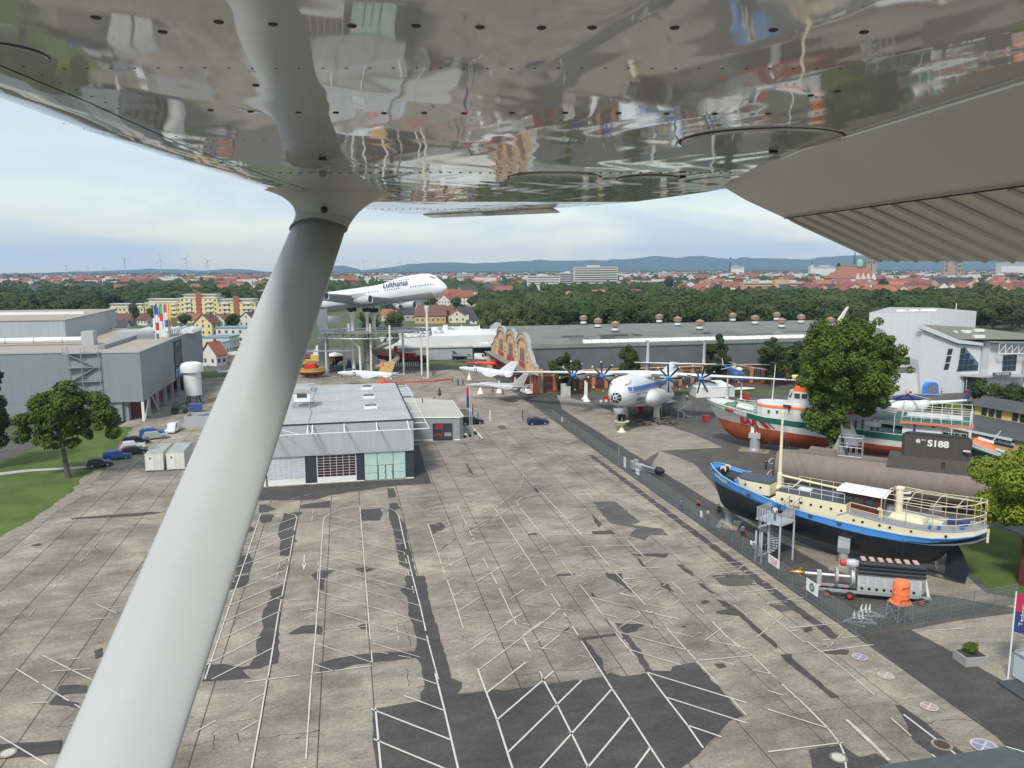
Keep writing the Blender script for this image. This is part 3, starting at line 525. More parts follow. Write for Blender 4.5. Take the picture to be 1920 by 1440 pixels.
for k in range(21):
    Z = 1.875-k*.078
    b = AB(); rings = []
    for c, r_ in ((.164, .003), (.172, .0055), (.22, .0065), (.32, .007), (.41, .0075)):
        rings.append([fpt(Z+x*r_*.62, c, (.011-.0115*(c-.2)/.21)+max(0, y)*r_) for x, y in ((-1.3, -.2), (-1, .5), (-.5, .95), (.5, .95), (1, .5), (1.3, -.2))])
    b.loft(rings); obj('flap_rib', b, M_RIB, flap, fix=True)
    b = AB(); b.add([fpt(Z+.0045, .166, .0135), fpt(Z+.006, .41, .0030), fpt(Z+.0125, .41, .0030), fpt(Z+.0095, .166, .0135)], [(0, 1, 2, 3)]); obj('rib_shade_strip', b, mat('groove_shadow', (.08, .078, .07), .7), flap)  # flat dark strip beside each rib, groove shade put into its colour
    o = obj('screw', scm, parent=flap); o.location = RM.to_3x3() @ fpt(Z, .186, .0135); o.rotation_euler = (RM.to_3x3() @ fn).to_track_quat('Z', 'Y').to_euler(); o.scale = (.8, .8, .8)
b = AB().tube(fpt(1.94, -.03, -.05), fpt(1.66, .07, -.01), .006); obj('flap_arm', b, M_GAP, ac)
b = AB().path([(lerp(Z, TE)+.003, HP+PLS*Z-.0015, Z) for Z in [.2+.05*i for i in range(24)]], .0022, n=5); obj('cove_highlight', b, mat('painted_highlight', (.9, .9, .9), .3), ac, fix=True)  # near-white strip: the sky-lit glint along the flap gap put into colour
# strut
U = Vector((-.528, .422, 2.1)); Lw = Vector((-.502, -.484, .97)); dS = (Lw-U).normalized(); xS = Vector((1, 0, 0)); xS = (xS-dS*xS.dot(dS)).normalized(); nS = xS.cross(dS).normalized()
def srow(c, ch, th, n=40):
    r_ = []
    for i in range(n):
        t = 2*math.pi*i/n; x = -math.cos(t); y = math.sin(t); tap = 1-.35*max(0, x)
        r_.append(c+xS*(x*ch/2)+nS*(y*th/2*tap))
    return r_
b = AB(); b.loft([srow(U+dS*s, .148, .056) for s in (0, .3, .7, 1.1, 1.5, 1.9, 2.2)]); obj('wing_strut', b, M_AC, ac, smooth=True, fix=True)
b = AB(); rings = []
top = Vector(Wp(634, 364)); top.y += .012
for q in (0, .04, .15, .3, .45, .6, .72, .82, .9, .96, 1.0):
    c = U.lerp(top, q)+Vector((0, 0, 0)); e = q**3.2; ch = .156+.245*e; th = .066+.20*q**4
    n = 40; ring = []
    nq = nS.lerp(Vector((0, .164, .986)), min(1, q*1.2)).normalized()
    for i in range(n):
        t = 2*math.pi*i/n; x = -math.cos(t); y = math.sin(t)
        ring.append(c+xS*(x*ch/2)+nq*(y*th/2*(1-.3*max(0, x)*(1-q))))
    rings.append(ring)
b.loft(rings); obj('strut_fairing', b, M_AC, ac, smooth=True, fix=True)
b = AB(); b.loft([srow(U+dS*s, .159, .069) for s in (-.004, .0015)]); obj('fairing_rim', b, mat('rim_grey', (.2, .2, .2), .6), ac, fix=True)
for (u, v, Z) in ((608, 393, 2.06),):
    o = obj('screw', scm, parent=ac); o.location = RM.to_3x3() @ Vector(((u-960)/F*Z, (720-v)/F*Z, Z)); o.rotation_euler = (-fw).to_track_quat('Z', 'Y').to_euler(); o.scale = (2.4, 2.4, 2)
o = obj('stone_chip', scm, parent=ac); cpt = U.lerp(Lw, .77)+xS*.0-nS*.0285
o.location = RM.to_3x3() @ (Vector(((344-960)/F, (720-1157)/F, 1))*1.19); o.scale = (.6, .6, .6)
# ================================================================== near buildings
PI = math.pi
M_CLAD = mat('grey_metal_cladding', (.235, .26, .285), .5, var=.04, vs=4, streak=.05)
M_CLAD2 = mat('pale_grey_cladding', (.40, .415, .43), .5, var=.04, vs=4, streak=.08)
M_GRAV = mat('beige_gravel_roof', (.36, .315, .26), .95, var=.15, vs=4, bump=.3, bs=8)
M_ROOFL = mat('pale_roof_membrane', (.40, .395, .38), .8, var=.16, vs=3.5, streak=0)
M_FELT = mat('grey_roof_felt', (.165, .178, .16), .85, var=.18, vs=6)
M_FELTD = mat('dark_roof_felt', (.075, .08, .08), .85, var=.18, vs=4)
M_SOOT = mat('anthracite_panel', (.035, .042, .052), .5, var=.05)
M_PEACH = mat('peach_plaster', (.60, .425, .255), .85, var=.09, vs=2.2, streak=.08)
M_BRICK = mat('orange_brick', (.42, .205, .10), .9, var=.14, vs=.8)
M_DRED = mat('dark_red_door', (.23, .03, .035), .5, var=.1)
M_WP = mat('white_plaster', (.66, .655, .63), .8, var=.05, vs=3)
M_YEL = mat('yellow_plaster', (.58, .43, .17), .85, var=.07, vs=2)
M_MINT = mat('mint_glass', (.45, .60, .54), .25, var=.12, vs=.7)
M_MAR = mat('maroon_glass', (.045, .022, .028), .2, var=.3, vs=1)
M_TRANS = mat('translucent_panel', (.50, .51, .56), .4, var=.12, vs=.5)
M_DOME = mat('pale_dome_cladding', (.60, .62, .63), .5, streak=.05)
def bld(name, label, loc, cat='building', group=None): return thing(name, label, cat, loc, 0, group)
# ---- grey shop with three bays
S = bld('shop_building', 'grey flat roofed shop with two sectional doors and a mint glazed bay', (-12.6, 117, 0))
def b_(*a): return MB().box(*a)
obj('lower_wall', MB().box(.2, 22.1, .45, 40, 0, 4.42), M_SOOT, S)
obj('upper_wall', MB().box(0, 22.3, 0, 40.4, 4.42, 9.2), M_CLAD2, S)
obj('roof', MB().box(.25, 22.05, .25, 40.15, 9.2, 9.28), M_ROOFL, S)
rf = bpy.data.objects['roof']
for k in range(9):
    for j in range(3): pass
obj('roof_edge', MB().box(-.02, 22.32, -.06, .12, 9.15, 9.36).box(22.16, 22.34, .12, 40.3, 9.15, 9.34), mat('black_edge', (.03, .03, .03), .6), S, kind='stuff')
sm_ = MB()
for k in range(1, 12): sm_.box(1.85*k-.012, 1.85*k+.012, .5, 40, 9.28, 9.287)
for y in (9.5, 19.8, 30): sm_.box(.5, 22, y, y+.04, 9.289, 9.31)
obj('roof_seam', sm_, mat('seam_grey', (.27, .265, .26), .8), rf, kind='stuff')
rw = random.Random(5); b = MB()
b.path([(6.6+rw.uniform(-.25, .25), y, 9.32) for y in range(1, 40, 2)], .03, n=4); obj('roof_cable', b, DGREY, rf)
for y in (11.0, 21.5, 32.5):
    sk = obj('skylight', MB().box(15.2, 17.4, y, y+1.3, 9.28, 9.75), WHITE, S)
    b = MB().loft([[(15.3+2*t, yy, 9.75+.22*math.sin(PI*t)) for t in [i/6 for i in range(7)]] for yy in (y+.08, y+1.22)], closed=False, cap=False); obj('skylight_dome', b, GLASS, sk)
# sectional doors
def sdoor(x0, x1, pane, cols, z0=.95):
    d = obj('sectional_door', MB().box(x0, x1, .30, .44, 0, 4.42), WHITE, S)
    rws = 8; wz = (4.30-z0)/rws; wx = (x1-x0-.2)/cols
    pm = MB().box(.04, wx-.04, 0, .06, .04, wz-.04).mesh('pane', pane)
    for i in range(cols):
        for j in range(rws):
            o = obj('pane', pm, parent=d); o.location = (x0+.1+i*wx, .26, z0+j*wz)
sdoor(.35, 5.9, M_TRANS, 7); sdoor(7.6, 13.5, M_MAR, 6)
gz = obj('glazed_front', MB().box(14.7, 21.0, .30, .42, 0, 4.42), mat('frame_green', (.05, .09, .085), .4), S)
xs = [14.7, 16.7, 19.1, 21.0]
for i in range(3):
    for z0, z1 in ((2.35, 4.38), (1.15, 2.3), (.06, 1.1)):
        if i == 1 and z0 < 2: continue
        obj('pane', MB().box(xs[i]+.05, xs[i+1]-.05, .25, .32, z0, z1), M_MINT, gz)
for x0, x1 in ((16.85, 17.85), (18.0, 18.95)):
    dr = obj('glass_door', MB().box(x0, x1, .22, .32, .05, 2.25), M_MINT, gz); obj('handle', MB().tube((x1-.1, .16, .9), (x1-.1, .16, 1.4), .03), STEEL, dr)
for x0, x1 in ((5.95, 7.55), (13.55, 14.6), (21.05, 22.2)): obj('pillar', MB().box(x0, x1, .2, .45, 0.12, 4.41), M_SOOT, S); obj('plinth', MB().box(x0-.02, x1+.02, .1, .5, 0, .12), WHITE, S)
obj('corner_post', MB().box(-.12, .18, -.05, .3, 0, 4.4), WHITE, S)
fr = MB(); fz = 8.45
obj('banner_frame', MB().path([(0, -3.3, fz), (24.4, -3.3, fz), (24.4, 41, fz+.2)], .07, n=6), WHITE, S)
for x in (1.5, 6.6, 7.3, 11.9, 16.7, 21.4): obj('frame_bracket', MB().bar((x, .1, 9.1), (x, -3.3, fz), .16, .16), WHITE, S)
for y in (.5, 10, 20, 31, 40): obj('frame_rail', MB().tube((22.3, y, fz+.2), (24.4, y+.5, fz+.05), .06), WHITE, S)
obj('frame_brace', MB().tube((1.5, .1, 9.0), (5.5, -3.3, fz), .04), WHITE, S)
# ---- roof plant
for lx, ly, lab in ((-8.6, 131.5, 'white ventilation unit on a stand on the shop roof beside the strut'), (-10.6, 148.5, 'low grey ventilation unit towards the far edge of the shop roof')):
    A = thing('ventilation_unit', lab, 'air conditioner', (lx, ly, 9.28))
    if ly < 140:
        obj('cabinet', MB().box(-.2, 2.4, 0, 3, 1.0, 2.6), WHITE, A); obj('hood', MB().box(-.3, 2.6, -.2, 3.2, 2.6, 3.2), M_ROOFL, A)
        obj('fan_opening', MB().box(.3, 1.9, -.03, .0, 1.7, 2.4), DGREY, A)
        for x, y in ((-.1, .1), (2.3, .1), (-.1, 2.9), (2.3, 2.9)): obj('leg', MB().box(x-.06, x+.06, y-.06, y+.06, 0, 1.0), STEEL, A)
        obj('frame', MB().bar((-.6, -.3, .35), (3, -.3, .35), .1, .1).bar((-.6, 3.2, .35), (3, 3.2, .35), .1, .1).bar((-.6, -.3, .35), (-.6, 3.2, .35), .1, .1).bar((3, -.3, .35), (3, 3.2, .35), .1, .1), STEEL, A, kind='stuff')
    else:
        obj('cabinet', MB().box(0, 3.4, 0, 1.6, .3, 1.3).box(1.0, 4.4, 2.2, 3.8, .3, 1.2), LGREY, A, kind='stuff'); obj('base', MB().box(-.3, 4.6, -.2, 4, 0, .3), STEEL, A)
# ---- annex and link
A = bld('shop_annex', 'low pale annex right of the shop with one large dark doorway', (11.3, 141.8, 0))
obj('wall', MB().prism([(0, 1.9), (9.2, 0), (10.0, 1.0), (10.4, 20), (2, 25), (0, 25)], 0, 4.4), mat('dull_grey_cladding', (.27, .285, .29), .5, streak=.04), A)
obj('roof', MB().prism([(.2, 2.1), (9.1, .25), (9.8, 1.1), (10.2, 19.8), (2, 24.8), (.2, 24.8)], 4.4, 4.5), mat('beige_roof', (.44, .42, .37), .9, var=.14, vs=3), A)
obj('parapet_trim', MB().path([(0, 1.85, 4.45), (9.2, -.05, 4.45), (10.05, 1.0, 4.45), (10.45, 20, 4.45)], .12), WHITE, A)
dl = (9.2*9.2+1.9*1.9)**.5; ux, uy = 9.2/dl, -1.9/dl
def aq(s, o): return (s*ux+uy*o*1, 1.9+s*uy-ux*o)
q = [aq(4.3, .02), aq(8.0, .02), aq(8.0, .14), aq(4.3, .14)]
dw = obj('doorway', MB().prism(q, .1, 3.35), GLASS, A, fix=True)
for s0, s1, z0, z1, m_ in ((4.7, 6.3, 2.2, 3.2, M_DRED), (4.6, 6.2, .9, 1.4, M_DRED), (6.5, 7.8, .9, 1.6, STEEL)):
    q = [aq(s0, .15), aq(s1, .15), aq(s1, .18), aq(s0, .18)]; obj('display_panel', MB().prism(q, z0, z1), m_, dw, fix=True)
q = [aq(6.1, .15), aq(6.2, .15), aq(6.2, .2), aq(6.1, .2)]; obj('mullion', MB().prism(q, .1, 3.3), DGREY, dw, fix=True)
obj('base_course', MB().path([(0, 1.8, .12), (4.2, .95, .12)], .12).path([(8.1, .15, .12), (9.3, -.1, .12)], .12), WHITE, A, kind='stuff')
obj('terrace', MB().prism([(-1.5, 1.0), (9.5, -2.2), (13.2, -1.2), (13.2, 8), (10.1, 9), (9.3, -.2)], -.03, .14), M_CONC, A)
obj('terrace_wall', MB().path([(13.2, -1.2, .5), (13.2, 8, .5)], .16, n=4), WHITE, A)
b = MB().tube((4, 18, 4.5), (4, 18, 5.4), .12).tube((7, 22.5, 4.5), (7, 22.5, 4.9), .15); obj('roof_vent', b, DGREY, A, kind='stuff')
Lk = bld('link_building', 'narrow slate grey link between the shop and its annex', (9.75, 124, 0))
obj('wall', MB().box(0, 1.5, 12, 60, 0, 4.3).box(1.5, 4.8, 46, 60, 0, 4.3), M_CLAD, Lk, kind='stuff'); obj('roof', MB().box(0, 1.4, 12.1, 59.9, 4.3, 4.36).box(1.5, 4.7, 46.1, 59.9, 4.32, 4.38), M_CLAD2, Lk, kind='stuff')
# ---- big grey exhibition hall on the left
B = bld('exhibition_hall', 'large windowless grey exhibition hall with beige stepped roofs', (-43, 177, 0))
obj('lower_wall', MB().prism([(-14, 2.6), (-4.5, .0), (-4.5, 4), (-4.5, 72), (-14, 72)], 0, 4.3), M_CLAD, B)
obj('colonnade_wall', MB().box(-4.45, -3.6, 4.5, 72, 0.02, 4.28), M_DRED, B)
obj('wall', MB().prism([(-80, 2.6), (-14, 2.6), (-14, .6), (0, -.8), (0, 73), (-80, 73)], 4.3, 14.9), M_CLAD, B)
obj('west_wall', MB().box(-80, -14.05, 2.65, 72, 0, 4.3), M_CLAD, B)
obj('front_foot', MB().box(-14, -3.4, .65, 2.5, 0, 4.3), M_CLAD, B)
obj('roof', MB().prism([(-79.8, 2.8), (-13.8, 2.8), (-13.8, .9), (-.3, -.5), (-.3, 72.8), (-79.8, 72.8)], 14.9, 15.0), M_GRAV, B)
obj('upper_wall', MB().prism([(-78, 31), (-23.6, 29), (-27, 85), (-78, 85)], 15.0, 20.3), mat('hall_upper_cladding', (.36, .40, .42), .5, streak=.06), B)
obj('upper_roof', MB().prism([(-78.2, 30.8), (-23.3, 28.8), (-26.8, 85.2), (-78.2, 85.2)], 20.3, 20.5), M_GRAV, B)
obj('parapet', MB().box(-80, -14, 2.45, 2.75, 14.9, 15.25).prism([(-14, .45), (.1, -.95), (.1, -.6), (-14, .8)], 14.9, 15.2).box(-.2, .15, -.8, 73, 14.9, 15.2), M_CLAD2, B, kind='stuff', fix=True)
dk = obj('roof_duct', MB().lathe([(.7, -78), (.7, -17.5)], (0, 21.5, 16.2), 10, 'X'), WHITE, B)
for k in range(10): obj('duct_band', MB().lathe([(.74, -76+6*k), (.74, -75.8+6*k)], (0, 21.5, 16.2), 10, 'X'), STEEL, dk)
obj('upper_duct', MB().box(-78, -27, 55, 56, 20.5, 21.2), WHITE, B); obj('roof_cabinet', MB().box(-17.2, -14.6, 19, 22, 15, 18.2), M_CLAD2, B); obj('roof_cabinet', MB().box(-66, -63, 48, 51, 20.5, 23), WHITE, B)
obj('roof_gantry', MB().box(-10.5, -9.2, 8, 48, 15.0, 15.9).box(-9.2, -4, 34, 36, 15, 16.2), M_CLAD, B, kind='stuff')
obj('roof_plant', MB().box(-15, -6, 38, 46, 15, 16.6), M_CLAD2, B); obj('stair_house', MB().box(-6.2, -2.6, 40, 44, 15, 19.8), WHITE, B)
gl = MB()
for k in range(8): x = -14+k*2; gl.loft([[(x+1.8*t, y, 15+1.1*math.sin(PI*t)) for t in [i/5 for i in range(6)]] for y in (50, 66)], closed=False)
obj('roof_lights', gl, WHITE, B, kind='stuff')
tr = MB()
for k in range(12):
    y0 = 36+3*k; tr.tube((-2, y0, 15), (-2, y0, 16.6), .1, n=4).tube((-2, y0, 16.6), (-2, y0+3, 15.2), .07, n=4).tube((-2, y0, 16.6), (-2, y0+3, 16.6), .1, n=4).tube((-2, y0, 15.2), (-2, y0+3, 15.2), .1, n=4)
obj('roof_truss', tr, STEEL, B, kind='stuff')
for k in range(9): obj('column', MB().box(-.75, -.1, 5+8*k, 5.6+8*k, 0, 4.3), LGREY, B)
obj('corner_column', MB().box(-.5, 0, -.7, -.2, 0, 4.3), WHITE, B); obj('diagonal_strut', MB().tube((-.3, .5, 0), (-.3, 5, 4.3), .16).tube((-.3, 13, 0), (-.3, 8, 4.3), .16), WHITE, B, kind='stuff')
b = MB(); rr = random.Random(2)
obj('red_panel', MB().box(-.5, -.4, 44, 60, 0.3, 4.0), M_DRED, B); obj('bay_door', MB().box(-13.4, -9.5, .52, .62, 0, 3.2), M_CLAD2, B)
obj('wall_vent', MB().box(-50, -49, 2.5, 2.6, 9, 12), STEEL, B)
bn = thing('hall_banner', 'tall dark banner with a blue car hanging on the side wall of the grey hall', 'banner', (-42.9, 209.3, 4.5))
obj('banner_sheet', MB().box(-.06, .06, 0, 9.4, 0, 9.8), mat('banner_black', (.03, .035, .04), .5, var=.4, vs=1.2), bn)
obj('car_print', MB().prism([(0, 0)]*0 or [(.07, .3), (.09, .3), (.09, 9.2), (.07, 9.2)], .4, 2.6), mat('banner_blue', (.12, .42, .6), .4, var=.3, vs=1), bn, fix=True)
obj('wheel_print', MB().lathe([(.95, .0), (.95, .02)], (0.092, 2.6, 1.1), 14, 'X'), DGREY, bn); obj('headlamp_print', MB().prism([(.093, 6), (.1, 6), (.1, 8.4), (.093, 8.4)], 1.5, 2.1), WHITE, bn, fix=True)
gm = mat('banner_grey', (.16, .165, .17), .5)
for k in range(7): obj('print_streak', MB().add([(.07, 1+k, 3.2+k*.1), (.07, 2.2+k, 7.0), (.07, 1.9+k, 7.3), (.07, .6+k, 3.4)], [(0, 1, 2, 3)]), gm, bn)
text('banner_word', 'RALLYE', 1.4, basis((.09, 4.7, 8.7), (0, 1, 0), (0, 0, 1)), mat('banner_blue'), bn)
# stair tower on the hall
T = thing('escape_stair', 'open steel escape stair climbing the left grey hall', 'staircase', (-58, 176.5, 0))
for x in (0, 3.4, 6.8):
    for y in (0, 2.6): obj('post', MB().bar((x, y, 0), (x, y, 16.3), .14, .14), STEEL, T)
for k in range(5):
    z = 2.9+3*k
    obj('landing', MB().box(-.1, 6.9, -.1, 2.7, z, z+.12), STEEL, T)
    x0, x1 = (.8, 6) if k % 2 else (6, .8); obj('flight', MB().bar((x0, .6, z-2.9), (x1, .6, z), 1.0, .16), STEEL, T)
    r_ = MB()
    for h_ in (.5, 1.05): r_.path([(0, 0, z+h_), (6.8, 0, z+h_), (6.8, 2.6, z+h_)], .03, n=4)
    for q in range(15): r_.tube((q*.48, 0, z), (q*.48, 0, z+1.05), .018, n=3)
    obj('railing', r_, STEEL, T, kind='stuff')
# flags on the roof
fc_ = [[(.05, .1, .5), (.7, .7, .7), (.6, .05, .05)], [(.1, .45, .12), (.65, .05, .05), (.75, .75, .7)], [(.55, .1, .3), (.7, .7, .7), (.1, .15, .5)], [(.75, .42, .04), (.75, .42, .04), (.6, .3, .05)]]
for k in range(4):
    y = 203+5.0*k; Tf = thing('flag', ['blue white and red flag, first of the four on the hall roof', 'green red and white flag, second of the four on the hall roof', 'pink and striped flag, third of the four on the hall roof', 'orange flag, last of the four on the hall roof'][k], 'flag', (-45.6, y, 15), group='flags on the roof of the grey hall')
    obj('pole', MB().tube((0, 0, 0), (0, 0, 8.6), .09, .06), WHITE, Tf)
    for j in range(3):
        z1 = 8.4-1.9*j; b = MB(); n = 6
        b.loft([[(.1+.8*t, .22*math.sin(5*t+j), z) for t in [i/n for i in range(n+1)]] for z in (z1, z1-1.9)], closed=False, cap=False); obj('cloth_band', b, mat('flag_%d_%d' % (k, j), fc_[k][j], .7), Tf)
# ---- brick museum hall
Hh = bld('museum_hall', 'long orange brick hall with triple arched gable and grey roofs', (47, 188.5, 0))
AR = [(15.3, 14.9), (30.7, 14.9), (44.8, 14.7)]
prof = [(0, 7.4), (3.0, 8.2), (5.6, 10.6), (6.6, 11.4)]
def arch(c, r_, hz, z0, n=9): return [(c-r_*math.cos(PI*i/n), z0+(hz-z0)*math.sin(PI*i/n)**.8) for i in range(n+1)]
top = [(0, 7.3), (3.2, 8.0), (5.2, 9.6), (7.9, 10.9)]+arch(15.3, 7.2, 14.9, 11.3)[0:]+arch(30.4, 7.0, 14.9, 11.3)[1:]+arch(44.6, 6.6, 14.7, 11.3)[1:]+[(54, 10.6), (57, 8.6), (61, 7.4)]
b = MB(); b.ext([(0, y, z) for y, z in [(0, 5.4)]+top+[(61, 5.4)]], (.7, 0, 0)); obj('gable', b, M_PEACH, Hh, fix=True); gb_ = bpy.data.objects['gable']
cp = MB(); 
for (y0, z0), (y1, z1) in zip(top[:-1], top[1:]): cp.bar((.35, y0, z0+.1), (.35, y1, z1+.1), 1.1, .22)
obj('coping', cp, mat('zinc_coping', (.36, .37, .36), .5, metal=.2), gb_)
for c in (15.3, 30.4, 44.6):
    a = arch(c, 5.6, 13.6, 10.4); mo = MB()
    for (y0, z0), (y1, z1) in zip(a[:-1], a[1:]): mo.bar((-.1, y0, z0), (-.1, y1, z1), .35, .3)
    obj('arch_moulding', mo, mat('dark_plaster', (.30, .19, .11), .85), gb_)  # moulding in a darker plaster tone than the gable
    for k in (-1, 0, 1):
        wn = obj('arch_window', MB().box(-.06, .05, c+k*1.9-.65, c+k*1.9+.65, 7.3, 10.9), mat('window_rust', (.26, .13, .10), .5), gb_)
        for q in (-1, 1): obj('sash', MB().box(-.09, -.05, c+k*1.9-.28+q*.3-.24+.26, c+k*1.9+.26+q*.3-.0, 7.45, 10.75), mat('sash_glass', (.10, .075, .07), .3), wn)
for y in (8.2, 22.9, 37.5, 51.5):
    pl = obj('pilaster', MB().box(-.35, .0, y-.5, y+.5, 5.5, 10.2), M_PEACH, gb_)
    for z in (8.0, 9.2): obj('ledge', MB().box(-.7, -.35, y-.8, y+.8, z, z+.25), mat('zinc_coping'), pl)
M_RT = mat('red_lettering', (.42, .05, .045), .6)
for s, c, z, sz in (('TECHNIK', 44.6, 6.35, 1.75), ('MUSEUM', 30.4, 6.35, 2.5), ('SPEYER', 15.3, 6.35, 2.0)):
    text('lettering', s, sz, basis((-.12, c, z), (0, -1, 0), (0, 0, 1)), M_RT, gb_, .04, .03, 1.15 if sz < 2.4 else .95)
obj('lower_gable', MB().box(.25, .9, 2, 59, 0, 5.4), M_DRED, Hh)
for k in range(7): obj('door_leaf', MB().box(.1, .24, 6.6+6.6*k+.1, 13.0+6.6*k, .05, 5.0), M_DRED, Hh)
obj('canopy', MB().box(-2.3, .2, 2.5, 61, 5.15, 5.45), mat('canopy_grey', (.24, .225, .2), .8), Hh)
for y in (55, 58): obj('gate_post', MB().box(-2, -.8, y, y+.9, 0, 5.1), M_PEACH, Hh)
# long side wall
obj('side_wall', MB().box(.9, 96, 5.6, 6.2, 0, 5.95), M_BRICK, Hh); sw = bpy.data.objects['side_wall']
obj('corner_block', MB().box(-.3, 3.0, 4.4, 5.58, 0, 6.3), M_PEACH, Hh)
obj('cornice', MB().box(-.3, 96.2, 5.0, 5.59, 5.55, 5.9), M_PEACH, Hh); obj('plinth', MB().box(3, 96, 5.45, 5.59, 0, .5), mat('red_plinth', (.28, .06, .04), .8), Hh)
WP = 3.55
for k in range(26):
    x = 3.6+WP*k
    n = 6; pts = [(x, .55), (x+2.4, .55), (x+2.4, 3.9)]+[(x+1.2+1.2*math.cos(PI*i/n), 3.9+.7*math.sin(PI*i/n)) for i in range(1, n)]+[(x, 3.9)]
    wn = obj('arched_window', MB().ext([(px_, 5.5, z) for px_, z in pts], (0, .08, 0)), M_DRED if k < 7 else DGREY, sw, fix=True)
    obj('glazing', MB().box(x+.2, x+2.2, 5.44, 5.5, .8, 2.1).box(x+.2, x+2.2, 5.44, 5.5, 2.7, 4.2), GLASS, wn, kind='stuff')
    gb = MB()
    for q in (1, 2, 3): gb.box(x+.2+.5*q-.03, x+.2+.5*q+.03, 5.40, 5.44, .8, 4.2)
    obj('glazing_bars', gb, M_DRED if k < 7 else M_BRICK, wn, kind='stuff')
    obj('pier', MB().box(x+2.5, x+3.4, 5.3, 5.59, .5, 5.5), M_BRICK, sw)
# roofs: three barrel naves and the lean-to in front of the first
def nave(c, r_, zt, zb, m, x0=.75, x1=108, nm='nave_roof'):
    a = arch(c, r_, zt, zb, 12); return obj(nm, MB().loft([[(x, y, z) for y, z in a] for x in (x0, x1)], closed=False, cap=False), m, Hh, smooth=False, fix=False)
n1 = nave(15.3, 7.6, 14.75, 11.2, M_FELT); nave(30.4, 7.2, 14.85, 11.2, M_FELT); nave(44.6, 7.2, 14.75, 11.2, M_FELT)
obj('lower_roof', MB().add([(.75, 5.0, 5.95), (96.5, 5.0, 5.95), (96.5, 7.8, 11.2), (.75, 7.8, 11.2)], [(0, 1, 2, 3)]), M_FELTD, Hh)
obj('far_roof', MB().add([(.75, 51.6, 11.3), (108, 51.6, 11.3), (108, 61, 7.2), (.75, 61, 7.2)], [(0, 1, 2, 3)]), M_FELT, Hh)
obj('inner_hall', MB().box(1.2, 107.5, 6.4, 60, 0, 5.9).box(1.2, 107.5, 8.2, 51, 5.9, 11.1), M_FELT, Hh, kind='stuff')
# felt sheets of slightly different age and the white roof light strip
rb = random.Random(4)
def on_nave(c, r_, zt, zb, t): return (c-r_*math.cos(PI*t), zb+(zt-zb)*math.sin(PI*t)**.8)
for k in range(22):
    x = rb.uniform(2, 98); wd = rb.uniform(5, 15); t0 = rb.choice([.085, .17, .25, .33]); t1 = t0+.08
    y0, z0 = on_nave(15.3, 7.6, 14.75, 11.2, t0); y1, z1 = on_nave(15.3, 7.6, 14.75, 11.2, t1)
    g_ = rb.uniform(.10, .17)
    obj('felt_sheet', MB().add([(x, y0-.03, z0+.05), (x+wd, y0-.03, z0+.05), (x+wd, y1-.03, z1+.05), (x, y1-.03, z1+.05)], [(0, 1, 2, 3)]), mat('felt_%d' % int(g_*100), (g_, g_*1.06, g_*.99), .85, var=.15, vs=4), n1)
y0, z0 = on_nave(15.3, 7.6, 14.75, 11.2, 1/12.); y1, z1 = on_nave(15.3, 7.6, 14.75, 11.2, 2/12.)
M_STRIP = mat('white_roof_light', (.76, .76, .70), .6, var=.12, vs=3)
for k in range(31): obj('roof_light', MB().add([(15+k*2.55, y0-.05, z0+.14), (17.45+k*2.55, y0-.05, z0+.14), (17.45+k*2.55, y1-.05, z1+.14), (15+k*2.55, y1-.05, z1+.14), (15+k*2.55, y0, z0), (17.45+k*2.55, y0, z0)], [(0, 1, 2, 3), (4, 5, 1, 0)]), M_STRIP, n1)
for yy, z in ((7.75, 11.35),): obj('roof_gutter', MB().bar((1, yy, z), (96, yy, z), .35, .25), M_FELTD, Hh)
M_VB = mat('vent_brown', (.32, .22, .16), .7, var=.2, vs=.5)
for c in (15.3, 30.4, 44.6):
    for x in (26.6, 52.1, 78, 94):
        if c == 15.3 and x == 94: pass
        vt = obj('roof_vent', MB().lathe([(1.0, 14.4), (1.0, 15.2)], (x, c, 0), 12), DGREY, Hh)
        obj('white_band', MB().lathe([(.98, 15.2), (.98, 15.8)], (x, c, 0), 12), WHITE, vt); obj('louvre', MB().lathe([(.7, 15.8), (.75, 16.3), (1.25, 16.35), (1.3, 16.9), (.9, 17.0), (1.25, 17.05), (1.25, 17.3), (.2, 17.8)], (x, c, 0), 12), M_VB, vt)
for x, z in ((9.2, 8.0),): obj('chimney', MB().box(x, x+1.0, 6.5, 7.5, 6.5, 9.9), M_YEL, Hh)
# ---- pale buildings and the garage behind
W1 = bld('low_workshop', 'wide low building with pale roof and a dark open garage', (14, 262, 0))
obj('wall', MB().box(0, 31, 14, 40, 0, 4.2), M_CLAD2, W1); obj('roof', MB().prism([(-.4, 13.6), (31, 13.6), (31, 12), (62, 12), (62, 60), (-.4, 60)], 4.25, 4.7), mat('pale_stained_roof', (.50, .48, .44), .85, var=.16, vs=7), W1)
obj('dark_wall', MB().box(31.3, 60, 14, 40, 0, 4.2), M_SOOT, W1); obj('garage_opening', MB().box(33, 49, 13.85, 13.98, 0, 3.3), BLACK, W1)
for x in (50.8, 52.4): obj('window', MB().box(x, x+.8, 13.85, 13.98, 1.4, 2.9), M_CLAD2, W1)
for x in (2, 5, 9.5, 14): obj('window', MB().box(x, x+1.1, 13.85, 13.98, 1.0, 3.0), WHITE, W1)
obj('skylight', MB().box(35, 38, 20, 21.5, 4.7, 5.2), WHITE, W1)
W2 = bld('white_boundary_wall', 'tall white panel wall behind the flat pale roof, left of the hall arches', (42, 330, 0), 'wall')
obj('panel', MB().box(0, 34, 0, .5, 0, 6.5), WHITE, W2)
for x in (0, 33.5): obj('corner_pier', MB().box(x-.6, x+1, -.3, .8, 0, 8.6), WHITE, W2)
W3 = bld('barrel_tent', 'white barrel shaped hall with blue grey roof behind the arches', (66, 345, 0), 'tent')
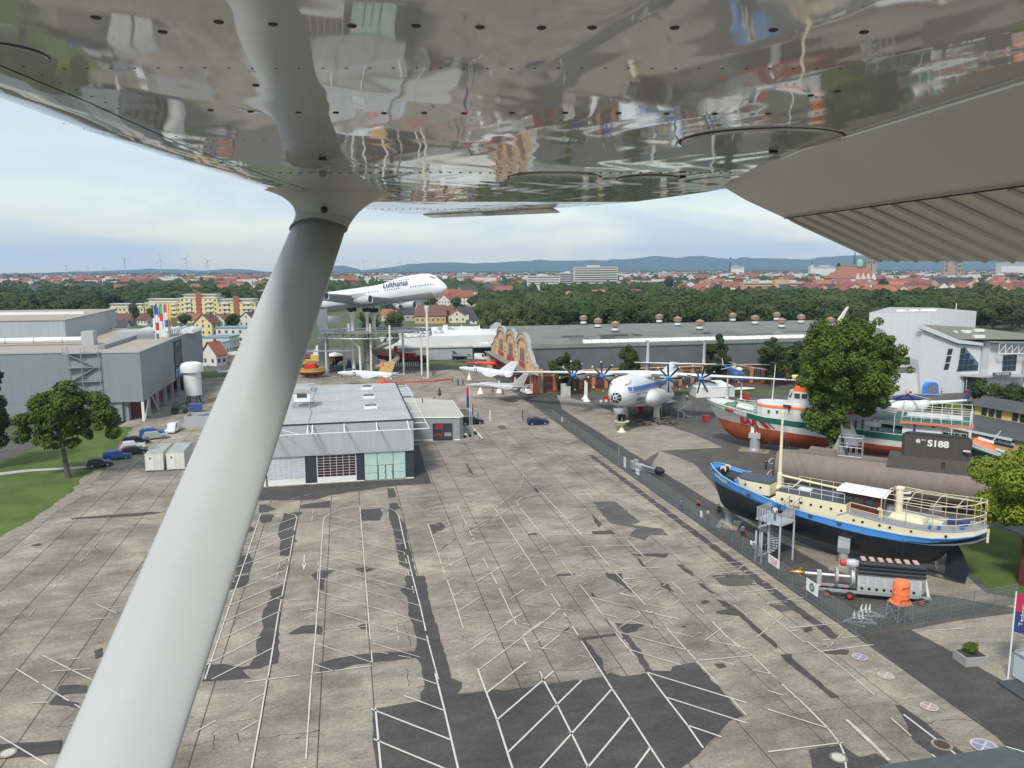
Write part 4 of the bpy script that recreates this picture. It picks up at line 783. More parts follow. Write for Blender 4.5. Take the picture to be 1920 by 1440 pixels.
a = [(7-7*math.cos(PI*i/10), 3+5.4*math.sin(PI*i/10)) for i in range(11)]
obj('end_wall', MB().ext([(0, 0, 0)]*0 or [(x, 0, z) for x, z in a]+[(14, 0, 0), (0, 0, 0)], (0, .3, 0)), WHITE, W3, fix=True); obj('roof', MB().loft([[(x, y, z+.1) for x, z in a] for y in (-.2, 22)], closed=False, cap=False), mat('blue_grey_roof', (.33, .38, .42), .5), W3)
for k, (x, y) in enumerate(((44, 352), (52, 350), (60, 348), (92, 352))):
    Tp = thing('canvas_peak', ['white canvas peak, leftmost behind the pale roof', 'white canvas peak, second from the left behind the pale roof', 'white canvas peak just left of the barrel shaped hall', 'white canvas peak just right of the hall arches'][k], 'tent', (x, y, 3), group='white canvas peaks'); obj('canvas', MB().loft([[(-1.4, -1, 0), (1.4, -1, 0), (1.4, 1, 0), (-1.4, 1, 0)], [(-.6, -.5, 1.6), (.5, -.5, 1.6), (.5, .5, 1.6), (-.6, .5, 1.6)], [(-.1, -.1, 4.2), (.1, -.1, 4.2), (.1, .1, 4.2), (-.1, .1, 4.2)]]), WHITE, Tp)
# ---- right hand modern building, dome and white foyer
D = bld('cinema_drum', 'tall windowless pale grey drum shaped cinema', (200, 255, 0))
b = MB(); n = 28; ring = [(-25+.0, 4)]
pts = [(-20.5, -17.5), (-19.6, -19)]+[(-18+39*i/16, -20-3.2*math.sin(PI*i/16)) for i in range(17)]+[(21.2, -20), (26, 4), (12, 14)]
obj('wall', MB().prism(pts, 0, 16.6), M_DOME, D, fix=True); obj('roof', MB().prism([(x*.99, y*.99) for x, y in pts], 16.6, 16.7), M_ROOFL, D, fix=True)
for x in (-6, -1, 4, 6.5): obj('roof_dome', MB().ball((x+2, -13, 16.7), 1.5, 10, 6, 1.4, 1, .45), WHITE, D)
obj('mast', MB().tube((17, -15, 16.6), (17, -15, 19.5), .12), WHITE, D)
Mo = bld('wedge_building', 'modern pale grey building with tilted roof and tall blue windows', (142, 168, 0))
def ex(pts, y0, y1, nm, m, par=Mo): return obj(nm, MB().ext([(x, y0, z) for x, z in pts], (0, y1-y0, 0)), m, par, fix=True)
ex([(1.5, 0), (18.5, 0), (18.5, 11.9), (10.8, 12.6), (.7, 16.3), (-.1, 9)], 0, 3, 'wall', M_DOME)
obj('rear_wall', MB().prism([(1.5, 3), (18.5, 3), (45, 27), (38, 27)], 0, 12.2), M_DOME, Mo)
ex([(-.6, 16.9), (10.6, 13.0), (18.2, 12.2), (18.2, 12.9), (10.8, 13.9), (-.5, 17.9)], -.9, .6, 'roof_slab', M_DOME)
obj('roof', MB().add([(-.4, -.7, 18.0), (10.8, -.7, 14.0), (41, 27.8, 14.5)], [(0, 1, 2)]).add([(10.8, -.7, 14.0), (34, -.7, 13.4), (60, 27.8, 12.2), (41, 27.8, 14.5)], [(0, 1, 2, 3)]), mat('moss_roof', (.19, .185, .14), .9, var=.15, vs=3), Mo, kind='stuff')
for x, y, z in ((15, 8, 15.0), (24, 13, 14.6), (33, 18, 14.4), (20, 4, 14.1)): obj('roof_window', MB().prism([(x, y), (x+3, y-.3), (x+3.2, y+1), (x+.4, y+1.4)], z-.4, z+.3), WHITE, Mo)
FRB = mat('blue_frame', (.09, .15, .24), .4)
tw = ex([(11.5, 5.6), (18.0, 5.6), (18.0, 7.6), (13.3, 12.0)], -.1, -.04, 'tall_window', FRB)
for i in range(4):
    for j in range(4):
        x0 = 11.8+i*1.55+.12*j; z0 = 5.8+j*1.5
        if z0+1.4 > 12.2-(max(0, x0+1.4-13.3))*.95: continue
        obj('pane', MB().add([(x0, -.14, z0), (x0+1.4, -.14, z0), (x0+1.45, -.14, z0+1.35), (x0+.05, -.14, z0+1.35)], [(0, 1, 2, 3)]), GLASS, tw)
for k in range(3): obj('slit_window', MB().add([(7.6+.3*k, -.1, 6.2+1.9*k), (9.0+.3*k, -.1, 6.2+1.9*k), (9.3+.3*k, -.1, 7.8+1.9*k), (7.9+.3*k, -.1, 7.8+1.9*k)], [(0, 1, 2, 3)]), GLASS, Mo)
ex([(18.9, 0), (48, 0), (48, 11), (40, 12.3), (18.9, 13.1)], -2.2, 22, 'wing_wall', M_DOME)
obj('wing_roof', MB().add([(18, -4.2, 13.3), (50, -6, 12.0), (50, 22, 12.8), (18, 22, 14.2)], [(0, 1, 2, 3)]), M_FELT, Mo)
tr = MB(); 
for k in range(14):
    x = 20+2*k; tr.tube((x, -4.0, 10.4), (x, -4, 12.9), .09, n=4).tube((x, -4.0, 10.4), (x+2, -4, 12.8), .07, n=4)
tr.tube((20, -4, 10.4), (48, -4.2, 9.9), .14).tube((20, -4, 13.0), (48, -5, 12.0), .14); obj('eaves_truss', tr, WHITE, Mo, kind='stuff')
for x, z0, z1 in ((23.2, 5.6, 9.8), (31.5, 5.4, 9.4), (31.5, 0.4, 4.2), (40, 5.4, 9.2)):
    wn = obj('blue_window', MB().box(x, x+4.2, -2.32, -2.25, z0, z1), FRB, Mo)
    for i in range(3):
        for j in range(3): obj('pane', MB().box(x+.15+i*1.37, x+1.35+i*1.37, -2.37, -2.33, z0+.12+j*(z1-z0)/3, z0+(j+1)*(z1-z0)/3-.08), GLASS, wn)
for x in (28.3, 37.6): obj('column', MB().tube((x, -4.2, 0), (x, -4.2, 10.3), .28), M_DOME, Mo)
Fo = bld('white_foyer', 'low white foyer in front of the wedge building with blue framed entrance', (131, 165, 0))
obj('wall', MB().box(0, 27.5, 4, 24, 0, 5.5), M_WP, Fo); obj('roof', MB().box(.2, 27.3, 4.2, 23.8, 5.5, 5.6), mat('dark_gravel_roof', (.11, .105, .095), .9, var=.2, vs=2), Fo)
obj('upper_wall', MB().box(2, 20, 14, 24, 5.6, 9.2), M_WP, Fo); 
wn = obj('strip_window', MB().box(11, 19.5, 13.88, 13.98, 6.4, 8.3), DGREY, Fo)
for k in range(5): obj('pane', MB().box(11.2+1.66*k, 12.7+1.66*k, 13.82, 13.87, 6.6, 8.1), GLASS, wn)
obj('window', MB().box(20.4, 22, 3.9, 3.98, 1.9, 3.5), GLASS, Fo)
obj('entrance_canopy', MB().prism([(23.5, 2.5), (27, -1), (40, -3), (40, 2), (27.6, 4)], 4.4, 4.8), M_CLAD2, Fo, fix=True); obj('entrance_glazing', MB().box(24.8, 38, 2.2, 2.4, 0, 4.4), mat('green_glass', (.03, .05, .05), .15), Fo)
en = bpy.data.objects['entrance_glazing']
for k in range(8): obj('mullion', MB().box(25+1.7*k, 25.15+1.7*k, 2.1, 2.19, 0, 4.4), mat('red_door') if k == 0 else FRB, en)
sg = obj('entrance_sign', MB().box(28.6, 34, -2.4, -2.2, 4.95, 5.75), DGREY, Fo); text('sign_lettering', 'IMAX DOME', .75, basis((31.3, -2.42, 5.33), (1, 0, 0), (0, 0, 1)), WHITE, sg, .01)
for k, x in enumerate((6, 13.5, 17)):
    obj('roof_dome', MB().ball((x, 7+k, 5.6), .7, 8, 6, 1.4, 1, .5), WHITE, Fo)
tb = bld('blue_ticket_booth', 'blue arched display stand against the white foyer wall', (143.5, 166.5, 0), 'booth')
obj('frame', MB().ext([(0, 0, 0), (4, 0, 0), (3.7, 0, 2.4), (3.0, 0, 3.2), (1.0, 0, 3.2), (.3, 0, 2.4)], (0, 1.4, 0)), BLUE, tb, fix=True); obj('panel', MB().box(.8, 3.2, -.08, -.02, .5, 2.4), mat('collage_print', (.2, .2, .2), .6, var=.8, vs=.25), tb)
# ---- marine museum
Mm = bld('marine_museum', 'yellow two stepped marine museum building with long dark roofs', (106.5, 93, 0))
# runs along +X-ish away to the right: axis from (103.7,110) to (112,...)
ang = math.atan2(101.6-110, 105.0-103.7); Mm.location = (103.2, 112.5, 0); Mm.rotation_euler = (0, 0, ang)
obj('front_wall', MB().box(0, 26, 0, 5, 0, 4.6), M_YEL, Mm)
obj('front_roof', MB().add([(-.5, -.5, 4.5), (26, -.5, 4.5), (26, 5.0, 6.2), (-.5, 5.0, 6.2), (-.5, -.5, 4.7), (26, -.5, 4.7), (26, 5.0, 6.4), (-.5, 5.0, 6.4)], [(4, 5, 6, 7), (0, 1, 5, 4), (3, 2, 1, 0), (3, 7, 6, 2), (0, 4, 7, 3)]), M_FELTD, Mm)
obj('clerestory', MB().box(-.2, 26, 5.0, 11, 0, 8.2), mat('yellow_render', (.66, .50, .17), .8), Mm); cl_ = bpy.data.objects['clerestory']
obj('ridge_roof', MB().add([(-.8, 4.3, 8.1), (26, 4.3, 8.1), (26, 8, 9.4), (-.8, 8, 9.4), (26, 12, 8.1), (-.8, 12, 8.1)], [(0, 1, 2, 3), (3, 2, 4, 5)]), M_FELTD, Mm)
for g_ in range(4):
    for k in range(3):
        x = 1.2+5.6*g_+1.35*k; wn = obj('window', MB().box(x, x+.95, 4.9, 4.98, 6.6, 7.9), DGREY, cl_); obj('sash', MB().box(x+.08, x+.44, 4.86, 4.9, 6.7, 7.8).box(x+.51, x+.87, 4.86, 4.9, 6.7, 7.8), GLASS, wn, kind='stuff')
sg = obj('sign_board', MB().box(5.8, 11, -.12, -.02, 3.2, 4.35), mat('sign_navy', (.03, .05, .1), .5), Mm); text('sign_lettering', 'MARINE-MUSEUM', .72, basis((8.4, -.15, 3.78), (1, 0, 0), (0, 0, 1)), WHITE, sg, .01, .015)
obj('door_opening', MB().box(3, 6.5, -.1, -.02, 0, 2.0), BLACK, Mm); obj('green_door', MB().box(11, 13, -.12, -.02, 0, 2.6), mat('green_paint', (.02, .14, .08), .5), Mm)
obj('fascia', MB().box(-.5, 11, -.62, -.5, 4.35, 4.75), WHITE, Mm)
# ---- kiosk roof and brick pavilion at the right edge of the frame
Kk = bld('kiosk', 'dark flat roofed kiosk at the bottom right corner', (30, 30, 0), 'kiosk')
obj('wall', MB().prism([(2, 0), (14, -1), (9.3, 5.6), (1.2, 6.0)], 0, 2.4), M_SOOT, Kk, fix=True); obj('roof', MB().prism([(-2.5, 4.2), (0, 6.6), (9.2, 6.5), (16, -1), (2, -4)], 2.4, 2.6), mat('kiosk_felt', (.07, .085, .082), .8, var=.2, vs=1), Kk, fix=True); obj('roof_trim', MB().path([(9.2, 6.5, 2.55), (16, -1, 2.55)], .07), WHITE, Kk)
Pv = bld('red_pavilion', 'dark red corner of a pavilion at the right edge of the picture', (66.3, 57.2, 0)); obj('wall', MB().box(0, 6, 0, 5, 0, 5.6), mat('burgundy_wall', (.16, .035, .04), .6), Pv); obj('roof', MB().box(-1.4, 7, -1, 6, 5.6, 5.85), DGREY, Pv)
# ================================================================== aircraft, ships and other exhibits
def local(q):                                              # pose from (x, y, z, heading, scale, pitch, bank): x forward, y left, z up
    h, s, p, b = q[3], q[4], q[5], q[6]; f = Vector((math.cos(h)*math.cos(p), math.sin(h)*math.cos(p), math.sin(p))); l = Vector((-math.sin(h), math.cos(h), 0)); u_ = f.cross(l)
    l2 = l*math.cos(b)+u_*math.sin(b); u2 = f.cross(l2)
    return Matrix(((f.x*s, l2.x*s, u2.x*s, q[0]), (f.y*s, l2.y*s, u2.y*s, q[1]), (f.z*s, l2.z*s, u2.z*s, q[2]), (0, 0, 0, 1)))
def sect(x, ry, rz, cz, n=20, sq=1.0, cy=0):
    o = []
    for i in range(n):
        t = 2*math.pi*i/n; c, s = math.cos(t), math.sin(t); o.append((x, cy+ry*abs(c)**sq*(1 if c > 0 else -1), cz+rz*abs(s)**sq*(1 if s > 0 else -1)))
    return o
def wing(root_le, root_te, tip_le, tip_te, tr_, tt):         # 3-D corner points, thickness at root and tip
    rings = []
    for le, te, th in ((Vector(root_le), Vector(root_te), tr_), (Vector(tip_le), Vector(tip_te), tt)):
        d = te-le; rings.append([le, le+d*.08+Vector((0, 0, th*.35)), le+d*.3+Vector((0, 0, th*.5)), le+d*.65+Vector((0, 0, th*.32)), te, le+d*.65-Vector((0, 0, th*.3)), le+d*.3-Vector((0, 0, th*.45)), le+d*.08-Vector((0, 0, th*.3))])
    return rings
def fin(root_le, root_te, tip_le, tip_te, tr_, tt, ax=(0, 1, 0)):
    ax = Vector(ax); rings = []
    for le, te, th in ((Vector(root_le), Vector(root_te), tr_), (Vector(tip_le), Vector(tip_te), tt)):
        d = te-le; rings.append([le, le+d*.25+ax*th*.5, le+d*.6+ax*th*.4, te, le+d*.6-ax*th*.4, le+d*.25-ax*th*.5])
    return rings
M_AIR = mat('airliner_white', (.70, .71, .72), .28, var=.03, vs=8, streak=.03)
M_BELLY = mat('airliner_grey', (.36, .37, .38), .35)
M_NAVY = mat('navy_print', (.03, .05, .16), .5)
# ---- jumbo jet
J = thing('jumbo_jet', 'white four engined jumbo jet perched nose up on tall pillars', 'airliner', (0, 0, 0))
PJ = (23.7, 228.6, 21.8, -.69, .93, .115, -.118); J.matrix_world = local(PJ)
st = [(8.0, .05, .05, 4.6), (7.5, .9, .9, 4.65), (6.5, 1.75, 1.8, 4.8), (5, 2.35, 2.7, 5.2), (3.5, 2.7, 3.45, 5.7), (1.5, 3.0, 3.95, 5.95), (-1.5, 3.2, 4.15, 6.0), (-9, 3.25, 4.1, 5.95), (-13, 3.25, 3.75, 5.6), (-16, 3.25, 3.4, 5.3), (-20, 3.25, 3.25, 5.15), (-40, 3.25, 3.25, 5.15), (-47, 2.7, 2.7, 5.5), (-54, 1.6, 1.7, 6.2), (-60, .4, .5, 7.0)]
full = MB().loft([sect(x, ry, rz, cz, 28) for x, ry, rz, cz in st]); obj('fuselage', full, M_AIR, J, smooth=True, fix=True)
fus = [o for o in J.children][0]
b = MB()
for (x, ry, rz, cz), (x2, ry2, rz2, cz2) in zip(st[4:-3], st[5:-2]):
    a = [p for p in sect(x, ry*1.006, rz*1.006, cz, 28) if p[2] < cz-.45*rz]; c = [p for p in sect(x2, ry2*1.006, rz2*1.006, cz2, 28) if p[2] < cz2-.45*rz2]
    if len(a) == len(c): b.loft([a, c], cap=False, closed=False)
obj('belly_paint', b, M_BELLY, fus, smooth=True)
for s in (1, -1):
    nm = 'far' if s > 0 else 'near'
    obj('wing', MB().loft(wing((-10.5, 3*s, 3.0), (-28, 3*s, 2.7), (-38.5, 30*s, 6.2), (-42.5, 30*s, 6.3), 1.6, .35)), M_BELLY, J, ang=50, fix=True)
    for ex_, ey, ez in ((-12.8, 11.9, 2.2), (-22.3, 21.2, 3.4)):
        e = obj('engine', MB().lathe([(1.0, -4.6), (1.25, -3.2), (1.42, -1.5), (1.40, -.3), (1.22, 0), (1.12, -.1), (1.1, -1.1), (.05, -1.1)], (ex_, ey*s, ez), 20, 'X'), mat('engine_grey', (.46, .47, .48), .35), J, ang=40, fix=True)
        obj('intake', MB().lathe([(1.10, -.32), (.3, -.9), (.02, -.35)], (ex_, ey*s, ez), 20, 'X'), mat('intake_dark', (.05, .05, .055), .4), e); obj('exhaust', MB().lathe([(.75, -6.2), (1.0, -4.5)], (ex_, ey*s, ez), 14, 'X'), STEEL, e)
        obj('pylon', MB().loft(fin((ex_-1, ey*s, ez+1.3), (ex_-6.5, ey*s, ez+.9), (ex_-3, ey*s, ez+2.4), (ex_-9, ey*s, ez+2.3), .5, .4)), M_BELLY, J, fix=True)
    obj('tailplane', MB().loft(wing((-48, 1.4*s, 6.2), (-56, 1.4*s, 6.4), (-56, 11*s, 7.4), (-59, 11*s, 7.5), .8, .2)), M_AIR, J, ang=50, fix=True)
tf = obj('tail_fin', MB().loft(fin((-43, 0, 8.0), (-57, 0, 7.8), (-56, 0, 18.5), (-61, 0, 18.6), 1.0, .3)), mat('tail_navy', (.02, .035, .14), .4), J, ang=50, fix=True)
dsc = obj('tail_emblem', MB().lathe([(2.1, -.62), (2.1, .62)], (-54.5, 0, 13.5), 24, 'Y'), mat('tail_yellow', (.8, .5, .02), .4), tf)
def skin(x, z, off=.02, side=-1):                            # point on the fuselage side
    for (x1, a1, b1, c1), (x0, a0, b0, c0) in zip(st[:-1], st[1:]):
        if x0 <= x <= x1:
            t = (x-x0)/(x1-x0); ry, rz, cz = a0+(a1-a0)*t, b0+(b1-b0)*t, c0+(c1-c0)*t; return (x, side*(ry*math.sqrt(max(.02, 1-((z-cz)/rz)**2))+off), z)
wb = MB()
def winrow(x0, x1, z, step=.9, w_=.34, h_=.46):
    x = x0
    while x > x1:
        p = Vector(skin(x, z-h_/2)); q = Vector(skin(x-w_, z-h_/2)); r_ = Vector(skin(x-w_, z+h_/2)); s_ = Vector(skin(x, z+h_/2)); wb.add([p, q, r_, s_], [(0, 1, 2, 3)]); x -= step
winrow(4.8, -3.6, 5.9); winrow(-8, -13.5, 5.9); winrow(-16.5, -26.5, 5.9); winrow(-29, -38, 5.9); winrow(-4.5, -9, 8.5)
obj('cabin_windows', wb, mat('window_dark', (.04, .05, .06), .3), fus, kind='stuff')
for x in (5.6, -5.4, -14.6, -27.6): p = [Vector(skin(x+dx, z, .03)) for dx, z in ((0, 4.9), (-1.05, 4.9), (-1.05, 6.8), (0, 6.8))]; obj('door', MB().add(p, [(0, 1, 2, 3)]), mat('door_white', (.62, .63, .64), .35), J)
cw = MB(); 
for k in range(5): cw.add([Vector(skin(3.1+k*.3-.0, 8.3-.12*k, .03))*1, Vector(skin(3.1+k*.3+.25, 8.2-.12*k, .03)), Vector(skin(3.1+k*.3+.25, 8.6-.12*k, .03)), Vector(skin(3.1+k*.3, 8.75-.12*k, .03))], [(0, 1, 2, 3)])
obj('cockpit_windows', cw, GLASS, fus, kind='stuff')
text('airline_lettering', 'Lufthansa', 2.6, basis((-9.4, -3.36, 7.45), (1, 0, 0), (0, .16, 1)), M_NAVY, fus, .02, .015)
mg = MB()
for x, y in ((-25.6, -5.5), (-25.6, 5.5), (-22.4, -1.9), (-22.4, 1.9)):
    g_ = obj('main_gear', MB().tube((x, y, 3.5), (x, y, .7), .28), STEEL, J)
    for dx in (-.75, .75):
        for dy in (-.5, .5): obj('wheel', MB().lathe([(.3, -.2), (.62, -.2), (.66, 0), (.62, .2), (.3, .2)], (x+dx, y+dy, .62), 14, 'Y'), BLACK, g_)
g_ = obj('nose_gear', MB().tube((0, 0, 3), (0, 0, .6), .2), STEEL, J)
for dy in (-.4, .4): obj('wheel', MB().lathe([(.3, -.17), (.55, -.17), (.6, 0), (.55, .17), (.3, .17)], (0, dy, .6), 14, 'Y'), BLACK, g_)
def jw(x, y, z): return J.matrix_world @ Vector((x, y, z))
M_PIL = mat('cream_concrete_pillar', (.68, .66, .57), .75, var=.06)
Pf = thing('aircraft_stand', 'cream steel pillars and round grey viewing platform under the jumbo jet', 'viewing platform', (0, 0, 0))
for x, y, r_ in ((-25.6, -5.5, .52), (-25.6, 5.5, .52), (-22.4, -1.9, .48), (-22.4, 1.9, .48), (0, 0, .36)):
    t_ = jw(x, y, .0); c = obj('pillar', MB().lathe([(r_*1.05, 0), (r_, .4), (r_*.95, t_.z-3), (r_*1.0, t_.z-2.2), (r_*2.1, t_.z-.5), (r_*2.2, t_.z-.15), (.1, t_.z-.1)], (t_.x, t_.y, 0), 14), M_PIL, Pf)
for k, (u, v, zt) in enumerate(((613, 703, 16.6), (646, 697, 13), (657, 707, 16.2), (697, 707, 16.2), (733, 711, 16.0), (757, 702, 13), (791, 703, 13))):
    g0 = G(u, v)
    if k == 2:
        obj('pillar', MB().path([(g0.x+3.2, g0.y, 0), (g0.x+3.0, g0.y, 9), (g0.x, g0.y, 12), (g0.x, g0.y, 16.2)], .36, n=10), M_PIL, Pf)
    else: obj('pillar', MB().tube((g0.x, g0.y, 0), (g0.x, g0.y, zt), .31, .29, n=10), M_PIL, Pf)
cx, cy = 9, 243; R0 = 15
def ringp(a, r_): return (cx+r_*math.cos(a), cy+r_*.62*math.sin(a))
dk = MB(); dk.loft([[(*ringp(2*PI*i/40, r_), z) for i in range(40)] for r_, z in ((17.5, 13.4), (17.5, 13.7), (6, 13.7), (6, 13.4))], cap=False); obj('deck', dk, mat('deck_grate', (.20, .215, .22), .6, var=.1), Pf)
tr = MB()
for i in range(40):
    a0, a1 = 2*PI*i/40, 2*PI*(i+1)/40; p, q = ringp(a0, 17.6), ringp(a1, 17.6)
    tr.tube((*p, 13.4), (*p, 11.9), .09, n=4).tube((*p, 11.9), (*q, 13.3), .07, n=4).tube((*p, 11.9), (*q, 11.9), .14, n=5)
obj('edge_truss', tr, STEEL, Pf, kind='stuff')
tr = MB()
for i in range(60):
    a0, a1 = 2*PI*i/60, 2*PI*(i+1)/60; p, q = ringp(a0, 17.4), ringp(a1, 17.4)
    tr.tube((*p, 13.7), (*p, 14.9), .05, n=4)
    for h_ in (14.3, 14.9): tr.tube((*p, h_), (*q, h_), .045, n=4)
obj('railing', tr, STEEL, Pf, kind='stuff')
obj('walkway', MB().box(-16, -8, 236, 238, 8.0, 8.3).box(-8, 3, 236, 238, 8.0, 8.3), STEEL, Pf, kind='stuff')
obj('lift_cage', MB().box(-8.6, -5.4, 248, 251, 0, 20), mat('lift_grey', (.22, .25, .28), .5), Pf)
# spiral slide
sp_ = MB(); rings = []
for k in range(64):
    a = -k*.19+1.0; z = 12.5-k*.185; c = (12+3.3*math.cos(a), 238+3.3*math.sin(a), z); d = Vector((math.sin(a), -math.cos(a), -.12)).normalized(); n_ = Vector((math.cos(a), math.sin(a), 0))
    rings.append([Vector(c)+n_*(.85*math.cos(t))+Vector((0, 0, .85*math.sin(t))) for t in [i*2*PI/8 for i in range(8)]])
sp_.loft(rings); obj('slide_tube', sp_, mat('slide_grey', (.27, .265, .24), .5, var=.1), Pf, fix=True)
st_ = MB()
for k in range(30): a = k*.45; st_.cbox((6.5+1.5*math.cos(a), 240+1.5*math.sin(a), .4+k*.43), (1.6, .5, .08), a)
obj('stair_treads', st_, STEEL, Pf, kind='stuff'); obj('stair_drum', MB().lathe([(1.2, 0), (1.2, 13)], (6.5, 240, 0), 12), mat('slide_grey'), Pf)
for a_ in ((4.2, 233.5, 12.6), (14, 249, 12.6)): obj('brace', MB().bar((9, 241, 6), a_, .6, .6), mat('slide_grey'), Pf)
obj('notice_board', MB().box(-5.2, -1.4, 244, 244.2, 16.2, 18.2), mat('pale_board', (.55, .6, .58), .5), Pf); obj('red_kerb', MB().path([(9.5, 221.5, .2), (24.5, 221.0, .2), (30, 224, .2)], .25, n=5), RED, Pf)
# ---- four-engined turboprop transport
A = thing('turboprop_transport', 'white and blue four engined turboprop transport plane standing on pylons', 'cargo plane', (0, 0, 0))
A.matrix_world = local((50.24, 138.63, 4.03, -2.221, 1.041, .095, .025))
def aw(x, y, z): return A.matrix_world @ Vector((x, y, z))
fs_ = [(0, .05, .05, 3.3), (-.25, .6, .7, 3.35), (-.9, 1.25, 1.5, 3.55), (-2, 1.95, 2.25, 3.9), (-3.5, 2.5, 2.75, 4.15), (-6, 2.85, 3.0, 4.3), (-10, 3.0, 3.05, 4.3), (-28, 3.0, 3.05, 4.3), (-34, 2.8, 2.8, 4.8), (-40, 2.1, 2.2, 5.7), (-46, 1.3, 1.4, 6.7), (-51, .6, .7, 7.5), (-52.5, .1, .1, 7.7)]
b = MB().loft([sect(x, ry, rz, cz, 26) for x, ry, rz, cz in fs_]); fu = obj('fuselage', b, M_AIR, A, smooth=True, fix=True)
def ask(x, z, side, off=.025):
    for (x1, a1, b1, c1), (x0, a0, b0, c0) in zip(fs_[:-1], fs_[1:]):
        if x0 <= x <= x1:
            t = (x-x0)/(x1-x0); ry, rz, cz = a0+(a1-a0)*t, b0+(b1-b0)*t, c0+(c1-c0)*t; return Vector((x, side*(ry*math.sqrt(max(.01, 1-((z-cz)/rz)**2))+off), z))
M_STR = mat('blue_stripe', (.07, .19, .52), .35)
for s in (1, -1):
    X = [-2.2-.8*k for k in range(33)]
    def band(z0, z1, m, nm):
        b = MB().loft([[ask(x, z0(x), s), ask(x, (z0(x)+z1(x))/2, s), ask(x, z1(x), s)] for x in X], closed=False, cap=False); obj(nm, b, m, fu)
    band(lambda x: 4.45+.02*(-x), lambda x: 5.25+.02*(-x), M_STR, 'blue_stripe'); band(lambda x: 4.2+.02*(-x), lambda x: 4.3+.02*(-x), M_STR, 'thin_stripe')
    wb = MB()
    for x in (-5.2, -6.2, -8.6, -9.8, -11): wb.add([ask(x, 3.7, s, .03), ask(x-.35, 3.7, s, .03), ask(x-.35, 4.1, s, .03), ask(x, 4.1, s, .03)], [(0, 1, 2, 3)])
    obj('cabin_windows', wb, DGREY, fu, kind='stuff')
    obj('wheel_sponson', MB().lathe([(.1, .9), (.75, .6), (1.4, -.6), (1.75, -2.5), (1.8, -6), (1.7, -14), (1.2, -17), (.2, -19)], (-12.0, 3.1*s, 2.6), 18, 'X'), M_AIR, A, smooth=True, fix=True)
    obj('intake_opening', MB().lathe([(.5, 0), (.5, .1)], (-11.55, 3.1*s+.25*s, 2.35), 12, 'X'), BLACK, A)
    obj('tail_fin', MB().loft(fin((-46.3, 6.8*s, 6.2), (-50.3, 6.8*s, 6.2), (-47.2, 6.8*s, 14.2), (-50.0, 6.8*s, 14.2), .7, .35)), M_AIR, A, ang=40, fix=True)
    tf = A.children[-1]; obj('rudder_seam', MB().box(-49.0, -48.9, 6.8*s-.32, 6.8*s+.32, 7, 13.8), DGREY, tf); obj('fin_tip', MB().box(-48.6, -46.4, 6.8*s-.12, 6.8*s+.12, 14.2, 14.45), LGREY, tf)
    obj('wing', MB().loft(wing((-16.5, 0, 7.5), (-24.3, 0, 7.3), (-17.3, 11*s, 7.2), (-23.3, 11*s, 7.1), 1.15, .9)).loft(wing((-17.3, 11*s, 7.2), (-23.3, 11*s, 7.1), (-21.2, 31.2*s, 6.75), (-23.6, 31.2*s, 6.75), .9, .25)), M_AIR, A, ang=50, fix=True, kind=None)
    obj('tailplane', MB().loft(wing((-45.5, 0, 8.9), (-50.3, 0, 8.8), (-46.5, 9.8*s, 9.0), (-49.5, 9.8*s, 8.9), .6, .3)), M_AIR, A, ang=50, fix=True)
    for ey in (6.8, 13.1):
        e = obj('engine_nacelle', MB().lathe([(.35, 0), (.62, -.4), (.85, -1.6), (.95, -3.5), (.8, -6.5), (.3, -9.5)], (-13.6, ey*s, 6.75), 14, 'X'), M_AIR, A, smooth=True, fix=True)
        hub = obj('spinner', MB().lathe([(.02, 1.1), (.3, .85), (.48, .3), (.5, -.3), (.4, -.5)], (-13.0, ey*s, 6.75), 14, 'X'), BLUE, A, smooth=True, fix=True)
        a_ = rnd.uniform(0, .7)
        for disc_x, off in ((.25, 0), (-.28, PI/4)):
            for k in range(4):
                t = a_+off+k*PI/2; ra = Vector((0, math.cos(t), math.sin(t))); ta = Vector((.55, -math.sin(t)*.83, math.cos(t)*.83)); c = Vector((-13.0+disc_x, ey*s, 6.75)); rings = []
                for r_, ch, th in ((.4, .2, .14), (1.0, .40, .10), (2.0, .44, .06), (2.85, .40, .04)): rings.append([c+ra*r_+ta*ch/2, c+ra*r_+Vector((th, 0, 0)), c+ra*r_-ta*ch/2, c+ra*r_-Vector((th, 0, 0))])
                bl = obj('propeller_blade', MB().loft(rings), mat('blade_dark', (.025, .028, .035), .4), A, fix=True); obj('blade_tip', MB().loft([[c+ra*2.86+ta*.2, c+ra*2.86-ta*.2], [c+ra*3.08+ta*.16, c+ra*3.08-ta*.16]], cap=False, closed=False).ball(tuple(c+ra*2.97), .11, 6, 4), mat('tip_yellow', (.75, .7, .45), .5), bl, kind='stuff')
obj('tail_pylon', MB().loft(fin((-34, 0, 7.0), (-50, 0, 7.6), (-43.5, 0, 9.4), (-50.5, 0, 9.3), 2.0, 1.2)), M_AIR, A, ang=60, fix=True)
obj('wing_centre', MB().loft([sect(x, ry, rz, 6.9, 16) for x, ry, rz in ((-12.5, .4, .1), (-15, 2.3, .85), (-18, 2.6, 1.05), (-24, 2.5, .95), (-29, .6, .2))]), M_AIR, A, smooth=True, fix=True)
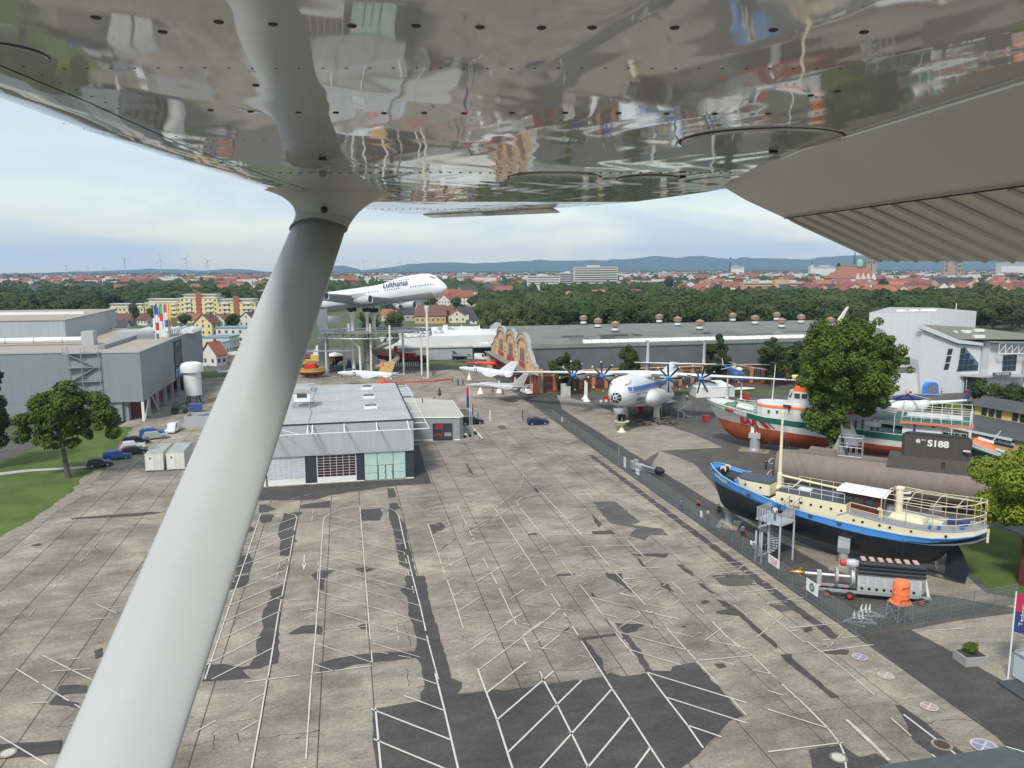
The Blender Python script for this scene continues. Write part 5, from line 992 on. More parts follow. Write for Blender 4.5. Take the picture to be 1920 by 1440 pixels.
# glazed nose and cockpit
nz = obj('glazed_nose', MB().ball((-.95, 0, 3.35), 1.12, 16, 10), mat('nose_glass', (.04, .05, .055), .1), A, smooth=True)
for k in range(8):
    t = k*PI/4; b = MB()
    pts = [(-.95+1.14*math.cos(q), 1.14*math.sin(q)*math.cos(t), 3.35+1.14*math.sin(q)*math.sin(t)) for q in [.28+.16*i for i in range(8)]]; b.path(pts, .05, n=4); obj('nose_frame', b, WHITE, nz)
obj('nose_ring', MB().lathe([(.34, .14), (.34, .22), (.24, .24), (.24, .16)], (-.05, 0, 3.35), 12, 'X'), WHITE, nz)
cw = MB()
for k in range(6):
    a0 = -1.0+k*.34; a1 = a0+.29
    cw.add([(-2.45-1.0*(1-math.cos(a0)), 1.75*math.sin(a0), 6.0), (-2.45-1.0*(1-math.cos(a1)), 1.75*math.sin(a1), 6.0), (-3.2-1.0*(1-math.cos(a1)), 1.55*math.sin(a1), 6.62), (-3.2-1.0*(1-math.cos(a0)), 1.55*math.sin(a0), 6.62)], [(0, 1, 2, 3)])
cpt = obj('cockpit_hood', MB().loft([sect(x, ry, rz, cz, 16) for x, ry, rz, cz in ((-1.9, .3, .1, 5.8), (-2.5, 1.7, .55, 5.9), (-3.3, 1.9, .9, 6.0), (-5, 1.9, 1.0, 6.1), (-8, 1.0, .8, 6.2))]), M_AIR, A, smooth=True, fix=True)
obj('cockpit_windows', cw, GLASS, cpt, kind='stuff', fix=True)
obj('radar_chin', MB().lathe([(.2, -.2), (.85, 0), (1.0, .5), (1.0, 1.0)], (-2.4, 0, .3), 14), M_CLAD2, A); obj('black_panel', MB().add([(-1.35, -1.1, 4.9), (-1.35, 1.1, 4.9), (-2.35, 1.5, 5.9), (-2.35, -1.5, 5.9)], [(0, 1, 2, 3)]), mat('antiglare', (.10, .12, .13), .5), A)
text('maker_lettering', 'ANTONOV', 1.0, basis(ask(-8.2, 2.75, 1, .06), (-1, 0, -.02), (0, .45, 1)), M_STR, fu, .02, .03)
ng = obj('nose_gear', MB().tube((-4.6, 0, 1.8), (-4.6, 0, -.6), .2), DGREY, A)
for dy in (-.45, .45): obj('wheel', MB().lathe([(.2, -.2), (.6, -.2), (.65, 0), (.6, .2), (.2, .2)], (-4.6, dy, -.7), 14, 'Y'), BLACK, ng)
Sd = thing('plane_support', 'cream pylons and steel stairs carrying the turboprop transport plane', 'support', (0, 0, 0))
g0 = G(1167, 800); b = MB(); w0 = aw(-4.6, 0, -1.3)
obj('nose_pylon', MB().lathe([(.95, 0), (.6, .25), (.3, .8), (.26, w0.z-1.1), (.5, w0.z-.6), (1.5, w0.z-.1), (1.5, w0.z), (.05, w0.z)], (w0.x, w0.y, 0), 14), CREAM, Sd)
for lx, ly in ((-18, 3.3), (-18, -3.3), (-11, -2)):
    p = aw(lx, ly, 1.0); obj('main_pylon', MB().lathe([(.9, 0), (.75, .5), (.6, p.z-1), (1.0, p.z)], (p.x, p.y, 0), 12), M_PIL, Sd)
for u, v in ((1100, 752), (1097, 748)):
    p = G(u, v); obj('wing_pylon', MB().lathe([(1.0, 0), (.5, .4), (.25, 1.2), (.22, 4.6)], (p.x, p.y, 0), 10), WHITE, Sd)
p = aw(-17, 6, 0); x0, y0 = G(1240, 785).x, G(1240, 785).y
obj('stair_platform', MB().box(x0-.5, x0+3.6, y0-1, y0+1.6, 3.6, 3.75), STEEL, Sd)
rl = MB()
for q in range(9): rl.tube((x0-.5+q*.51, y0-1, 3.7), (x0-.5+q*.51, y0-1, 4.8), .025, n=4)
for h_ in (4.2, 4.8): rl.path([(x0-.5, y0-1, h_), (x0+3.6, y0-1, h_), (x0+3.6, y0+1.6, h_)], .035, n=4)
for dx, dy in ((-.4, -.9), (3.5, -.9), (-.4, 1.5)): rl.tube((x0+dx, y0+dy, 0), (x0+dx, y0+dy, 3.6), .09, n=6)
obj('stair_frame', rl, STEEL, Sd, kind='stuff')
hs = MB()
for k in range(16): a = k*.42; hs.cbox((x0+5+1.1*math.cos(a), y0-.5+1.1*math.sin(a), .25+k*.23), (1.1, .32, .06), a)
for k in range(32): a = k*.21; hs.tube((x0+5+1.7*math.cos(a), y0-.5+1.7*math.sin(a), .2+k*.115), (x0+5+1.7*math.cos(a), y0-.5+1.7*math.sin(a), 1.3+k*.115), .025, n=3)
hs.tube((x0+5, y0-.5, 0), (x0+5, y0-.5, 4.4), .12); obj('spiral_stair', hs, STEEL, Sd, kind='stuff')
# ---- ships
def hull(T, stn, mats, names, deckm, dz=.5, n=5):
    # stn rows: s, levels z0(keel)..zn, half-breadths b0..bn
    L_ = len(mats)
    for k in range(L_):
        b = MB()
        for sd in (-1, 1):
            rings = []
            for row in stn:
                s, zs, bs = row; ring = []
                for i in range(n+1):
                    t = i/n; z = zs[k]+(zs[k+1]-zs[k])*t
                    if k == 0: y = bs[0]+(bs[1]-bs[0])*math.sin(t*PI/2)**.62
                    else: y = bs[k]+(bs[k+1]-bs[k])*t
                    ring.append((s if not isinstance(s, tuple) else s[k]+(s[k+1]-s[k])*t, sd*y, z))
                rings.append(ring)
            b.loft(rings, closed=False, cap=False)
        obj(names[k], b, mats[k], T, ang=35)
    b = MB(); rings = []
    for s, zs, bs in stn:
        x = s if not isinstance(s, tuple) else s[-1]; rings.append([(x, -bs[-1]*.985, zs[-1]-dz), (x, 0, zs[-1]-dz+.08), (x, bs[-1]*.985, zs[-1]-dz)])
    b.loft(rings, closed=False, cap=False); obj('deck', b, deckm, T)
    b = MB(); 
    for sd in (-1, 1):
        pts = [((s if not isinstance(s, tuple) else s[-1]), sd*bs[-1], zs[-1]) for s, zs, bs in stn]
        for a, c in zip(pts[:-1], pts[1:]): b.bar(a, c, .16, .1)
    return b
def rail(name, par, pts, h_, m, bars=2, step=1.6, r_=.03, kind='stuff', base=0):
    b = MB(); pts = [Vector(p) for p in pts]
    for a, c in zip(pts[:-1], pts[1:]):
        L_ = (c-a).length; k = max(1, round(L_/step))
        for i in range(k+1): p = a.lerp(c, i/k); b.tube(p+Vector((0, 0, base)), p+Vector((0, 0, h_)), r_, n=4)
        for j in range(bars): z = Vector((0, 0, base+(h_-base)*(j+1)/bars)); b.tube(a+z, c+z, r_*.9, n=4)
    return obj(name, b, m, par, kind=kind)
def axisthing(name, lab, cat, A0, B0):
    t = thing(name, lab, cat, (A0[0], A0[1], 0), math.atan2(B0[1]-A0[1], B0[0]-A0[0])); return t
M_HBLK = mat('black_hull_paint', (.013, .017, .023), .5, var=.35, vs=1.6, streak=.4); M_HBLU = mat('sky_blue_hull_paint', (.07, .27, .66), .5, var=.1, vs=1.5); M_DK = mat('grey_deck_paint', (.17, .18, .19), .8, var=.15, vs=1.2); M_DKD = mat('dark_blue_grey_roof', (.06, .07, .085), .6, var=.12)
M_BROWN = mat('varnished_wood', (.085, .022, .012), .4, var=.2, vs=.5)
Bo = axisthing('sailing_barge', 'black and sky blue sailing barge with cream deckhouses and single mast', 'ship', (46.31, 83.04), (60.08, 64.11))
rowsB = [((-2.9, -3.5, -3.75), (5.0, 6.0, 8.1), (.03, .08, .3)), ((-2.2, -2.7, -2.9), (3.1, 6.0, 7.9), (.05, .8, 1.35)), ((-.9, -1.2, -1.3), (2.2, 5.85, 7.3), (.1, 1.65, 2.2)), ((1, .9, .9), (2.0, 5.6, 6.75), (.15, 2.35, 2.75)),
  ((3.2, 3.2, 3.2), (1.85, 5.25, 6.3), (.2, 2.75, 3.0)), ((5.2, 5.2, 5.2), (1.7, 4.95, 5.85), (.2, 2.95, 3.1)), ((7.4, 7.4, 7.4), (1.5, 4.72, 5.4), (.2, 3.0, 3.1)), ((10, 10, 10), (1.3, 4.45, 5.15), (.2, 3.05, 3.1)), ((13, 13, 13), (1.15, 4.2, 5.0), (.2, 3.05, 3.1)),
  ((16, 16, 16), (1.0, 4.1, 4.9), (.2, 3.05, 3.1)), ((19, 19, 19), (1.0, 4.2, 4.9), (.2, 2.95, 3.05)), ((21, 21.5, 21.8), (1.5, 4.5, 5.1), (.15, 2.7, 2.9)), ((22.3, 23.3, 23.8), (2.4, 4.9, 5.45), (.1, 2.1, 2.45)), ((23.2, 24.8, 25.3), (3.8, 5.3, 5.8), (.08, 1.3, 1.6)), ((23.6, 25.6, 26.1), (4.9, 5.6, 6.1), (.03, .2, .3))]
cap_ = hull(Bo, rowsB, [M_HBLK, M_HBLU], ['black_hull', 'blue_strake'], M_DK, .75); obj('gunwale', cap_, mat('pale_blue_trim', (.20, .42, .68), .5), Bo, kind='stuff')
q = MB(); cz = [(12.6, 5.0, 5.6, 3.1), (13.6, 5.02, 6.1, 3.1), (17, 4.95, 5.85, 3.08), (19, 4.95, 5.8, 3.03), (21.8, 5.13, 5.85, 2.88), (23.8, 5.48, 6.1, 2.42), (25.3, 5.83, 6.4, 1.6), (26.15, 6.13, 6.6, .3)]
for sd in (-1, 1): q.loft([[(s, sd*b_, z0), (s, sd*(b_+.03), z1)] for s, z0, z1, b_ in cz], closed=False, cap=False)
qd = obj('cream_quarter', q, CREAM, Bo); obj('quarterdeck', MB().loft([[(s, -b_*.99, z1-.06), (s, 0, z1), (s, b_*.99, z1-.06)] for s, z0, z1, b_ in cz], closed=False, cap=False), mat('pale_deck', (.30, .30, .295), .8, var=.12, vs=1), Bo)
obj('quarter_trim', MB().path([(s, -b_-.03, z1) for s, z0, z1, b_ in cz], .06, n=4), mat('trim_blue_grey', (.25, .32, .42), .5), qd)
for s in (14.4, 15.3, 17.0, 18.0, 20.0, 21.6, 23.1):
    for sd in (-1, 1):
        bw = 3.12 if s < 19 else (2.98 if s < 21 else 2.72); obj('porthole', MB().lathe([(.13, 0), (.13, .1), (.01, .1)], (s, sd*(bw-.02)-(.07 if sd < 0 else -.0), 5.45+max(0, s-20)*.04), 10, 'Y'), BLACK, qd)
for s, z in ((2.2, 5.7), (6.0, 5.15), (9.6, 4.8), (12.7, 4.6)): obj('freeing_port', MB().box(s, s+.45, -3.22 if s > 4 else -2.98, -3.0 if s > 4 else -2.7, z, z+.3), DGREY, Bo)
# forecastle, fore house, trunk, mast
obj('bow_well', MB().loft([[(s, -w_, z), (s, 0, z+.05), (s, w_, z)] for s, w_, z in ((-3.2, .8, 7.5), (-1.8, 1.8, 7.1), (-.2, 2.3, 6.75))], closed=False, cap=False), mat('bow_black', (.02, .022, .025), .6), Bo)
for y in (-.7, .5): w1 = obj('windlass_wheel', MB().lathe([(.36, -.06), (.4, 0), (.36, .06), (.24, .06), (.2, 0), (.24, -.06)], (-1.9, y, 7.75), 14, 'Y'), CREAM, Bo); obj('spokes', MB().bar((-2.2, y, 7.75), (-1.6, y, 7.75), .06, .06).bar((-1.9, y, 7.45), (-1.9, y, 8.05), .06, .06), CREAM, w1)
obj('windlass_drum', MB().lathe([(.22, -.9), (.3, -.4), (.3, .4), (.22, .9)], (-1.9, -.1, 7.6), 12, 'Y'), BLACK, Bo); obj('covered_gear', MB().ball((-.6, -.3, 7.0), .9, 10, 6, 1.3, 1, .6), mat('tarpaulin_black', (.03, .032, .035), .7), Bo)
def house(s0, s1, w0, w1, z0, z1, m, nm, par=Bo, rnd_=0):
    return obj(nm, MB().loft([[(s0, -w0, z0), (s0, w0, z0), (s1, w1, z0), (s1, -w1, z0)], [(s0+rnd_, -w0+.08, z1), (s0+rnd_, w0-.08, z1), (s1, w1-.05, z1), (s1, -w1+.05, z1)]]), m, par, fix=True)
fh = obj('fore_house', MB().prism([(.0, -.9), (.6, -1.6), (1.8, -1.95), (4.6, -2.05), (4.6, 2.05), (1.8, 1.95), (.6, 1.6), (0, .9)], 5.9, 7.15), CREAM, Bo); obj('fore_house_roof', MB().prism([(.15, -.8), (.7, -1.45), (1.8, -1.75), (4.5, -1.8), (4.5, 1.8), (1.8, 1.75), (.7, 1.45), (.15, .8)], 7.15, 7.35), M_DKD, Bo)
for s in (1.6, 3.5): obj('porthole', MB().lathe([(.12, 0), (.12, .1)], (s, -2.12 if s > 2 else -1.98, 6.75), 10, 'Y'), BLACK, fh)
th = house(5.4, 13.3, 2.2, 2.3, 4.75, 6.7, CREAM, 'trunk_house'); obj('trunk_roof', MB().prism([(5.3, -2.1), (13.2, -2.2), (13.2, 2.2), (5.3, 2.1)], 6.7, 6.8), M_DKD, Bo)
for k in range(7): obj('porthole', MB().lathe([(.13, 0), (.13, .12)], (6.2+k*1.1, -2.32, 5.95-.0*k), 10, 'Y'), BLACK, th)
obj('roof_hatch', MB().box(7.2, 8.6, -.2, .6, 6.8, 6.98), WHITE, Bo)
ms = obj('mast', MB().lathe([(.42, 4.9), (.42, 6.6), (.3, 6.9), (.3, 8.2), (.2, 8.5), (.13, 15.6), (.02, 15.7)], (4.9, 0, 0), 12), CREAM, Bo); obj('mast_ball', MB().ball((4.9, 0, 15.6), .16, 8, 6), WHITE, ms)
obj('winch', MB().lathe([(.3, -.7), (.45, -.5), (.25, -.45), (.25, .3), (.45, .35), (.3, .6)], (4.9, -1.2, 5.3), 12, 'Y'), CREAM, Bo); obj('boom', MB().tube((5.1, .3, 8.0), (13.2, 1.1, 7.3), .13), CREAM, Bo); obj('boom_fork', MB().path([(5.2, -.2, 6.9), (6.6, -.2, 7.0), (7.3, .45, 7.8)], .06), CREAM, Bo)
sh = MB()
for s, y in ((8, -2.9), (9.0, -2.9), (6.5, 2.9), (8, 2.9), (1, -2.6), (1, 2.6)): sh.tube((4.9, 0, 14.6), (s, y, 5.8), .012, n=3)
obj('shrouds', sh, DGREY, ms, kind='stuff')
cb = house(12.5, 16.4, 1.35, 1.35, 5.9, 7.7, M_BROWN, 'cabin')
for k in range(3): wn = obj('window', MB().box(12.8+k*1.1, 13.6+k*1.1, -1.40, -1.30, 6.9, 7.5), GLASS, cb)
for k in range(2): wn = obj('window', MB().box(12.42, 12.5, -1.1+k*1.1, -.3+k*1.1, 6.9, 7.5), GLASS, cb)
obj('canopy', MB().loft([[(s, -1.9, 8.0+.02*(s % 2)), (s, -1, 8.28), (s, 0, 8.38+.05*math.sin(s*3)), (s, 1, 8.3), (s, 1.9, 8.05)] for s in (12, 13, 14, 15, 16, 17.1)], closed=False, cap=False), WHITE, Bo)
cps = MB()
for s in (12.1, 17): 
    for y in (-1.8, 1.8): cps.tube((s, y, 5.8), (s, y, 8.0), .04, n=5)
obj('canopy_posts', cps, STEEL, Bo, kind='stuff')
fn_ = obj('funnel', MB().lathe([(.38, 5.8), (.36, 8.9), (.44, 8.95), (.44, 9.15), (.3, 9.2)], (18.0, -.3, 0), 12), CREAM, Bo)
for z in (7.9, 8.5): obj('exhaust_stub', MB().tube((18.0, -.3, z), (18.9, -.1, z+.1), .09).tube((18.9, -.1, z+.1), (18.9, -.1, z+.25), .13), WHITE, fn_)
obj('engine_casing', MB().loft([[(17.2, -1.1, 5.8), (17.2, .9, 5.8), (20.6, .9, 5.8), (20.6, -1.1, 5.8)], [(17.5, -.7, 6.35), (17.5, .6, 6.35), (20.4, .6, 6.2), (20.4, -.7, 6.2)]]), CREAM, Bo); obj('cowl_vent', MB().path([(16.6, -1.5, 5.8), (16.6, -1.5, 6.6), (16.4, -1.7, 6.8)], .2, n=8), CREAM, Bo)
obj('skylight', MB().box(20.9, 22.2, -.6, .5, 5.85, 6.1), CREAM, Bo); obj('dark_locker', MB().box(22.6, 24.4, -.2, 1.1, 5.9, 6.6), M_NAVY, Bo)
for s, y in ((21.5, -2.2), (22.3, -2.1), (24.2, -1.2), (24.6, .9)): bl_ = obj('bollard', MB().lathe([(.14, 5.85), (.14, 6.25), (.24, 6.27), (.24, 6.36)], (s, y, 0), 8), BLUE, Bo)
for s, y in ((.6, -2.35), (-.4, 2.0), (.2, 2.2)): obj('bollard', MB().lathe([(.16, 6.5), (.16, 7.1), (.26, 7.12), (.26, 7.25)], (s, y, 0), 8), M_HBLU, Bo)
sr = [(13.9, -3.0, 6.05), (17, -3.0, 5.85), (19.4, -2.92, 5.8), (21.8, -2.75, 5.85), (23.8, -2.3, 6.1), (25.2, -1.5, 6.4), (25.9, -.4, 6.6), (25.9, .4, 6.6), (25.2, 1.5, 6.4), (23.8, 2.3, 6.1), (21.8, 2.75, 5.85), (19.4, 2.92, 5.8), (17, 3.0, 5.85)]
rail('stern_railing', Bo, sr, 1.25, CREAM, 2, 2.4, .045)
rail('awning_frame', Bo, sr[1:], 2.55, CREAM, 1, 2.6, .045)
aw_ = MB()
for a, c in zip(sr[1:7], sr[:6:-1]): aw_.tube((a[0], a[1], a[2]+2.55), (a[0], 0, 8.75), .035, n=4).tube((a[0], 0, 8.75), (c[0], c[1], c[2]+2.55), .035, n=4)
aw_.path([(17, 0, 8.75), (25.9, 0, 8.95)], .035, n=4)
for yy in (-1, 1): aw_.path([(17, yy*1.6, 8.55), (24.5, yy*1.4, 8.6)], .03, n=4)
obj('awning_bows', aw_, CREAM, Bo, kind='stuff')
rail('trunk_railing', Bo, [(5.6, -2.0, 6.8), (13.0, -2.1, 6.8)], 1.0, WHITE, 2, 1.25, .03); rail('trunk_railing', Bo, [(6.4, 2.0, 6.8), (13.0, 2.1, 6.8)], 1.0, CREAM, 2, 1.25, .03)
obj('rudder', MB().ext([(22.7, 0, .5), (24.6, 0, .25), (24.9, 0, 1.6), (24.2, 0, 3.2), (23.4, 0, 4.6), (22.8, 0, 4.6)], (0, .16, 0)), M_HBLK, Bo, fix=True); obj('propeller', MB().ball((21.9, 0, 1.9), .25, 8, 6).cbox((22.0, 0, 1.9), (.1, .5, 1.6)).cbox((22.0, 0, 1.9), (.1, 1.6, .5)), mat('dull_bronze', (.22, .2, .16), .5), Bo, kind='stuff')
obj('keel_bar', MB().bar((19, 0, 1.0), (24, 0, .5), .2, .2), M_HBLK, Bo); obj('stern_tiller', MB().tube((26.2, .1, 6.3), (26.2, .1, 4.9), .12), CREAM, Bo)
text('bow_name', 'S.KELLEY', .62, basis((-1.5, -1.98, 6.85), (.90, -.42, -.2), (0.1, -.28, 1)), WHITE, Bo, .01)
for x, z, m_ in ((2.6, 2.0, 0), (16.8, 1.2, 1)):
    px_, py_ = (46.5, 85.7) if not m_ else (51.9, 70.4)
    T = thing('hull_pedestal', ['grey concrete pedestal under the bow of the sailing barge', 'grey concrete pedestal under the barge behind the marine engine'][m_], 'pedestal', (px_, py_, 0), .9, 'pedestals carrying the sailing barge')
    obj('base_plate', MB().box(-1.8, 1.8, -1.3, 1.3, 0, .12), M_CONC, T); obj('column', MB().lathe([(.55, .1), (.5, .3), (.5, 2.2)], (0, 0, 0), 12), LGREY, T); obj('head_block', MB().loft([[(-.55, -.6, 1.7), (.55, -.6, 1.7), (.55, .6, 1.7), (-.55, .6, 1.7)], [(-.8, -.6, 2.3), (.6, -.6, 2.2), (.6, .6, 2.2), (-.8, .6, 2.3)], [(-.7, -.6, 3.1), (.5, -.6, 3.3), (.5, .6, 3.3), (-.7, .6, 3.1)]]), LGREY, T)
# ---- rescue cruiser
Sr = axisthing('rescue_cruiser', 'large white green and red sea rescue cruiser propped on land', 'ship', (70.97, 124.42), (98.38, 100.16))
M_ANTI = mat('antifouling_red', (.33, .066, .022), .7, var=.15, vs=2.5, streak=.15); M_GRN = mat('deck_green', (.012, .13, .09), .5, var=.08); M_SW = mat('ship_white', (.68, .68, .66), .4, var=.04, streak=.08)
rowsS = [((-5.3, -6.0, -7.0, -7.7), (4.0, 4.95, 6.6, 8.4), (.03, .05, .3, .8)), ((-4.4, -4.9, -5.6, -6.0), (2.6, 4.85, 6.5, 8.15), (.1, .7, 1.7, 2.5)), ((-2.5, -2.9, -3.3, -3.5), (1.4, 4.7, 6.2, 7.7), (.2, 1.6, 2.6, 3.2)), ((0, 0, 0, 0), (1.0, 4.5, 5.9, 7.0), (.25, 2.6, 3.3, 3.6)), ((3, 3, 3, 3), (.9, 4.3, 5.4, 6.5), (.3, 3.3, 3.7, 3.85)),
  ((8, 8, 8, 8), (.9, 4.05, 5.15, 6.25), (.3, 3.7, 3.9, 4.0)), ((14, 14, 14, 14), (.9, 3.8, 4.9, 6.0), (.3, 3.8, 4.0, 4.0)), ((22, 22, 22, 22), (1.0, 3.5, 4.5, 5.6), (.3, 3.8, 4.0, 4.0)), ((30, 30, 30, 30), (1.4, 3.3, 4.2, 5.3), (.3, 3.6, 3.8, 3.8)), ((33.5, 33.8, 34, 34), (2.0, 3.3, 4.2, 5.2), (.3, 3.2, 3.5, 3.5))]
r1 = [((s[0], s[1], s[2]), z[:3], b[:3]) for s, z, b in rowsS]
cap_ = hull(Sr, rowsS[3:], [M_ANTI, M_SW, M_GRN], ['red_underbody', 'white_topside', 'green_bulwark'], M_GRN, .5); obj('rubbing_strake', cap_, M_SW, Sr, kind='stuff')
cap_ = hull(Sr, rowsS[:4], [M_ANTI, M_SW, M_SW], ['red_forefoot', 'white_bow', 'bow_bulwark'], M_GRN, .9); obj('bow_fender', cap_, WHITE, Sr, kind='stuff')
tb_ = MB().loft([[(34.02, y, z) for y, z in ((-.3, 2.0), (-3.2, 3.3), (-3.5, 5.2), (3.5, 5.2), (3.2, 3.3), (.3, 2.0))], [(34.1, y, z) for y, z in ((-.3, 2.0), (-3.2, 3.3), (-3.5, 5.2), (3.5, 5.2), (3.2, 3.3), (.3, 2.0))]]); obj('transom', tb_, M_GRN, Sr)
text('hull_lettering', 'SAR', 1.85, basis((.4, -3.27, 5.2), (1, -.24, -.09), (0, -.5, 1)), mat('sar_red', (.42, .03, .03), .4), Sr, .03, .08, 1.05)
for k, (x0, w_) in enumerate(((2.1, 1.0), (3.5, .4))): obj('hull_slash', MB().add([(x0, -3.80-.04*k, 5.6-.1*k), (x0+w_, -3.88-.04*k, 5.55-.1*k), (x0+w_+1.2, -3.62-.06*k, 4.45-.05*k), (x0+1.2, -3.5-.06*k, 4.5-.05*k)], [(0, 1, 2, 3)]), mat('sar_red'), Sr)
obj('red_bow_mark', MB().ext([(-3.9, -2.85, 7.0), (-2.4, -3.2, 6.75), (-2.4, -3.25, 7.15), (-3.9, -2.95, 7.35)], (0, -.12, 0)), mat('sar_red'), Sr, fix=True)
def rr_(pts, z0, z1, m, nm, par=Sr, sh=0): return obj(nm, MB().loft([[(x, y, z0) for x, y in pts], [(x+sh, y*.96, z1) for x, y in pts]]), m, par, fix=True)
hp_ = [(1.0, 0), (1.4, -1.3), (2.4, -2.2), (4, -2.6), (20, -2.8), (20, 2.8), (4, 2.6), (2.4, 2.2), (1.4, 1.3)]
fh = rr_(hp_, 5.6, 8.0, M_SW, 'deckhouse'); rr_([(x-(.05 if x < 20 else 0), y*1.0) for x, y in hp_], 8.0, 8.4, ORANGE, 'orange_band'); rr_([(x, y*.97) for x, y in hp_], 8.4, 8.75, M_SW, 'house_coaming')
for s in (3.6, 5.0, 6.0, 10.2, 11.6, 13.4): obj('porthole', MB().lathe([(.22, 0), (.22, .12)], (s, -2.78, 7.35), 12, 'Y'), DGREY, fh)
wh = rr_([(6.2, -.9), (6.8, -1.7), (11.5, -1.9), (11.5, 1.9), (6.8, 1.7), (6.2, .9)], 8.75, 11.0, M_SW, 'wheelhouse', sh=.5)
for x in (7.6, 8.8, 10.0): obj('window', MB().box(x, x+.9, -1.88, -1.78, 9.9, 10.7), GLASS, wh)
obj('window', MB().add([(6.45, -.7, 9.9), (6.45, .7, 9.9), (6.7, .7, 10.75), (6.7, -.7, 10.75)], [(0, 1, 2, 3)]), GLASS, wh); obj('window', MB().add([(6.5, -.95, 9.85), (6.98, -1.7, 9.85), (7.22, -1.66, 10.7), (6.75, -.93, 10.7)], [(3, 2, 1, 0)]), GLASS, wh)
rr_([(7.2, -1.6), (11.5, -1.85), (11.5, 1.85), (7.2, 1.6)], 11.0, 12.3, ORANGE, 'orange_casing', sh=.6); rd = obj('radar_dome', MB().lathe([(.05, -1.6), (.42, -1.3), (.5, -.4), (.42, .3), (.1, .6)], (8.2, -.3, 13.3), 12, 'X'), mat('pale_yellow', (.72, .62, .25), .5), Sr, smooth=True)
obj('radar_mount', MB().lathe([(.5, 12.2), (.35, 12.9)], (8.6, -.1, 0), 10), WHITE, Sr); obj('mast', MB().tube((3.6, 0, 8.7), (3.9, 0, 15.2), .11, .06), WHITE, Sr); obj('aerial', MB().tube((3.9, 0, 15.2), (4.1, 0, 19.5), .03, .02, 4), DGREY, Sr)
obj('black_davit', MB().box(6.0, 7.3, -3.0, -2.7, 8.5, 8.7).tube((7.0, -2.95, 7.6), (7.0, -2.95, 8.6), .12), BLACK, Sr, kind='stuff')
for sd in (-1, 1): rail('bow_railing', Sr, [(-3.2, 3.0*sd, 6.9), (-.5, 3.3*sd, 6.7), (2.4, 3.5*sd, 6.4)], 1.25, WHITE, 3, 1.2, .035)
rail('house_railing', Sr, [(-.5, -1.8, 6.5), (1.0, -2.6, 6.4), (.8, 2.4, 6.4), (-.6, 1.8, 6.5)], 1.8, WHITE, 4, .9, .03)
obj('bow_winch', MB().cbox((-3.6, 0, 7.5), (1.6, 2.2, .7)).lathe([(.4, -1.2), (.4, 1.2)], (-3.0, 0, 7.7), 10, 'Y'), mat('winch_green', (.10, .23, .12), .6), Sr, kind='stuff')
ah = rr_([(24.6, -2.9), (30.2, -2.9), (30.2, 2.9), (24.6, 2.9)], 5.0, 7.6, M_SW, 'aft_house'); obj('upper_deck', MB().box(20.3, 34.3, -3.6, 3.6, 7.6, 7.68), M_GRN, Sr); obj('orange_rail_band', MB().box(24.2, 34.4, -3.72, -3.6, 7.35, 7.75).box(34.3, 34.42, -3.6, 3.6, 7.35, 7.75), mat('pale_orange', (.62, .21, .11), .5), Sr, kind='stuff')
for x in (26.2, 28.8): obj('lamp', MB().box(x, x+.3, -2.98, -2.88, 6.9, 7.25), BLACK, ah)
rail('upper_railing', Sr, [(24.4, -3.5, 7.7), (34.2, -3.5, 7.7), (34.2, 3.5, 7.7), (24.4, 3.5, 7.7), (24.4, -3.5, 7.7)], 2.3, WHITE, 3, 1.5, .05)
rail('upper_railing', Sr, [(26.4, -1.5, 7.7), (31, -1.5, 7.7), (31, 1.2, 7.7)], 1.3, WHITE, 3, 1.3, .045)
obj('upper_benches', MB().box(25, 33, 1.6, 2.4, 8.1, 8.3).box(25, 33, -.6, .2, 8.1, 8.3), WHITE, Sr, kind='stuff')
pst = MB()
for x in (31.5, 34.1): pst.tube((x, -3.5, 5.0), (x, -3.5, 7.6), .09)
pst.tube((33.9, -3.6, 1.5), (33.9, -3.6, 10), .09); obj('deck_posts', pst, WHITE, Sr, kind='stuff')
rail('main_railing', Sr, [(12.5, -3.8, 6.0), (19.5, -3.85, 5.7)], 1.15, WHITE, 3, 1.4, .035); rail('aft_railing', Sr, [(30.3, -3.4, 5.3), (33.6, -3.4, 5.2)], 1.2, WHITE, 3, .9, .04)
# striped canopy over the gangway landing
cn = MB()
for k in range(7): y0 = -3.6+k*.75; obj('awning_stripe', MB().add([(18.2, y0, 9.4-.03*k), (23.6, y0, 8.8-.03*k), (23.6, y0+.75, 8.8), (18.2, y0+.75, 9.4)], [(0, 1, 2, 3)]), (mat('awning_maroon', (.20, .02, .025), .6) if k % 2 == 0 else WHITE), Sr)
obj('awning_posts', MB().tube((18.4, -3.5, 5.8), (18.4, -3.5, 9.3), .06).tube((23.4, -3.5, 5.7), (23.4, -3.5, 8.7), .06), WHITE, Sr, kind='stuff'); obj('stern_counter', MB().box(19, 21.5, -3.2, -2.9, 6.3, 7.2), M_SW, Sr)
fl_ = obj('stern_flag', MB().add([(26.2, -3.78, 7.4), (26.5, -3.8, 6.9), (26.6, -3.85, 5.9), (26.1, -3.85, 5.6)], [(0, 1, 2, 3)]), M_NAVY, Sr)
sp_ped = G(1415, 845); T = thing('hull_pedestal', 'white machinery-like support post under the rescue cruiser near its red bow', 'pedestal', (sp_ped.x, sp_ped.y, 0), -.7)
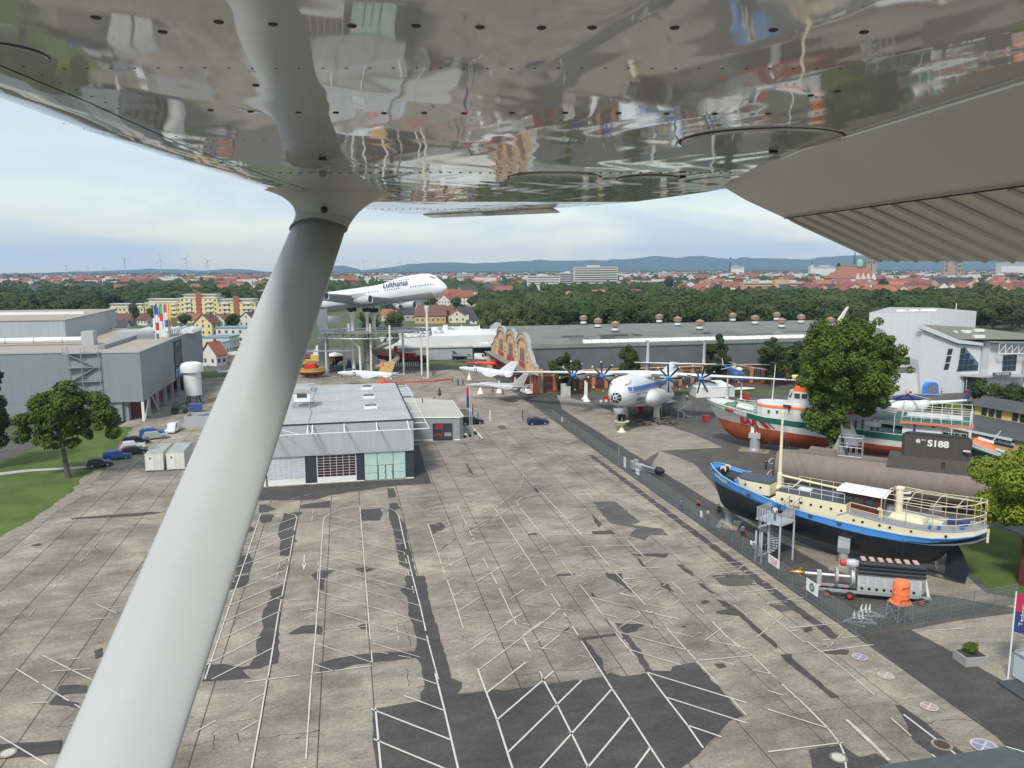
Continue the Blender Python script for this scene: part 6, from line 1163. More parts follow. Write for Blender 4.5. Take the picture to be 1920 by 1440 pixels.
obj('base_plate', MB().box(-2.6, 2.6, -1.6, 1.2, 0, .15), M_CONC, T); obj('column', MB().lathe([(1.05, .15), (.9, .6), (.9, 2.4)], (0, 0, 0), 14), LGREY, T); obj('saddle', MB().box(-1.0, 1.0, -.9, .9, 2.4, 3.3), M_CLAD2, T); obj('prop_post', MB().box(-.75, -.2, -.35, .3, 3.3, 5.2).box(.2, .75, -.35, .3, 3.3, 5.2).box(-.75, .75, -.4, .35, 5.0, 5.6), WHITE, T, kind='stuff')
for k, (s, nm) in enumerate(((17, 'middle'), (29, 'stern'))):
    p = Vector((70.97, 124.42, 0))+Vector((.749, -.663, 0))*s; T = thing('hull_pedestal', 'dark steel cradle under the red hull of the rescue cruiser, towards its '+nm, 'pedestal', p, -.7); obj('column', MB().box(-.8, .8, -.8, .8, 0, 1.2), DGREY, T)
# daughter boat on the stern ramp
Db = thing('daughter_boat', 'small white green and orange rescue boat on the stern ramp of the large cruiser', 'boat', (0, 0, 0)); Db.matrix_world = local((70.97+.749*32.4-.663*1.2, 124.42-.663*32.4-.749*1.2, 4.1, math.atan2(-.663, .749), 1, -.26, 0))
rd_ = [((0, -.3, -.4), (.2, 1.0, 1.7), (.03, .1, .35)), ((1, .9, .9), (-.1, .8, 1.5), (.1, 1.0, 1.2)), ((3, 3, 3), (-.2, .7, 1.35), (.1, 1.35, 1.5)), ((6.5, 6.6, 6.6), (-.1, .6, 1.2), (.1, 1.25, 1.35))]
cap_ = hull(Db, rd_, [M_GRN, M_SW], ['green_hull', 'white_topside'], M_GRN, .25); obj('orange_deckhouse', MB().loft([[(1.2, -.8, 1.3), (1.2, .8, 1.3), (5.2, .95, 1.2), (5.2, -.95, 1.2)], [(2.2, -.5, 2.1), (2.2, .5, 2.1), (4.6, .7, 1.9), (4.6, -.7, 1.9)]]), ORANGE, Db, fix=True); obj('white_roof', MB().box(2.3, 4.5, -.55, .55, 2.05, 2.3), WHITE, Db); obj('mast', MB().tube((4.3, 0, 2.2), (4.8, 0, 4.3), .06).tube((4.5, -.5, 3.4), (4.5, .5, 3.4), .05), WHITE, Db)
# ---- submarine
Su = thing('submarine', 'long brown grey submarine with dark conning tower marked S188', 'submarine', (61.6, 98.7, 0), -.72)
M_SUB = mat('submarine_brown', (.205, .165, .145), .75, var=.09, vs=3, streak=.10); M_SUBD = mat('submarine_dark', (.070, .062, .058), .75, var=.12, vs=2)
ss = [(-.6, 2.3), (-.2, 2.55), (3, 2.65), (26, 2.65), (32, 2.2), (38, 1.2), (42, .3)]
obj('pressure_hull', MB().loft([sect(x, r_, r_, 3.45, 30) for x, r_ in ss]), M_SUB, Su, ang=40, fix=True); obj('dark_bow_end', MB().loft([sect(x, r_, r_*.9, 3.2, 20) for x, r_ in ((-1.0, 1.6), (-.55, 2.2))]), M_SUBD, Su, fix=True)  # separate dark end piece at the bow
obj('deck_casing', MB().prism([(2.2, -.9), (8, -1.1), (14, -1.2), (26, -1.2), (30, -.8), (30, .8), (2.2, .9)], 5.7, 6.12), M_SUB, Su)
obj('fore_hump', MB().loft([[(3.4, -.9, 6.0), (7.4, -.95, 6.0), (7.4, .95, 6.0), (3.4, .9, 6.0)], [(3.8, -.8, 6.75), (7.0, -.85, 6.6), (7.0, .85, 6.6), (3.8, .8, 6.75)]]), M_SUB, Su, fix=True)
obj('tower_base', MB().loft([[(13.7, -1.9, 5.0), (13.7, 1.9, 5.0), (28, 1.9, 5.0), (28, -1.9, 5.0)], [(14.0, -1.35, 7.1), (14.0, 1.35, 7.1), (27, 1.3, 7.1), (27, -1.3, 7.1)]]), M_SUBD, Su, fix=True)
tw = obj('conning_tower', MB().prism([(15.4, 0), (15.8, -.75), (17, -1.0), (22, -.95), (23.4, -.3), (23.6, 0), (23.4, .3), (22, .95), (17, 1.0), (15.8, .75)], 7.1, 9.95), M_SUBD, Su, fix=True); obj('tower_cap', MB().prism([(15.7, 0), (16.3, -.8), (22, -.8), (23.2, 0), (22, .8), (16.3, .8)], 9.95, 10.15), mat('tower_top', (.03, .028, .026), .8), Su)
text('pennant_number', 'S188', 1.15, basis((19.7, -1.04, 9.05), (1, .01, 0), (0, 0, 1)), WHITE, tw, .02, .05, 1.1)
em = obj('emblem', MB().lathe([(.27, 0), (.27, .04), (.17, .045), (.17, 0)], (17.35, -1.04, 9.25), 14, 'Y'), WHITE, tw); obj('star_marks', MB().cbox((17.85, -1.05, 9.45), (.16, .03, .16)).cbox((18.15, -1.05, 9.45), (.14, .03, .14)).cbox((17.35, -1.05, 9.2), (.16, .03, .22)), WHITE, em, kind='stuff')
for k in range(5): obj('step', MB().box(20.2, 20.7, -1.62-.02*k+.0, -1.5, 6.6-.3*k+.1, 6.68-.3*k+.1), BLACK, Su)
obj('hydroplane_light', MB().box(22.6, 23.4, -1.15, -.9, 8.4, 8.55), WHITE, Su)
hb = MB()
for z, r_ in ((2.4, 1.0), (4.3, .8)): hb.path([(-1.2+r_*.4*math.cos(t), -.9+r_*.9*math.cos(t), z+r_*math.sin(t)*.5) for t in [i*2*PI/16 for i in range(17)]], .05, n=5)
obj('bow_hoops', hb, WHITE, Su, kind='stuff')
for s in (3, 20): p = Vector((61.6, 98.7, 0))+Vector((math.cos(.72), -math.sin(.72), 0))*s; T = thing('hull_pedestal', 'dark cradle under the submarine towards its '+('open bow end' if s < 10 else 'conning tower'), 'pedestal', p, -.72); obj('saddle_block', MB().loft([[(-.8, -2, 0), (.8, -2, 0), (.8, 2, 0), (-.8, 2, 0)], [(-.6, -1.4, 1.4), (.6, -1.4, 1.4), (.6, 1.4, 1.4), (-.6, 1.4, 1.4)]]), DGREY, T)
# cage stair and gangway between submarine and cruiser
def sw_(s, y, z): return Su.matrix_world_ @ Vector((s, y, z)) if hasattr(Su, 'matrix_world_') else Matrix.Translation(Su.location) @ Matrix.Rotation(-.72, 4, 'Z') @ Vector((s, y, z))
Gw = thing('gangway', 'grey steel cage and railed gangway from submarine up to the rescue cruiser', 'gangway', (0, 0, 0))
c0 = [sw_(7.6, -.9, 6.1), sw_(10.6, -.9, 6.1), sw_(10.6, 1.3, 6.1), sw_(7.6, 1.3, 6.1)]
cg = MB()
for i in range(4):
    a, b2 = c0[i], c0[(i+1) % 4]; n_ = 4 if i % 2 == 0 else 2
    for k in range(n_): p = a.lerp(b2, k/n_); cg.tube(p, p+Vector((0, 0, 2.7)), .05, n=5)
    for h_ in (.05, 1.35, 2.7): cg.tube(a+Vector((0, 0, h_)), b2+Vector((0, 0, h_)), .05, n=5)
obj('cage_frame', cg, STEEL, Gw, kind='stuff')
a, b2 = sw_(9.2, 1.3, 7.2), Vector((80.0, 110.5, 6.4)); dirn = (b2-a); sdn = Vector((dirn.y, -dirn.x, 0)).normalized()*.75
obj('ramp', MB().add([a-sdn, a+sdn, b2+sdn, b2-sdn, a-sdn-Vector((0, 0, .2)), a+sdn-Vector((0, 0, .2)), b2+sdn-Vector((0, 0, .2)), b2-sdn-Vector((0, 0, .2))], [(0, 1, 2, 3), (4, 5, 6, 7), (0, 4, 7, 3), (1, 5, 6, 2)]), STEEL, Gw)
for s_ in (-1, 1): rail('ramp_railing', Gw, [a+sdn*s_, b2+sdn*s_], 1.15, STEEL, 2, .35, .022)
a2 = sw_(7.6, 1.2, 6.4); b3 = sw_(2.2, 2.6, 3.4); obj('stair_flight', MB().add([a2, a2+Vector((.9, .7, 0)), b3+Vector((.9, .7, 0)), b3], [(0, 1, 2, 3)]), STEEL, Gw); rail('stair_railing', Gw, [a2, b3], 1.1, STEEL, 2, .4, .025); rail('stair_railing', Gw, [a2+Vector((.9, .7, 0)), b3+Vector((.9, .7, 0))], 1.1, STEEL, 2, .4, .025)
# ---- stair tower to the sailing barge
St = thing('stair_tower', 'galvanised stair tower with railed platform beside the sailing barge', 'staircase', (0, 0, 0)); M_GZ = mat('pale_galvanised', (.50, .53, .57), .45, metal=.25, var=.06)
pc = [Vector((43.9, 74.9, 4.6)), Vector((45.2, 72.0, 4.6)), Vector((47.7, 73.2, 4.6)), Vector((46.5, 76.2, 4.6))]
obj('platform', MB().prism([(p.x, p.y) for p in pc], 4.42, 4.6), M_GZ, St)
for x, y, z in ((45.25, 72.15, 4.4), (47.6, 73.25, 4.4), (43.25, 73.6, 3.6), (43.6, 73.0, 3.6), (46.4, 76, 4.4), (44.5, 74.9, 4.4)): obj('post', MB().tube((x, y, 0), (x, y, z), .11, n=8), M_GZ, St)
rail('platform_railing', St, [pc[1], pc[0], pc[3]], 1.25, M_GZ, 1, .16, .022); rail('platform_railing', St, [pc[1]+Vector((0, 0, 0)), pc[2], pc[2].lerp(pc[3], .3)], 1.25, M_GZ, 1, .16, .022)
for i in range(22):
    a = 2.2+i*.38; z = .22+i*.2; cx_, cy_ = 45.0, 74.0
    tr = MB().add([(cx_+.12*math.cos(a), cy_+.12*math.sin(a), z), (cx_+1.15*math.cos(a), cy_+1.15*math.sin(a), z), (cx_+1.15*math.cos(a+.4), cy_+1.15*math.sin(a+.4), z), (cx_+.12*math.cos(a+.4), cy_+.12*math.sin(a+.4), z), (cx_+.12*math.cos(a), cy_+.12*math.sin(a), z-.06), (cx_+1.15*math.cos(a), cy_+1.15*math.sin(a), z-.06), (cx_+1.15*math.cos(a+.4), cy_+1.15*math.sin(a+.4), z-.06), (cx_+.12*math.cos(a+.4), cy_+.12*math.sin(a+.4), z-.06)], [(0, 1, 2, 3), (4, 5, 6, 7), (0, 1, 5, 4), (1, 2, 6, 5), (2, 3, 7, 6), (3, 0, 4, 7)]); obj('tread', tr, M_GZ, St)
rail('spiral_railing', St, [(45.0+1.15*math.cos(2.2+i*.38), 74.0+1.15*math.sin(2.2+i*.38), .22+i*.2) for i in range(23)], 1.0, M_GZ, 1, .25, .018); obj('centre_column', MB().tube((45, 74, 0), (45, 74, 5.6), .11), M_GZ, St)
gb2 = thing('boarding_plank', 'brown boarding plank with dark handrails between stair tower and barge', 'gangway', (0, 0, 0)); a, b2 = Vector((47.0, 74.4, 4.65)), Vector((49.9, 76.0, 5.75)); sdn = Vector((-.28, .5, 0)); obj('plank', MB().add([a-sdn, a+sdn, b2+sdn, b2-sdn, a-sdn-Vector((0, 0, .1)), a+sdn-Vector((0, 0, .1)), b2+sdn-Vector((0, 0, .1)), b2-sdn-Vector((0, 0, .1))], [(0, 1, 2, 3), (4, 5, 6, 7), (0, 4, 7, 3), (1, 5, 6, 2)]), mat('weathered_wood', (.22, .18, .14), .85), gb2)
for s_ in (-1, 1): rail('handrail', gb2, [a+sdn*s_, b2+sdn*s_], 1.1, DGREY, 2, 1.2, .025)
# ---- ship engine on its trailer
E_ = thing('ship_engine', 'large pale marine diesel engine with golden propeller on a wheeled trailer', 'engine', (45.9, 64.4, 0), -.46)
M_ENG = mat('engine_pale_grey', (.48, .49, .49), .4, metal=.2, var=.08, vs=.7); M_GOLD = mat('golden_bronze', (.48, .30, .06), .3, metal=.8)
obj('trailer_bed', MB().box(-1.0, 9.2, -.75, -.55, .6, .82).box(-1.0, 9.2, .55, .75, .6, .82).box(-1, -.8, -.55, .55, .6, .82).box(9, 9.2, -.55, .55, .6, .82), LGREY, E_, kind='stuff')
for x in (-.2, 1.9, 6.3, 8.3):
    for y in (-.95, .95): wl = obj('wheel', MB().lathe([(.1, -.13), (.34, -.13), (.40, -.06), (.40, .06), (.34, .13), (.1, .13)], (x, y, .4), 16, 'Y'), BLACK, E_); obj('hub', MB().lathe([(.22, -.15), (.22, .15)], (x, y, .4), 12, 'Y'), RED, wl)
obj('engine_base', MB().box(2.6, 8.3, -.75, .75, .86, 1.5), M_ENG, E_); eb = bpy.data.objects['engine_base']
for k in range(8): obj('port_hole', MB().lathe([(.14, 0), (.14, .02)], (3.0+.66*k, -.775, 1.18), 12, 'Y'), BLACK, eb)
obj('cylinder_block', MB().loft([[(2.6, -.75, 1.5), (2.6, .75, 1.5), (8.3, .75, 1.5), (8.3, -.75, 1.5)], [(2.6, -.5, 2.55), (2.6, .5, 2.55), (8.3, .5, 2.55), (8.3, -.5, 2.55)]]), M_ENG, E_, fix=True); cbk = bpy.data.objects['cylinder_block']
for k in range(7): obj('inspection_cover', MB().cbox((3.1+.78*k, -.66, 2.0), (.58, .06, .7), 0, Matrix.Rotation(-.21, 4, 'X')), LGREY, cbk)
for y, z in ((-.62, 2.78), (-.52, 3.2), (-.62, 3.62), (.1, 3.5), (.4, 2.9)): obj('exhaust_pipe', MB().tube((2.6, y, z), (8.6, y, z), .22, n=10), mat('pipe_black', (.03, .032, .034), .35), E_)
for k in range(7): obj('rocker_cover', MB().cbox((3.1+.78*k, .0, 3.95), (.42, .9, .14)), mat('rocker_pink', (.50, .36, .32), .5), E_)
tc = obj('turbocharger', MB().lathe([(.3, -.9), (.42, -.7), (.45, -.1), (.3, .3)], (2.4, -.35, 3.5), 12, 'X'), M_ENG, E_); obj('red_cap', MB().lathe([(.32, -1.4), (.36, -.95)], (2.4, -.35, 3.5), 12, 'X'), RED, tc)
obj('flywheel', MB().lathe([(.5, -.2), (.85, -.15), (.88, 0), (.85, .15), (.5, .2)], (2.2, 0, 2.0), 22, 'X'), M_ENG, E_); obj('brake_disc', MB().lathe([(.3, -.16), (.8, -.12), (.8, .12), (.3, .16)], (.75, 0, 2.0), 22, 'X'), mat('disc_pink', (.42, .33, .32), .5), E_)
obj('shaft', MB().tube((-2.4, 0, 2.0), (2.2, 0, 2.0), .12, n=10), WHITE, E_); obj('shaft_bearing', MB().box(-1.05, -.65, -.3, .3, .86, 2.35), M_ENG, E_); obj('bearing_prop', MB().tube((-1.9, 0, 1.7), (-.8, 0, .9), .04), DGREY, E_)
pr_ = obj('propeller', MB().lathe([(.02, -1.0), (.16, -.6), (.28, -.1), (.26, .35), (.15, .5)], (-2.7, 0, 2.0), 14, 'X'), M_GOLD, E_, smooth=True)
for k in range(4): t = .5+k*PI/2; ra = Vector((0, math.cos(t), math.sin(t))); ta = Vector((.7, -math.sin(t)*.7, math.cos(t)*.7)); c = Vector((-2.6, 0, 2.0)); obj('blade', MB().loft([[c+ra*r_+ta*ch, c+ra*r_+Vector((.03, 0, 0)), c+ra*r_-ta*ch, c+ra*r_-Vector((.03, 0, 0))] for r_, ch in ((.2, .1), (.4, .22), (.62, .14))]), M_GOLD, pr_, fix=True)
obj('white_spar', MB().tube((9.0, -.3, .8), (8.5, -.3, 3.4), .14, .05), WHITE, E_)
Bu = thing('orange_drum', 'orange drum buoy standing on a grey steel frame by the fence', 'buoy', (48.9, 57.9, 0))
obj('drum', MB().lathe([(.95, 1.65), (.95, 1.75), (.72, 1.8), (.72, 2.6), (.76, 2.62), (.76, 2.68), (.72, 2.7), (.72, 3.6), (.66, 3.72), (.02, 3.75)], (0, 0, 0), 20), mat('faded_orange', (.80, .20, .07), .5, var=.08, vs=.5), Bu, ang=30); fm = MB()
dr_ = [o for o in Bu.children][0]; text('drum_lettering', 'SEENOT', .24, basis((-.12, -.735, 3.3), (1, 0, 0), (0, 0, 1)), mat('drum_print', (.35, .05, .02), .6), dr_, .01); text('drum_lettering', 'RETTUNG', .24, basis((-.12, -.735, 2.1), (1, 0, 0), (0, 0, 1)), mat('drum_print'), dr_, .01)
for x in (-.8, .8):
    for y in (-.8, .8): obj('stand_leg', MB().tube((x, y, 0), (x*.9, y*.9, 1.65), .06, n=6), STEEL, Bu)
for x, y, x2, y2 in ((-.8, -.8, .8, -.8), (.8, -.8, .8, .8), (-.8, .8, .8, .8), (-.8, -.8, -.8, .8)): fm.tube((x, y, .1), (x2*.9, y2*.9, 1.5), .035, n=5).tube((x2, y2, .1), (x*.9, y*.9, 1.5), .035, n=5).tube((x*.9, y*.9, 1.6), (x2*.9, y2*.9, 1.6), .05, n=5)
obj('stand_braces', fm, STEEL, Bu, kind='stuff')
for k, (x, y) in enumerate(((44.4, 57.6), (45.9, 58.6))):
    T = thing('ramp_rack', ['low grey triangular rack with white prongs, nearest the fence corner', 'low grey triangular rack with white prongs, beside the orange drum'][k], 'rack', (x, y, 0), -.45+.1*k, 'racks with white prongs')
    f_ = MB(); P = [(-1.3, -.5, .55), (1.5, -.4, .55), (.2, .9, .55)]
    for i in range(3): f_.bar(P[i], P[(i+1) % 3], .12, .12)
    f_.bar(P[0], (.5, -.3, .1), .1, .1).bar(P[2], (.5, -.3, .1), .1, .1); obj('frame', f_, LGREY, T, kind='stuff')
    for j, (dx, dy) in enumerate(((-.35, .1), (.05, .15), (.4, .2))): pg = obj('prong', MB().loft([[(dx-.06, dy-.05, .6), (dx+.1, dy-.05, .6), (dx+.1, dy+.05, .6), (dx-.06, dy+.05, .6)], [(dx-.12, dy-.04, 1.0), (dx+.02, dy-.04, 1.05), (dx+.02, dy+.04, 1.05), (dx-.12, dy+.04, 1.0)], [(dx, dy-.02, 1.4), (dx+.04, dy-.02, 1.42), (dx+.04, dy+.02, 1.42), (dx, dy+.02, 1.4)]]), WHITE, T)
# ================================================================== fences, vehicles, people, plants, small exhibits
M_FEN = mat('fence_grey', (.20, .22, .22), .5, metal=.3)
def fence(name, lab, a, b, h_, step, top=0):
    T = thing(name, lab, 'fence', (a[0], a[1], 0), math.atan2(b[1]-a[1], b[0]-a[0])); L_ = math.hypot(b[0]-a[0], b[1]-a[1]); n = round(L_/step); s = L_/n
    pm = MB().box(-.035, .035, -.035, .035, 0, h_+.06).mesh('fence_post', M_FEN)
    w_ = MB()
    for k in range(13): z = .08+k*(h_-.12)/12; w_.box(.035, s-.035, -.012, .012, z, z+(.055 if k % 3 == 0 else .03), False)
    for k in range(1, int(s/.2)): w_.box(k*.2-.006, k*.2+.006, -.006, .006, .06, h_-.03, False)
    wm = w_.mesh('mesh_panel', M_FEN)
    for k in range(n+1): o = obj('fence_post', pm, parent=T); o.location = (k*s, 0, 0)
    for k in range(n): o = obj('mesh_panel', wm, parent=T, kind='stuff'); o.location = (k*s, 0, 0)
    return T
fence('mesh_fence', 'long grey mesh fence between the parking apron and the exhibits', (43.05, 56.1), (43.05, 158), 2.1, 2.5)
fence('mesh_fence', 'short grey mesh fence turning right at the orange drum', (43.05, 56.1), (62, 58.2), 2.1, 2.7)
fence('mesh_fence', 'short grey fence beside the sliding gate and blue car', (36.5, 158.5), (43.05, 158.2), 2.1, 2.2)
gt = thing('sliding_gate', 'grey sliding gate across the apron beyond the shop annex', 'gate', (26.8, 158.3, 0))
rail('gate_leaf', gt, [(0, 0, .25), (9.6, 0, .25)], 1.75, M_FEN, 2, .28, .03)
for x, h_ in ((0, 2.1), (2.6, 2.6), (9.7, 2.1)): obj('gate_post', MB().box(x-.1, x+.1, -.1, .1, 0, h_), WHITE if h_ > 2.2 else DGREY, gt)
obj('gate_track', MB().box(-.2, 9.7, -.12, .12, 0, .22), LGREY, gt)
def board(name, lab, p, ang_, w_, h_, z, m, txt=None, tm=None, cat='sign', post=False):
    T = thing(name, lab, cat, p, ang_); obj('panel', MB().box(-w_/2, w_/2, -.04, 0, z, z+h_), m, T)
    if txt:
        for i, (s_, sz, zz) in enumerate(txt): text('lettering', s_, sz, basis((0, -.055, z+zz), (1, 0, 0), (0, 0, 1)), tm or M_RT, T, .005)
    if post: obj('post', MB().tube((0, 0, 0), (0, 0, z), .05), STEEL, T)
    return T
PIb = -PI/2
board('fence_sign', 'white sign with red lines of text on the fence by the stair tower', (42.98, 69.4, 0), PIb, 2.1, .9, 1.25, WHITE, [('Zugang zum Schiff', .2, .68), ('nur mit gueltiger', .2, .45), ('Eintrittskarte', .2, .22)], M_RT)
t_ = board('fence_sign', 'white sign with green emblem on the fence by the marine engine', (42.98, 62.6, 0), PIb, 1.9, 1.2, 1.1, WHITE)
obj('emblem', MB().lathe([(.42, -.05), (.42, -.07)], (0, 0, 1.7), 18, 'Y'), mat('emblem_green', (.08, .18, .10), .5), t_); obj('emblem_core', MB().lathe([(.26, -.075), (.26, -.08)], (0, 0, 1.7), 5, 'Y'), mat('emblem_grey', (.35, .37, .36), .5), t_)
board('fence_sign', 'small white notice on the fence left of the pink shirted visitor', (42.98, 86.3, 0), PIb, .55, .8, 1.1, WHITE, [('!', .5, .4)], DGREY); board('fence_sign', 'small white notice near the far end of the fence', (42.98, 150, 0), PIb, .7, .9, 1.0, WHITE)
board('fence_sign', 'white notice with framed square on the fence by the grey gun', (42.98, 108.0, 0), PIb, 1.3, .9, .9, WHITE, [('INFO', .35, .45)], DGREY); board('fence_sign', 'tall pale board on the fence just left of the grey gun', (42.98, 113.5, 0), PIb, 1.0, 1.7, .6, mat('pale_board'))
board('small_box', 'small white box hanging on the fence left of the stair tower', (42.95, 74.0, 0), PIb, .45, .45, 1.9, WHITE, cat='box')
T = thing('lamp_pole', 'thin tall steel pole standing behind the fence', 'pole', (43.4, 117.5, 0)); obj('shaft', MB().tube((0, 0, 0), (0, 0, 5.2), .07, .05), STEEL, T); obj('base', MB().lathe([(.2, 0), (.2, .12), (.08, .2)], n=8), STEEL, T)
# grey twin gun on the fence line
T = thing('deck_gun', 'light grey naval gun with dark base lying along the fence', 'gun', (45.2, 112.2, 0), -.95)
obj('carriage', MB().box(-1.6, .4, -.6, .6, .4, 1.3).cbox((-1.2, .5, 1.5), (.7, .4, .6)).cbox((-1.2, -.5, 1.5), (.7, .4, .6)), LGREY, T, kind='stuff'); obj('barrel', MB().tube((0, 0, 1.2), (3.2, 0, 1.0), .16, .12), LGREY, T); obj('muzzle_cover', MB().lathe([(.5, 2.8), (.6, 3.4), (.3, 4.2)], (0, 0, .9), 12, 'X'), BLACK, T); obj('stand', MB().box(-1.8, 3.0, -.3, .3, 0, .4), DGREY, T)
# ---- road vehicles
def paint(n, c): return mat(n+'_car_paint', c, .25, metal=.2, coat=.5)
def car(lab, x, y, rz, pm, L_=4.3, W_=1.8, Hc=1.45, kind='hatch', cat='car', sc=1.0, group=None):
    T = thing('parked_car' if cat == 'car' else 'parked_van', lab, cat, (x, y, .008), rz, group)
    h_ = L_/2; b = .62; 
    if kind == 'van': P = [(-h_, .3), (-h_, b), (-h_+.02, Hc-.15), (-h_+.15, Hc), (h_-1.6, Hc), (h_-.95, b+.42), (h_-.15, b+.2), (h_, b), (h_, .3)]
    elif kind == 'suv': P = [(-h_, .35), (-h_, b+.1), (-h_+.06, b+.42), (-h_+.25, Hc), (h_-1.95, Hc), (h_-1.25, b+.42), (h_-.15, b+.28), (h_, b), (h_, .35)]
    else: P = [(-h_, .3), (-h_, b), (-h_+.08, b+.32), (-h_+.45, Hc-.05), (-h_+.9, Hc), (h_-2.0, Hc), (h_-1.2, b+.34), (h_-.15, b+.14), (h_, b-.05), (h_, .3)]
    rings = []
    for yy, zs, xs in ((-W_/2, 1, 1), (-W_/2+.05, 1, 1), (W_/2-.05, 1, 1), (W_/2, 1, 1)):
        ring = []
        for px_, pz in P:
            q = yy
            if pz > b+.35: q = yy*.84
            if abs(yy) == W_/2: px_ *= .985; pz = pz if pz < b+.35 else pz-.03
            ring.append((px_*sc, q*sc, pz*sc))
        rings.append(ring)
    obj('body', MB().loft(rings), pm, T, ang=40, fix=True); g = MB(); zt = Hc-.10; zb = b+.40
    for s in (-1, 1):
        yo = s*(W_/2*.84+.015); yb = s*(W_/2*.9+.0)
        x0, x1, x2 = (-h_+.5, h_-2.05, h_-1.45) if kind != 'van' else (h_-2.2, h_-1.65, h_-1.15)
        g.add([(x0*sc, yb*sc*.985, zb*sc), (x2*sc, yb*sc*.985, zb*sc), (x1*sc, yo*sc, zt*sc), ((x0+.12)*sc, yo*sc, zt*sc)], [(0, 1, 2, 3)])
    obj('side_windows', g, GLASS, T, kind='stuff')
    fx0, fx1 = ((h_-1.96, h_-1.28) if kind != 'van' else (h_-1.58, h_-.98)); wd = W_*.40
    obj('windscreen', MB().add([(fx1*sc+.03, -wd*sc, (b+.40)*sc), (fx1*sc+.03, wd*sc, (b+.40)*sc), (fx0*sc+.03, wd*.92*sc, (Hc-.05)*sc), (fx0*sc+.03, -wd*.92*sc, (Hc-.05)*sc)], [(0, 1, 2, 3)]), GLASS, T)
    rx0, rx1 = (-h_+.07, -h_+.42) if kind == 'hatch' else (-h_+.03, -h_+.2 if kind == 'suv' else -h_+.05)
    obj('rear_window', MB().add([(rx0*sc-.03, -wd*sc, (b+.38)*sc), (rx0*sc-.03, wd*sc, (b+.38)*sc), (rx1*sc-.03, wd*.92*sc, (Hc-.1)*sc), (rx1*sc-.03, -wd*.92*sc, (Hc-.1)*sc)], [(3, 2, 1, 0)]), GLASS, T)
    for wx in (-h_+.8, h_-.85):
        for s in (-1, 1): wl = obj('wheel', MB().lathe([(.12, -.11), (.3, -.11), (.33, -.05), (.33, .05), (.3, .11), (.12, .11)], (wx*sc, s*(W_/2-.08)*sc, .33), 14, 'Y'), BLACK, T); obj('rim', MB().lathe([(.19, -.12), (.2, 0), (.19, .12)], (wx*sc, s*(W_/2-.08)*sc, .33), 10, 'Y'), STEEL, wl)
    for s in (-1, 1): obj('headlight', MB().cbox(((h_-.06)*sc, s*.62*sc, (b-.02)*sc), (.1, .32, .14)), mat('lamp_clear', (.7, .7, .7), .1), T); obj('tail_light', MB().cbox(((-h_+.03)*sc, s*.7*sc, (b+.1)*sc), (.08, .2, .2)), mat('lamp_red', (.4, .02, .02), .2), T)
    return T
bk = paint('black', (.012, .012, .014)); bl = paint('blue', (.02, .09, .34)); wt = paint('white', (.70, .70, .69)); sv = paint('silver', (.38, .39, .40)); nv = paint('navy', (.014, .02, .07))
Rg = 'cars parked in a row by the left lawn'
car('small black hatchback, nearest of the row by the left lawn', -40.6, 136.2, .25, bk, 3.9, group=Rg); car('bright blue hatchback parked behind the nearest black one', -39.3, 141.0, .3, bl, 4.4, Hc=1.55, group=Rg)
car('dark saloon half hidden behind the bright blue hatchback', -37.2, 144.2, .3, bk, 4.4, group=Rg); car('white hatchback in the middle of the row by the left lawn', -38.6, 148.8, .25, wt, 4.1, group=Rg)
car('long black car just beyond the white hatchback', -39.2, 153.0, .3, bk, 4.7, group=Rg); car('silver estate car second from the far end of the row', -36.6, 157.0, .3, sv, 4.6, group=Rg); car('blue estate car at the far end of the row', -38.0, 160.4, .25, bl, 4.6, group=Rg)
car('white panel van facing the camera beside the left hall', -34.6, 163.0, -PI/2-.1, wt, 4.4, 1.85, 1.95, 'van', 'van')
car('dark navy hatchback parked beside the far end of the fence', 38.6, 153.3, 0.0, nv, 4.4, 1.8, 1.5, 'suv'); car('black off road car half hidden behind the shop annex', 25.2, 156.8, .1, bk, 4.8, 1.85, 1.75, 'suv')
car('white delivery van parked by the red museum doors', 45.6, 193.0, -PI/2+.15, wt, 4.4, 1.8, 2.0, 'van', 'van'); car('white van behind the red jet by the dark garage', 47.5, 271, -.6, wt, 5.2, 2.0, 2.4, 'van', 'van'); car('black pick up car in front of the open garage', 40, 275, .1, bk, 5.2, 1.9, 1.9, 'suv')
rw2 = random.Random(8)
for k in range(7): car(['white', 'silver', 'pale', 'silver', 'blue', 'white', 'silver'][k]+' car, number '+['one', 'two', 'three', 'four', 'five', 'six', 'seven'][k]+' from the left on the raised car park beyond the pale roof', 10, 10, 0, [wt, sv, wt, sv, bl, wt, sv][k], group='cars on the raised car park').location = (G(822+k*7.5, 622-(k % 2)*5, 5).x, G(822+k*7.5, 622-(k % 2)*5, 5).y, 4.5)
p0 = G(845, 618, 5); obj('car_park', MB().box(p0.x-22, p0.x+24, p0.y-30, p0.y+26, -.3, 4.5), M_WP, kind='structure')
